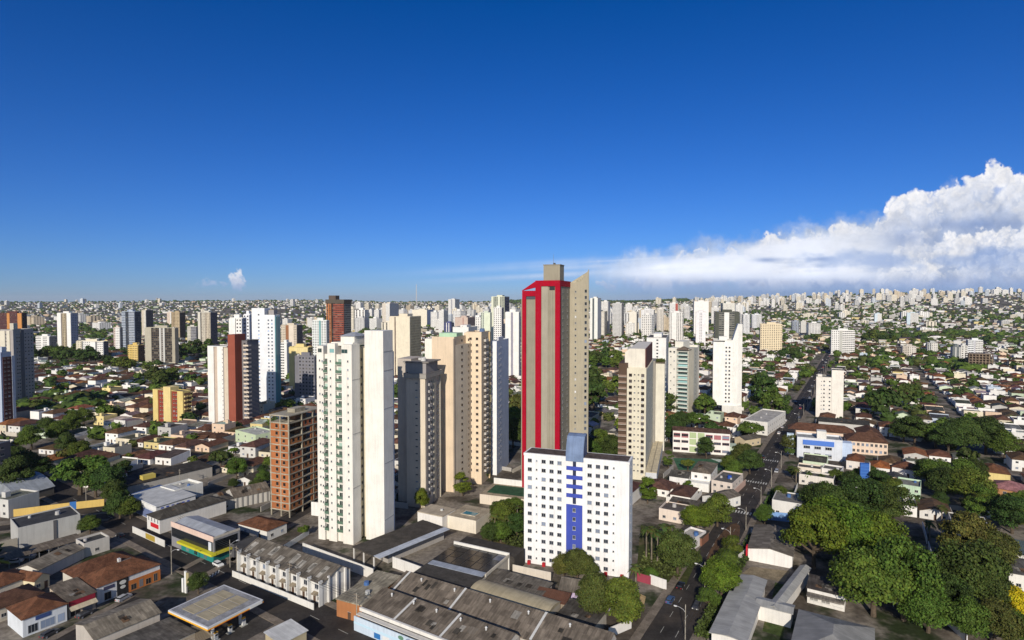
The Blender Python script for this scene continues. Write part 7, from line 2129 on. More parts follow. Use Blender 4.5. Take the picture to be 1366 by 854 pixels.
c = [G(848, 772), G(915, 780), G(935, 735), G(855, 700)]; sheet('garden_lawn', c, .006, 'grass_cover', (.060, .072, .022)); keep_poly(c)
c = [G(640, 735), G(720, 752), G(712, 690), G(648, 682)]; sheet('garden_lawn', c, .006, 'grass_cover', (.060, .072, .022)); keep_poly(c)

keep_poly([G(430, 735), G(560, 690), G(640, 660), G(720, 660), G(745, 760), G(850, 790), G(845, 870), G(420, 870)])
# ================================================================== houses in the blocks
WALLS = {'white': (.80, .79, .77), 'cream': (.74, .67, .52), 'pale grey': (.56, .55, .53), 'peach': (.74, .56, .42), 'pale yellow': (.74, .62, .30), 'pale blue': (.54, .62, .74), 'pale green': (.56, .66, .50)}
WKEY = ['white'] * 12 + ['cream'] * 4 + ['pale grey'] * 3 + ['peach'] * 2 + ['pale yellow', 'pale blue', 'pale green']
ROOFS = {'dark brown': (.095, .050, .033), 'brown': (.128, .064, .040), 'orange brown': (.24, .10, .045), 'grey': (.19, .18, .165), 'dark grey': (.085, .080, .075), 'pale': (.46, .45, .43)}
def house_proto(kind, seed):
    rnd = random.Random(seed); w, d = rnd.uniform(9, 11.5), rnd.uniform(11, 15); h = 3.2 if 'two' not in kind else 6.2
    W1 = (1, 1, 1); parts = {}
    wl = MB(); rf = MB()
    wl.box(-w/2, w/2, -d/2, d/2, 0, h, 'painted_wall', W1)
    tl = 'roof_tile' if 'tile' in kind else 'fibre_cement'
    if 'hip' in kind: rf.gable(-w/2, w/2, -d/2, d/2, h + .05, 1.9, tl, W1, 'y', .5, .14, w * .42)
    elif 'ell' in kind:
        rf.gable(-w/2, w/2, -d/2, d/2, h + .05, 1.7, tl, W1, 'y', .5, .14, w * .42)
        wl.box(-w/2 - 3, -w/2, 0, d/2, 0, h - .2, 'painted_wall', W1); rf.gable(-w/2 - 3, -w/2 + 3, .4, d/2, h - .15, 1.3, tl, W1, 'x', .4, .14)
    elif 'gable' in kind:
        rf.gable(-w/2, w/2, -d/2, d/2, h + .05, 1.6, tl, W1, 'y', .45, .14)
        for y in (-d/2, d/2): wl.face([(-w/2, y, h), (w/2, y, h), (0, y, h + 1.6)], 'painted_wall', W1)
    elif 'mono' in kind:
        wl = MB(); wl.prism([(-w/2, -d/2), (w/2, -d/2), (w/2, d/2), (-w/2, d/2)], 0, lambda x, y: h + .5 + (y + d/2) * .07, 'painted_wall', W1)
        z0, z1 = h + .45, h + .45 + d * .07 - .1
        wl.box(-w/2 - .12, w/2 + .12, d/2, d/2 + .15, 0, z1 + .8, 'painted_wall', W1)
        rf.face([(-w/2 + .15, -d/2 - .5, z0 + .12), (w/2 - .15, -d/2 - .5, z0 + .12), (w/2 - .15, d/2, z1 + .18), (-w/2 + .15, d/2, z1 + .18)], 'fibre_cement', W1)
        rf.face([(-w/2 + .15, -d/2 - .5, z0), (w/2 - .15, -d/2 - .5, z0), (w/2 - .15, -d/2 - .5, z0 + .12), (-w/2 + .15, -d/2 - .5, z0 + .12)], 'fibre_cement', W1)
    else:
        for (x0, x1, y0, y1) in ((-w/2, w/2, -d/2, -d/2 + .2), (-w/2, w/2, d/2 - .2, d/2), (-w/2, -w/2 + .2, -d/2 + .2, d/2 - .2), (w/2 - .2, w/2, -d/2 + .2, d/2 - .2)):
            wl.box(x0, x1, y0, y1, h, h + .7, 'painted_wall', W1)
        rf.box(-w/2 + .2, w/2 - .2, -d/2 + .2, d/2 - .2, h + .01, h + .12, 'fibre_cement', W1)
        wl.box(w*.05, w*.05 + 2, 1, 3, h + .12, h + 2.2, 'painted_wall', W1)
    # a yard wall in front and behind belongs to the lot
    me = {'wall': wl.mesh('wall'), 'roof': rf.mesh('roof')}
    return dict(kind=kind, w=w, d=d, h=h, wall=me['wall'], roof=me['roof'], wmb=wl, rmb=rf)
PROTO = [house_proto(k, i) for i, k in enumerate(['hip_tile', 'hip_tile', 'gable_tile', 'ell_tile', 'gable_fibre', 'mono_fibre', 'flat', 'flat_two', 'hip_tile_two', 'hip_tile', 'mono_fibre', 'ell_tile'])]
KW = {'hip': 'hipped', 'ell': 'angled', 'gable': 'gabled', 'mono': 'sloping', 'flat': 'flat'}
_hw = win(1.3, 1.1, (.5, .48, .45), GL, False, 1).mesh('window'); _hd = door_mb().mesh('door')
cand = []
def region_left(x, y): return x < -30 - .12 * (y - 200)
def gen_blocks():
    rng = random.Random(21)
    for az, left in ((AZ_R, False), (AZ_L, True)):
        u, v = U(az), V(az)
        org = AV0 if not left else l2c
        S = 104.0; str_w = 5.5
        for i in range(-16, 17):
            for j in range(-3, 16):
                for c in range(8):
                    for r in range(5):
                        a = i * S + str_w + (S - 2 * str_w) * (c + .5) / 8
                        b = j * S + str_w + (S - 2 * str_w) * (r + .5) / 5 + 20
                        P = org + u * (a + rng.uniform(-1, 1)) + v * (b + rng.uniform(-2.5, 2.5))
                        q = rng.random(); jx = rng.random()
                        if P.y < 150 or abs(P.x) > .95 * P.y + 30: continue
                        R_ = math.hypot(P.x, P.y)
                        if R_ > 1400: continue
                        if region_left(P.x, P.y) != left: continue
                        cand.append((R_, P, az + rng.choice((0, 180)) + (90 if False else 0), q, jx))
gen_blocks()
cand.sort(key=lambda c: c[0])
HOUSES = []
stuff_h = MB(); stuff_t = []
far_r = 1400
def house_colors(rnd, kind):
    wk = rnd.choice(WKEY)
    if 'tile' in kind: rk = rnd.choice(['dark brown', 'brown', 'dark brown', 'dark brown', 'brown', 'orange brown', 'brown'])
    elif 'flat' in kind: rk = rnd.choice(['grey', 'dark grey', 'pale'])
    else: rk = rnd.choice(['grey', 'grey', 'dark grey', 'dark grey', 'pale'])
    return wk, rk
rh = random.Random(99)
def corners_clear(P, rot, w, d):
    u, v = U(rot), V(rot)
    for a in (-.5, 0, .5):
        for b in (-.5, 0, .5):
            q = P + u * (w * a) + v * (d * b)
            if blocked(q.x, q.y): return False
    return True
for R_, P, rot, q, jx in cand:
    if q < .20:
        if not blocked(P.x, P.y):
            n = 1 if R_ < 500 else (1 + (jx < .4))
            for k in range(n):
                stuff_t.append((R_, Vector((P.x + rh.uniform(-5, 5), P.y + rh.uniform(-5, 5), 0)), rh.uniform(3.2, 6.5)))
        continue
    pr = rh.choice(PROTO); wk, rk = house_colors(rh, pr['kind'])
    sx, sy_ = rh.uniform(.85, 1.12), rh.uniform(.8, 1.15)
    if rh.random() < .28: stuff_t.append((R_, P + V(rot) * (pr['d'] * .62) + U(rot) * rh.uniform(-4, 4), rh.uniform(2.2, 4.2)))
    if not corners_clear(P, rot, pr['w'] * sx, pr['d'] * sy_): continue
    vis = abs(PX((P.x, P.y, 2))[0] - 683) < 690
    f = rh.uniform(.85, 1.12)
    wc = tuple(c * f for c in WALLS[wk]); rc = tuple(c * rh.uniform(.85, 1.2) for c in ROOFS[rk])
    if len(HOUSES) < 292 and vis:
        t = thing('house', None, 'house', P, rot, 'houses in the city blocks'); t.scale = (sx, sy_, rh.uniform(.92, 1.12))
        put('wall', pr['wall'], t, color=wc); put('roof', pr['roof'], t, color=rc)
        if R_ < 520:
            fl = 2 if pr['h'] > 5 else 1
            for s_ in (-1, 1):
                rz = 0 if s_ < 0 else math.pi
                for k in range(fl):
                    for x in (-.28, .28): put('window', _hw, t, (pr['w'] * x, s_ * pr['d'] / 2, 1 + 3 * k), rz)
                put('door', _hd, t, (0, s_ * pr['d'] / 2, 0), rz)
        HOUSES.append((t, wk, rk, pr['kind']))
    else:
        tmp = MB()
        for mbx, c in ((pr['wmb'], wc), (pr['rmb'], rc)):
            i0 = len(tmp.v); tmp.v.extend((x * sx, y * sy_, z) for x, y, z in mbx.v)
            tmp.f.extend(tuple(i0 + k for k in fc) for fc in mbx.f); mp = [tmp.mi(m_) for m_ in mbx.mats]
            tmp.m.extend(mp[k] for k in mbx.m); tmp.c.extend([c] * len(mbx.f)); tmp.uv.extend(mbx.uv)
        mb_append(stuff_h, tmp, (P.x, P.y, terrain(P.x, P.y)), -R(rot))
o = stuff_h.build('distant_houses'); tag(o, 'mass of small tiled and grey roofed houses filling the blocks farther off', 'houses', None, 'stuff')

# lot walls between houses: white strips seen all over the photograph
lw = MB(); rw = random.Random(8)
for R_, P, rot, q, jx in cand:
    if R_ > 900 or jx > .45: continue
    u, v = U(rot), V(rot)
    a = P + u * 5.6 - v * 9; b = P + u * 5.6 + v * 9
    if blocked(a.x, a.y) or blocked(b.x, b.y) or blocked((a.x + b.x) / 2, (a.y + b.y) / 2): continue
    g = rw.choice([(.76, .75, .72), (.76, .75, .72), (.6, .55, .48), (.45, .43, .41)]); n = u * .1
    lw.prism([((a + n).x, (a + n).y), ((b + n).x, (b + n).y), ((b - n).x, (b - n).y), ((a - n).x, (a - n).y)], 0, rw.uniform(1.8, 2.6), 'painted_wall', g)
    if rw.random() < .6:
        c0 = P - u * 5.4 - v * 9.4; c1 = P + u * 5.4 - v * 9.4; n = v * .1
        if not (blocked(c0.x, c0.y) or blocked(c1.x, c1.y)):
            lw.prism([((c0 - n).x, (c0 - n).y), ((c1 - n).x, (c1 - n).y), ((c1 + n).x, (c1 + n).y), ((c0 + n).x, (c0 + n).y)], 0, rw.uniform(1.8, 2.6), 'painted_wall', g)
o = lw.build('lot_walls'); tag(o, 'many low white and grey walls between the house lots', 'walls', None, 'stuff')

# trees of the blocks: the nearest as things, the rest as one mass
stuff_t.sort(key=lambda c: c[0])
far_tree = MB()
ICO = []
def ico():
    t = (1 + 5 ** .5) / 2
    v = [Vector(p).normalized() for p in ((-1, t, 0), (1, t, 0), (-1, -t, 0), (1, -t, 0), (0, -1, t), (0, 1, t), (0, -1, -t), (0, 1, -t), (t, 0, -1), (t, 0, 1), (-t, 0, -1), (-t, 0, 1))]
    f = [(0, 11, 5), (0, 5, 1), (0, 1, 7), (0, 7, 10), (0, 10, 11), (1, 5, 9), (5, 11, 4), (11, 10, 2), (10, 7, 6), (7, 1, 8), (3, 9, 4), (3, 4, 2), (3, 2, 6), (3, 6, 8), (3, 8, 9), (4, 9, 5), (2, 4, 11), (6, 2, 10), (8, 6, 7), (9, 8, 1)]
    return v, f
IV, IF = ico()
ftv, ftf, ftc = [], [], []
def blob(P, r, tone, rnd, quads=0, squash=.8):
    i0 = len(ftv); z0 = P.z + r * .75
    for v in IV:
        k = rnd.uniform(.72, 1.2); ftv.append((P.x + v.x * r * k, P.y + v.y * r * k, z0 + v.z * r * squash * k))
    for f in IF:
        g = rnd.uniform(.7, 1.3); ftf.append(tuple(i0 + q for q in f)); ftc.append((tone[0] * g, tone[1] * g, tone[2] * g))
    for k in range(quads):
        a = rnd.uniform(0, 6.283); zz = rnd.uniform(-.3, 1); rr = math.sqrt(1 - zz * zz) * r * rnd.uniform(.9, 1.15)
        c = Vector((P.x + rr * math.cos(a), P.y + rr * math.sin(a), z0 + zz * r * squash)); s_ = r * rnd.uniform(.16, .34); b = rnd.uniform(0, 6.28); tl = rnd.uniform(-.9, .9)
        i0 = len(ftv); e1 = Vector((math.cos(b), math.sin(b), tl)) * s_; e2 = Vector((-math.sin(b), math.cos(b), rnd.uniform(.1, 1))) * s_
        ftv.extend(tuple(q) for q in (c - e1, c + e2 * .8, c + e1, c - e2 * .7)); g = rnd.uniform(.7, 1.4)
        ftf.append((i0, i0 + 1, i0 + 2, i0 + 3)); ftc.append((tone[0] * g, tone[1] * g, tone[2] * g))
rt = random.Random(31)
TONES = [GREENS[k] for k in (M_, D_, D_, M_, O_)]
for R_, P, r in stuff_t:
    if blocked(P.x, P.y): continue
    if len(TREES) < 285 and abs(PX((P.x, P.y, 2))[0] - 683) < 690:
        tree(P, r, rt.choice(['round', 'round', 'umbrella', 'tall']) if r > 3 else 'round', rt.choice([M_, D_, D_, M_, O_, B_]), R_ < 330, rt.uniform(.85, 1.15))
    else:
        P.z = terrain(P.x, P.y); blob(P, r, rt.choice(TONES), rt, 26)

# ---- far city: beyond 1.4 km everything is a few pixels
fh = MB(); rf_ = random.Random(77)
def simple_house(mb, P, w, d, h, rise, rot, wc, rc):
    u, v = U(rot), V(rot); c = [P - u * w/2 - v * d/2, P + u * w/2 - v * d/2, P + u * w/2 + v * d/2, P - u * w/2 + v * d/2]
    H = Vector((0, 0, h)); t = [q + H for q in c]; D_n = Vector((0, 0, -4)); c = [q + D_n for q in c]
    for i in range(4): mb.face([c[i], c[(i + 1) % 4], t[(i + 1) % 4], t[i]], 'painted_wall', wc)
    if rise:
        r0, r1 = (t[0] + t[1]) / 2 + Vector((0, 0, rise)), (t[2] + t[3]) / 2 + Vector((0, 0, rise))
        mb.face([t[0], t[3], r1, r0], 'plain_paint', rc); mb.face([t[1], r0, r1, t[2]], 'plain_paint', rc); mb.face([t[0], r0, t[1]], 'painted_wall', wc); mb.face([t[2], r1, t[3]], 'painted_wall', wc)
    else: mb.face(t, 'plain_paint', rc)
N = 0
while N < 15000:
    r = 1400 * (6300 / 1400) ** (rf_.random() ** .80); an = R(rf_.uniform(-43, 43)); x, y = r * math.sin(an), r * math.cos(an)
    dens = .5 + .5 * math.sin(x * .0031 + 2) * math.sin(y * .0027)
    side = x / y
    if r > 5200 and -.02 < side < .30 and rf_.random() < .85: N += 1; continue
    if rf_.random() > .35 + .65 * dens: continue
    P = Vector((x, y, terrain(x, y))); az = AZ_L if side < -.12 else AZ_R
    # streets stay open
    u, v = U(az), V(az); a = P.dot(u) % 104; b = P.dot(v) % 104
    if a < 10 or b < 9: N += 1; continue
    k = rf_.random(); big = rf_.random() < .05
    if k < .44: wc, rc, rise = WALLS[rf_.choice(WKEY)], ROOFS[rf_.choice(['brown', 'dark brown', 'dark brown', 'brown'])], 2.2
    elif k < .8: wc, rc, rise = WALLS[rf_.choice(WKEY)], ROOFS[rf_.choice(['grey', 'dark grey', 'grey', 'pale'])], rf_.choice([0, 1.4])
    else: wc, rc, rise = (.8, .79, .77), ROOFS['pale'], 0
    fw_ = rf_.uniform(.55, 1.0); wc = tuple(c_ * fw_ for c_ in wc)
    w, d, h = (rf_.uniform(9, 14), rf_.uniform(10, 16), rf_.choice([3.2, 3.6, 6.5])) if not big else (rf_.uniform(20, 40), rf_.uniform(25, 50), rf_.uniform(6, 9))
    simple_house(fh, P, w, d, h, rise, az + rf_.choice([0, 90]), wc, rc); N += 1
    if rf_.random() < .55:
        q = Vector((x + rf_.uniform(-25, 25), y + rf_.uniform(-25, 25), 0)); q.z = terrain(q.x, q.y)
        blob(q, rf_.uniform(4, 8), rf_.choice(TONES), rf_, 10 if r < 2600 else 4)
o = fh.build('far_city'); tag(o, 'far city of tiny white and brown roofs reaching to the skyline', 'city', None, 'stuff')
# far woods on the skyline and green belts
for (x0, x1, ra, rb, n, rr) in ((-.02, .30, 5200, 6300, 900, 14), (-.9, .9, 5900, 6300, 900, 11), (-.34, -.22, 2100, 2500, 260, 12), (.52, .9, 1500, 1900, 160, 9), (.30, .9, 2600, 3400, 260, 9), (-.9, -.5, 1500, 2100, 260, 8), (-.26, -.20, 1500, 1750, 90, 10), (.60, .8, 900, 1000, 60, 7), (-.85, -.7, 560, 640, 40, 6)):
    for k in range(n):
        s_ = rf_.uniform(x0, x1); r = rf_.uniform(ra, rb); y = r / math.sqrt(1 + s_ * s_); P = Vector((s_ * y, y, terrain(s_ * y, y)))
        if r < 1400 and blocked(P.x, P.y): continue
        blob(P, rr * rf_.uniform(.6, 1.2), rf_.choice(TONES), rf_, 8)
me = bpy.data.meshes.new('distant_trees'); me.from_pydata(ftv, [], ftf); me.materials.append(MATS['leaf'])
at = me.attributes.new('Col', 'FLOAT_COLOR', 'CORNER'); ln = np.array([len(f) for f in ftf]); cc = np.ones((len(ftc), 4), np.float32); cc[:, :3] = np.array(ftc)
at.data.foreach_set('color', np.repeat(cc, ln, axis=0).ravel())
tag(put('distant_trees', me), 'scattered dark tree crowns between the far houses', 'trees', None, 'stuff')

# ---- far white towers: too small to show parts
FT = []
def box_tower(pitch, mat, wide=1.0, two=False):
    m = MB()
    def blk(x0, x1, y0, y1, h):
        c = (1, 1, 1)
        for a, b in (((x0, y0), (x1, y0)), ((x1, y0), (x1, y1)), ((x1, y1), (x0, y1)), ((x0, y1), (x0, y0))): m.wallq(a, b, -.15, h, mat, c, (pitch[0], pitch[1]))
        m.face([(x0, y0, h), (x1, y0, h), (x1, y1, h), (x0, y1, h)], 'concrete', (.5, .48, .46))
    blk(-.5 * wide, .5 * wide, -.5, .5, 1.0)
    m.box(-.2 * wide, .2 * wide, -.2, .2, 1.0, 1.09, 'painted_wall', (1, 1, 1))
    if two: blk(.5 * wide + .06, 1.3 * wide, -.4, .5, .93)
    return m
TP = [box_tower((.22, .075), FW), box_tower((.3, .07), FC), box_tower((.25, .08), FB), box_tower((.22, .07), FW, 1.3), box_tower((.24, .08), FW, .8, True)]
TC = {'white': (.82, .81, .79), 'cream': (.78, .72, .60), 'grey white': (.62, .62, .62), 'beige': (.66, .56, .42), 'bluish white': (.66, .72, .80)}
rq = random.Random(12)
FSPEC = []
def far_tower(px, r, h, w, col):
    y = r * ct; x = (px - 683) / F * y
    if not blocked(x, y): FSPEC.append((r, x, y, h, w, w * rq.uniform(.8, 1.1), col, rq.randrange(5), R(rq.choice([AZ_L, AZ_R]) + rq.uniform(-4, 4))))
def col_(): return rq.choice(['white'] * 6 + ['cream'] * 3 + ['grey white'] * 2 + ['beige', 'bluish white'])
for k in range(105): far_tower(rq.gauss(1080, 90) if k % 3 else rq.uniform(900, 1250), rq.uniform(3300, 5200), rq.uniform(26, 52), rq.uniform(15, 24), col_())
for k in range(34): far_tower(rq.uniform(1180, 1366), rq.uniform(3000, 5400), rq.uniform(22, 40), rq.uniform(16, 26), col_())
for k in range(66): far_tower(rq.uniform(470, 690), rq.uniform(1350, 3400), rq.uniform(30, 64), rq.uniform(17, 30), col_())
for k in range(54): far_tower(rq.uniform(785, 1010), rq.uniform(1350, 3200), rq.uniform(30, 62), rq.uniform(18, 30), col_())
for k in range(26): far_tower(rq.uniform(0, 480), rq.uniform(2300, 5200), rq.uniform(18, 40), rq.uniform(13, 20), col_())

for k in range(24): far_tower(rq.uniform(0, 480), rq.uniform(1250, 2300), rq.uniform(14, 38), rq.uniform(18, 34), rq.choice(['white', 'cream', 'beige', 'grey white']))
for k in range(18): far_tower(rq.uniform(1060, 1366), rq.uniform(1250, 2700), rq.uniform(12, 34), rq.uniform(18, 32), rq.choice(['white', 'cream', 'grey white']))
for k in range(70): far_tower(rq.uniform(870, 1366), rq.uniform(2900, 5300), rq.uniform(28, 52), rq.uniform(17, 27), col_())
FSPEC.sort(key=lambda q: q[0])
TM = [m.mesh('apartment_tower') for m in TP]; rest = MB()
for i, (r, x, y, h, w, w2, col, k, an) in enumerate(FSPEC):
    if i < 215:
        o = put('apartment_tower', TM[k], None, (x, y, terrain(x, y)), -an, TC[col]); o.scale = (w, w2, h)
        tag(o, None, 'apartment tower', 'far apartment towers'); FT.append((o, col))
    else:
        s_ = MB(); s_.v = [(a * w, b * w2, c * h) for a, b, c in TP[k].v]; s_.f = TP[k].f; s_.m = TP[k].m; s_.mats = TP[k].mats; s_.uv = TP[k].uv
        s_.c = [tuple(p_ * q_ for p_, q_ in zip(c, TC[col])) for c in TP[k].c]
        mb_append(rest, s_, (x, y, terrain(x, y)), -an)
tag(rest.build('distant_towers'), 'dense pale band of tiny high rises along the far skyline', 'towers', None, 'stuff')
# ================================================================== cars, lamps, poles
def car_parts():
    m = MB(); prof = [(-2.1, .35), (2.1, .35), (2.15, .75), (2.0, .92), (1.0, 1.0), (-1.9, 1.02), (-2.12, .8)]
    def ext(m, pr, y0, y1, mat, col, taper=0.0):
        n = len(pr); A = [(x, y0 + (taper if z > 1.2 else 0), z) for x, z in pr]; B = [(x, y1 - (taper if z > 1.2 else 0), z) for x, z in pr]
        m.face(A, mat, col); m.face(B[::-1], mat, col)
        for i in range(n): j = (i + 1) % n; m.face([A[j], A[i], B[i], B[j]], mat, col)
    ext(m, prof, -.85, .85, 'car_paint', (1, 1, 1))
    ext(m, [(.62, 1.36), (.35, 1.46), (-1.35, 1.46), (-1.7, 1.38)], -.66, .66, 'car_paint', (1, 1, 1)); body = m.mesh('body')
    m = MB(); ext(m, [(1.05, .99), (-1.85, 1.01), (-1.62, 1.40), (.55, 1.40)], -.78, .78, 'window_glass', (.02, .022, .026), .12); glass = m.mesh('cabin_glass')
    m = MB(); n = 12
    for s_ in (0,):
        a = [(.32 * math.cos(k * 2 * math.pi / n), -.1, .32 * math.sin(k * 2 * math.pi / n)) for k in range(n)]; b = [(x, .1, z) for x, _, z in a]
        m.face(a, 'plain_paint', (.25, .25, .26)); m.face(b[::-1], 'plain_paint', (.25, .25, .26))
        for i in range(n): j = (i + 1) % n; m.face([a[i], a[j], b[j], b[i]], 'plain_paint', (.02, .02, .02))
    wheel = m.mesh('wheel')
    m = MB(); m.box(2.08, 2.17, -.16, .16, .6, .78, 'plain_paint', (.7, .7, .66)); hl = m.mesh('headlight')
    m = MB(); m.box(-2.16, -2.08, -.14, .14, .62, .84, 'plain_paint', (.4, .02, .02)); tl = m.mesh('tail_light')
    m = MB(); m.box(-.17, .17, -.115, .115, -.17, .17, 'plain_paint', (.45, .45, .46)); rim = m.mesh('rim')
    return body, glass, wheel, hl, tl, rim
CP = car_parts()
CCOL = {'white': (.78, .78, .78), 'silver': (.42, .43, .45), 'black': (.012, .012, .014), 'dark grey': (.06, .06, .065), 'blue': (.05, .10, .22), 'red': (.35, .02, .02)}
CARS = []
def car(px, py, az, col, label=None, P=None):
    P = P if P is not None else G(px, py)
    t = thing('parked_car', label, 'car', (P.x, P.y, .022), 0, 'cars parked in the streets'); t.rotation_euler = (0, 0, R(90 - az))
    put('body', CP[0], t, color=CCOL[col]); put('cabin_glass', CP[1], t)
    for x in (-1.3, 1.3):
        for y in (-.78, .78): put('rim', CP[5], put('wheel', CP[2], t, (x, y, .32)))
    for y in (-.6, .6): put('headlight', CP[3], t, (0, y, 0)); put('tail_light', CP[4], t, (0, y, 0))
    CARS.append((t, col)); return t
car(908, 784, AZ_R, 'black', 'black car parked by the street wall below the olive tree on the avenue')
car(894, 803, AZ_R, 'blue', 'dull blue car on the left side of the avenue near the bottom')
car(929, 811, AZ_R + 180, 'dark grey', 'dark grey car on the right side of the avenue at the bottom')
car(1012, 621, AZ_R, 'white', 'white car on the left kerb of the avenue below the school')
car(1036, 630, AZ_R + 180, 'silver', 'silver car waiting at the zebra crossing on the right lane')
car(1039, 579, AZ_R, 'white', 'nearest white car of the three beside the white commercial building')
car(1043.5, 571, AZ_R, 'silver', 'silver car of the three beside the white commercial building')
car(1048, 562, AZ_R, 'white', 'farthest white car beside the white commercial building')
car(1018, 611, AZ_R, 'black', 'black car on the left kerb just above the white car below the school')
car(1058, 585, AZ_R, 'dark grey', 'dark grey car driving up the middle of the upper avenue')
car(1066, 560, AZ_R + 180, 'black', 'black car on the right kerb of the upper avenue')
car(291, 755, -55 + 180, 'white', 'white car crossing the corner by the teal store')
car(165, 800, 16, 'silver', 'silver car parked in front of the black shop front')
car(113, 822, 16, 'dark grey', 'dark grey car parked before the red sign shop')
car(66, 848, 16, 'dark grey', 'dark car at the bottom left edge before the pale blue corner shop')
car(81, 731, 70, 'silver', 'silver car at the right end of the carport')
car(21, 751, 70, 'white', 'white car at the left end of the carport')
car(38, 745, 70, 'silver', 'silver car in the middle of the carport')
car(60, 738, 70, 'black', 'black car in the carport between two silver cars')
car(160, 716, -55, 'dark grey', 'dark grey car on the left street in tree shade')
rc_ = random.Random(3)
for k in range(26):
    t0 = 330 + k * 34 + rc_.uniform(-8, 8); sd = rc_.choice((-4.3, 4.3, -1.6, 1.6)); q = on_av(t0, sd)
    car(0, 0, AZ_R + (180 if sd > 0 else 0), rc_.choice(['white', 'silver', 'black', 'dark grey', 'white', 'red']), None, q)

def lamp_parts():
    m = MB(); m.tube([(0, 0, 0), (0, 0, 9.2)], [.16, .11], 'concrete', (.34, .31, .27), 8); pole = m.mesh('pole')
    m = MB(); m.tube([(0, 0, 7.0), (.5, 0, 7.7), (1.4, 0, 8.1), (2.4, 0, 8.2)], [.05, .05, .045, .04], 'plain_paint', (.5, .5, .5), 6); arm = m.mesh('arm')
    m = MB(); m.box(2.2, 3.0, -.16, .16, 8.1, 8.28, 'plain_paint', (.65, .65, .66)); m.box(2.3, 2.95, -.13, .13, 8.02, 8.1, 'plain_paint', (.75, .75, .72)); head = m.mesh('lamp_head')
    m = MB(); m.box(-.06, .06, -1.1, 1.1, 8.5, 8.66, 'plain_paint', (.25, .2, .15)); m.box(-.06, .06, -.9, .9, 7.7, 7.84, 'plain_paint', (.25, .2, .15)); cross = m.mesh('cross_arm')
    m = MB(); m.tube([(.28, 0, 6.4), (.28, 0, 7.2)], [.24, .24], 'plain_paint', (.35, .36, .37), 10); trf = m.mesh('transformer')
    return pole, arm, head, cross, trf
LP = lamp_parts()
LAMPS = []
def lamp(px, py, az, label, arm=True, cross=True, trafo=False, P=None):
    P = P if P is not None else G(px, py)
    t = thing('street_lamp' if arm else 'utility_pole', label, 'street lamp' if arm else 'utility pole', (P.x, P.y, 0), 0, 'lamps and poles along the streets'); t.rotation_euler = (0, 0, R(90 - az))
    put('pole', LP[0], t)
    if arm: put('lamp_head', LP[2], put('arm', LP[1], t))
    if cross: put('cross_arm', LP[3], t)
    if trafo: put('transformer', LP[4], t)
    LAMPS.append(t)
for x, y, L in [(914, 853, 'street lamp at the bottom of the avenue, nearest the camera'), (940, 790, 'street lamp hidden by the bright round tree on the avenue'), (974, 738, 'street lamp on the avenue level with the white walled house'), (995, 708, 'street lamp by the bright blue yard wall'), (1015, 678, 'street lamp by the zebra crossing beside the flat grey roofed house'), (1029, 650, 'street lamp at the upper zebra crossing'), (1042, 625, 'street lamp before the pale blue office')]:
    lamp(x, y, AZ_R - 90, L, True, False)
lamp(316, 766, 35, 'tall pale utility pole at the left end of the row houses', False, True, True)
lamp(307, 757, 35, 'shorter leaning lamp pole beside the teal store corner', True, False)
lamp(229, 766, 100, 'curved street lamp before the orange shop wall', True, False)
lamp(476, 836, 35, 'utility pole before the brick red warehouse door', False, True)
lamp(387, 791, 35, 'utility pole in front of the middle of the row houses', False, True)
lamp(240, 652, 35, 'utility pole with cross arms on the long dark depot', False, True)
lamp(115, 671, 35, 'utility pole beside the big tree and yellow wall', False, True)
for k in range(14):
    q = on_av(300 + k * 40, 6.2); lamp(0, 0, AZ_R - 90, None, True, False, P=q)
def cables(label, pts, zs):
    m = MB(); P0 = Vector((pts[0].x, pts[0].y, 0))
    for a, b in zip(pts[:-1], pts[1:]):
        d = (b - a).normalized(); n = Vector((d.y, -d.x, 0))
        for off in (-.9, 0, .9):
            for z in zs:
                q = []
                for k in range(5):
                    f = k / 4; c = a.lerp(b, f) - P0 + n * off; q.append((c.x, c.y, z - 1.0 * 4 * f * (1 - f)))
                m.tube(q, [.028] * 5, 'plain_paint', (.03, .03, .03), 4, False)
    t = thing('power_cables', label, 'cables', P0); m.build('wire', t)
cables('overhead power cables along the right kerb of the avenue', [on_av(-20 + 30 * k, 6.4) for k in range(14)], (8.6,))
cables('overhead power cables in front of the row houses and warehouses', [G(476, 836), G(387, 791), G(316, 766), G(240, 718)], (8.6, 7.8))
cables('overhead power cables across the gardens by the blue panel tower', [G(1195, 700), G(1262, 690), G(1340, 690)], (8.6,))

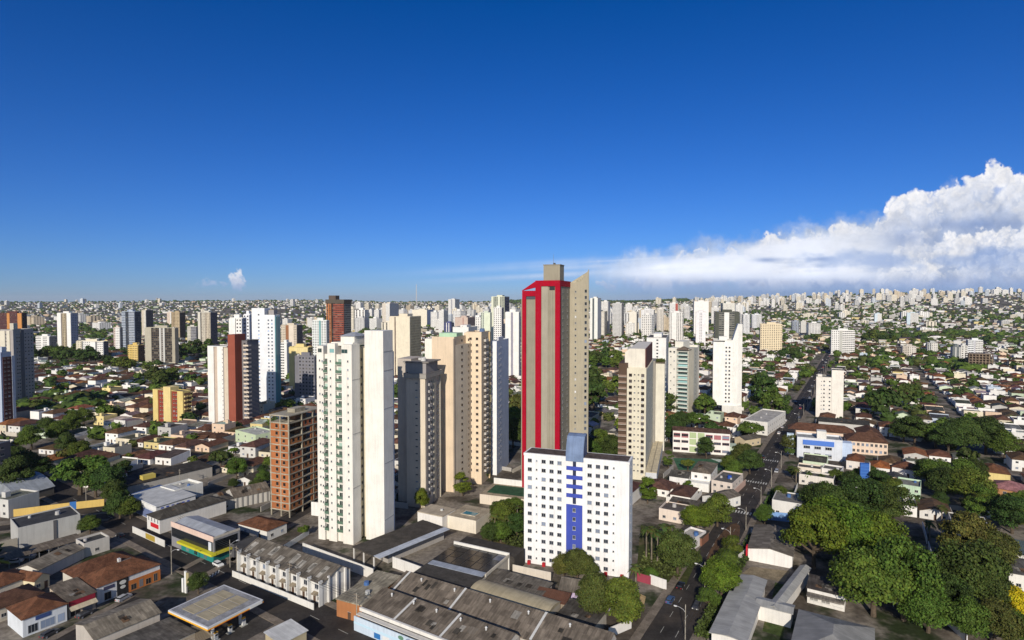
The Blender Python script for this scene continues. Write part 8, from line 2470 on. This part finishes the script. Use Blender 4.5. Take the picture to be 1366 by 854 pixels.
# ================================================================== labels that single things out
LM = [('the red striped tower', 725, 560), ('the blue striped block', 770, 740), ('the white balcony tower', 470, 690), ('the unfinished building', 388, 660), ('the yellow and red block', 228, 560),
      ('the brick slab tower', 305, 550), ('the stepped white tower', 353, 530), ('the peach beige tower', 620, 610), ('the cream brown tower', 850, 610), ('the white fin tower', 967, 535), ('the pale blue office', 1093, 600),
      ('the pale pink building', 1158, 595), ('the cream white block', 1106, 545), ('the twin white tower', 1124, 468), ('the beige grid tower', 1028, 466), ('the green panelled school', 935, 595),
      ('the brown balcony tower', 215, 485), ('the pale striped tower', 25, 530), ('the yellow perimeter wall', 75, 684), ('the blue glass tower', 172, 465), ('the concrete shell', 1308, 488), ('the orange brick house', 1341, 668),
      ('the blue panel tower', 1152, 650), ('the black flat roofs', 1310, 725), ('the long dark depot', 225, 640), ('the white commercial building', 1010, 566), ('the glass balcony tower', 905, 545), ('the cream striped tower', 540, 480),
      ('the maroon edge tower', 12, 560), ('the twin tan tower', 90, 462), ('the orange brick tower', 450, 470), ('the radio mast', 555, 405), ('the pale green domed tower', 667, 430), ('the far slotted tower', 793, 440),
      ('the arched white tower', 936, 430), ('the blue grey pair', 1064, 442), ('the far ribbed tower', 1217, 432), ('the curved vault roof', 55, 650), ('the right hand tan tower', 1358, 405), ('the row houses', 380, 780)]
ORD = ['', 'second', 'third', 'fourth', 'fifth', 'sixth', 'seventh', 'eighth', 'ninth', 'tenth', 'eleventh', 'twelfth', 'thirteenth', 'fourteenth', 'fifteenth', 'sixteenth', 'seventeenth', 'eighteenth', 'nineteenth', 'twentieth']
def auto_labels(items):
    """items: (object, descriptive phrase); the label adds the nearest landmark, the side of it and the rank by closeness"""
    groups = {}
    for o, ph in items:
        x, y, _ = PX(tuple(o.location))
        def sd(l): return math.hypot(x - l[1], (y - l[2]) * 2.0)
        l = min(LM, key=sd); dx, dy = x - l[1], (y - l[2]) * 2.0
        rel = ('right of' if dx > 0 else 'left of') if abs(dx) > abs(dy) else ('in front of' if dy > 0 else 'behind')
        groups.setdefault((ph, rel, l[0]), []).append((sd(l), o))
    for (ph, rel, nm), lst in groups.items():
        lst.sort(key=lambda q: q[0])
        for k, (_, o) in enumerate(lst):
            if len(lst) == 1: o['label'] = f'{ph} {rel} {nm}'
            elif k == 0: o['label'] = f'{ph} nearest {rel} {nm}'
            else: o['label'] = f'{ph} {ORD[min(k, 19)]} nearest {rel} {nm}'
            if len(o['label'].split()) > 16: o['label'] = o['label'].replace('white commercial', 'commercial').replace('pale pink building', 'pink building').replace('yellow and red', 'yellow red').replace(' with ', ', ')
auto_labels([(t, f'{wk} house with {rk} {KW[kd.split("_")[0]]} roof') for t, wk, rk, kd in HOUSES])
SH = {'round': 'round', 'umbrella': 'flat topped', 'tall': 'tall'}
auto_labels([(t, f'{t["tone"]} {SH[t["shape"]]} tree') for t in TREES])
for t in TREES:
    t['group'] = 'trees of the gardens and streets'
    del t['tone']; del t['shape']
auto_labels([(o, f'small far {c} tower') for o, c in FT])
auto_labels([(t, f'{c} car on the far avenue') for t, c in CARS if not t.get('label')])
auto_labels([(t, 'far street lamp on the avenue') for t in LAMPS if not t.get('label')])

# ================================================================== haze over the far city
def haze():
    m = bpy.data.materials.new('haze'); m.use_nodes = True; t = m.node_tree; t.nodes.clear(); g = NT(t)
    out = g.n('ShaderNodeOutputMaterial'); v = g.n('ShaderNodeVolumePrincipled'); t.links.new(v.outputs[0], out.inputs['Volume'])
    v.inputs['Color'].default_value = (.80, .88, 1.0, 1); v.inputs['Density'].default_value = 2.4e-5
    me = bpy.data.meshes.new('haze'); x, y0, y1, z0, z1 = 21000, -3200, 20800, -8, 230
    me.from_pydata([(-x, y0, z0), (x, y0, z0), (x, y1, z0), (-x, y1, z0), (-x, y0, z1), (x, y0, z1), (x, y1, z1), (-x, y1, z1)], [], [(0, 3, 2, 1), (4, 5, 6, 7), (0, 1, 5, 4), (1, 2, 6, 5), (2, 3, 7, 6), (3, 0, 4, 7)])
    me.materials.append(m); o = put('haze', me); tag(o, 'thin pale haze over the far city', 'haze', None, 'stuff')
haze()
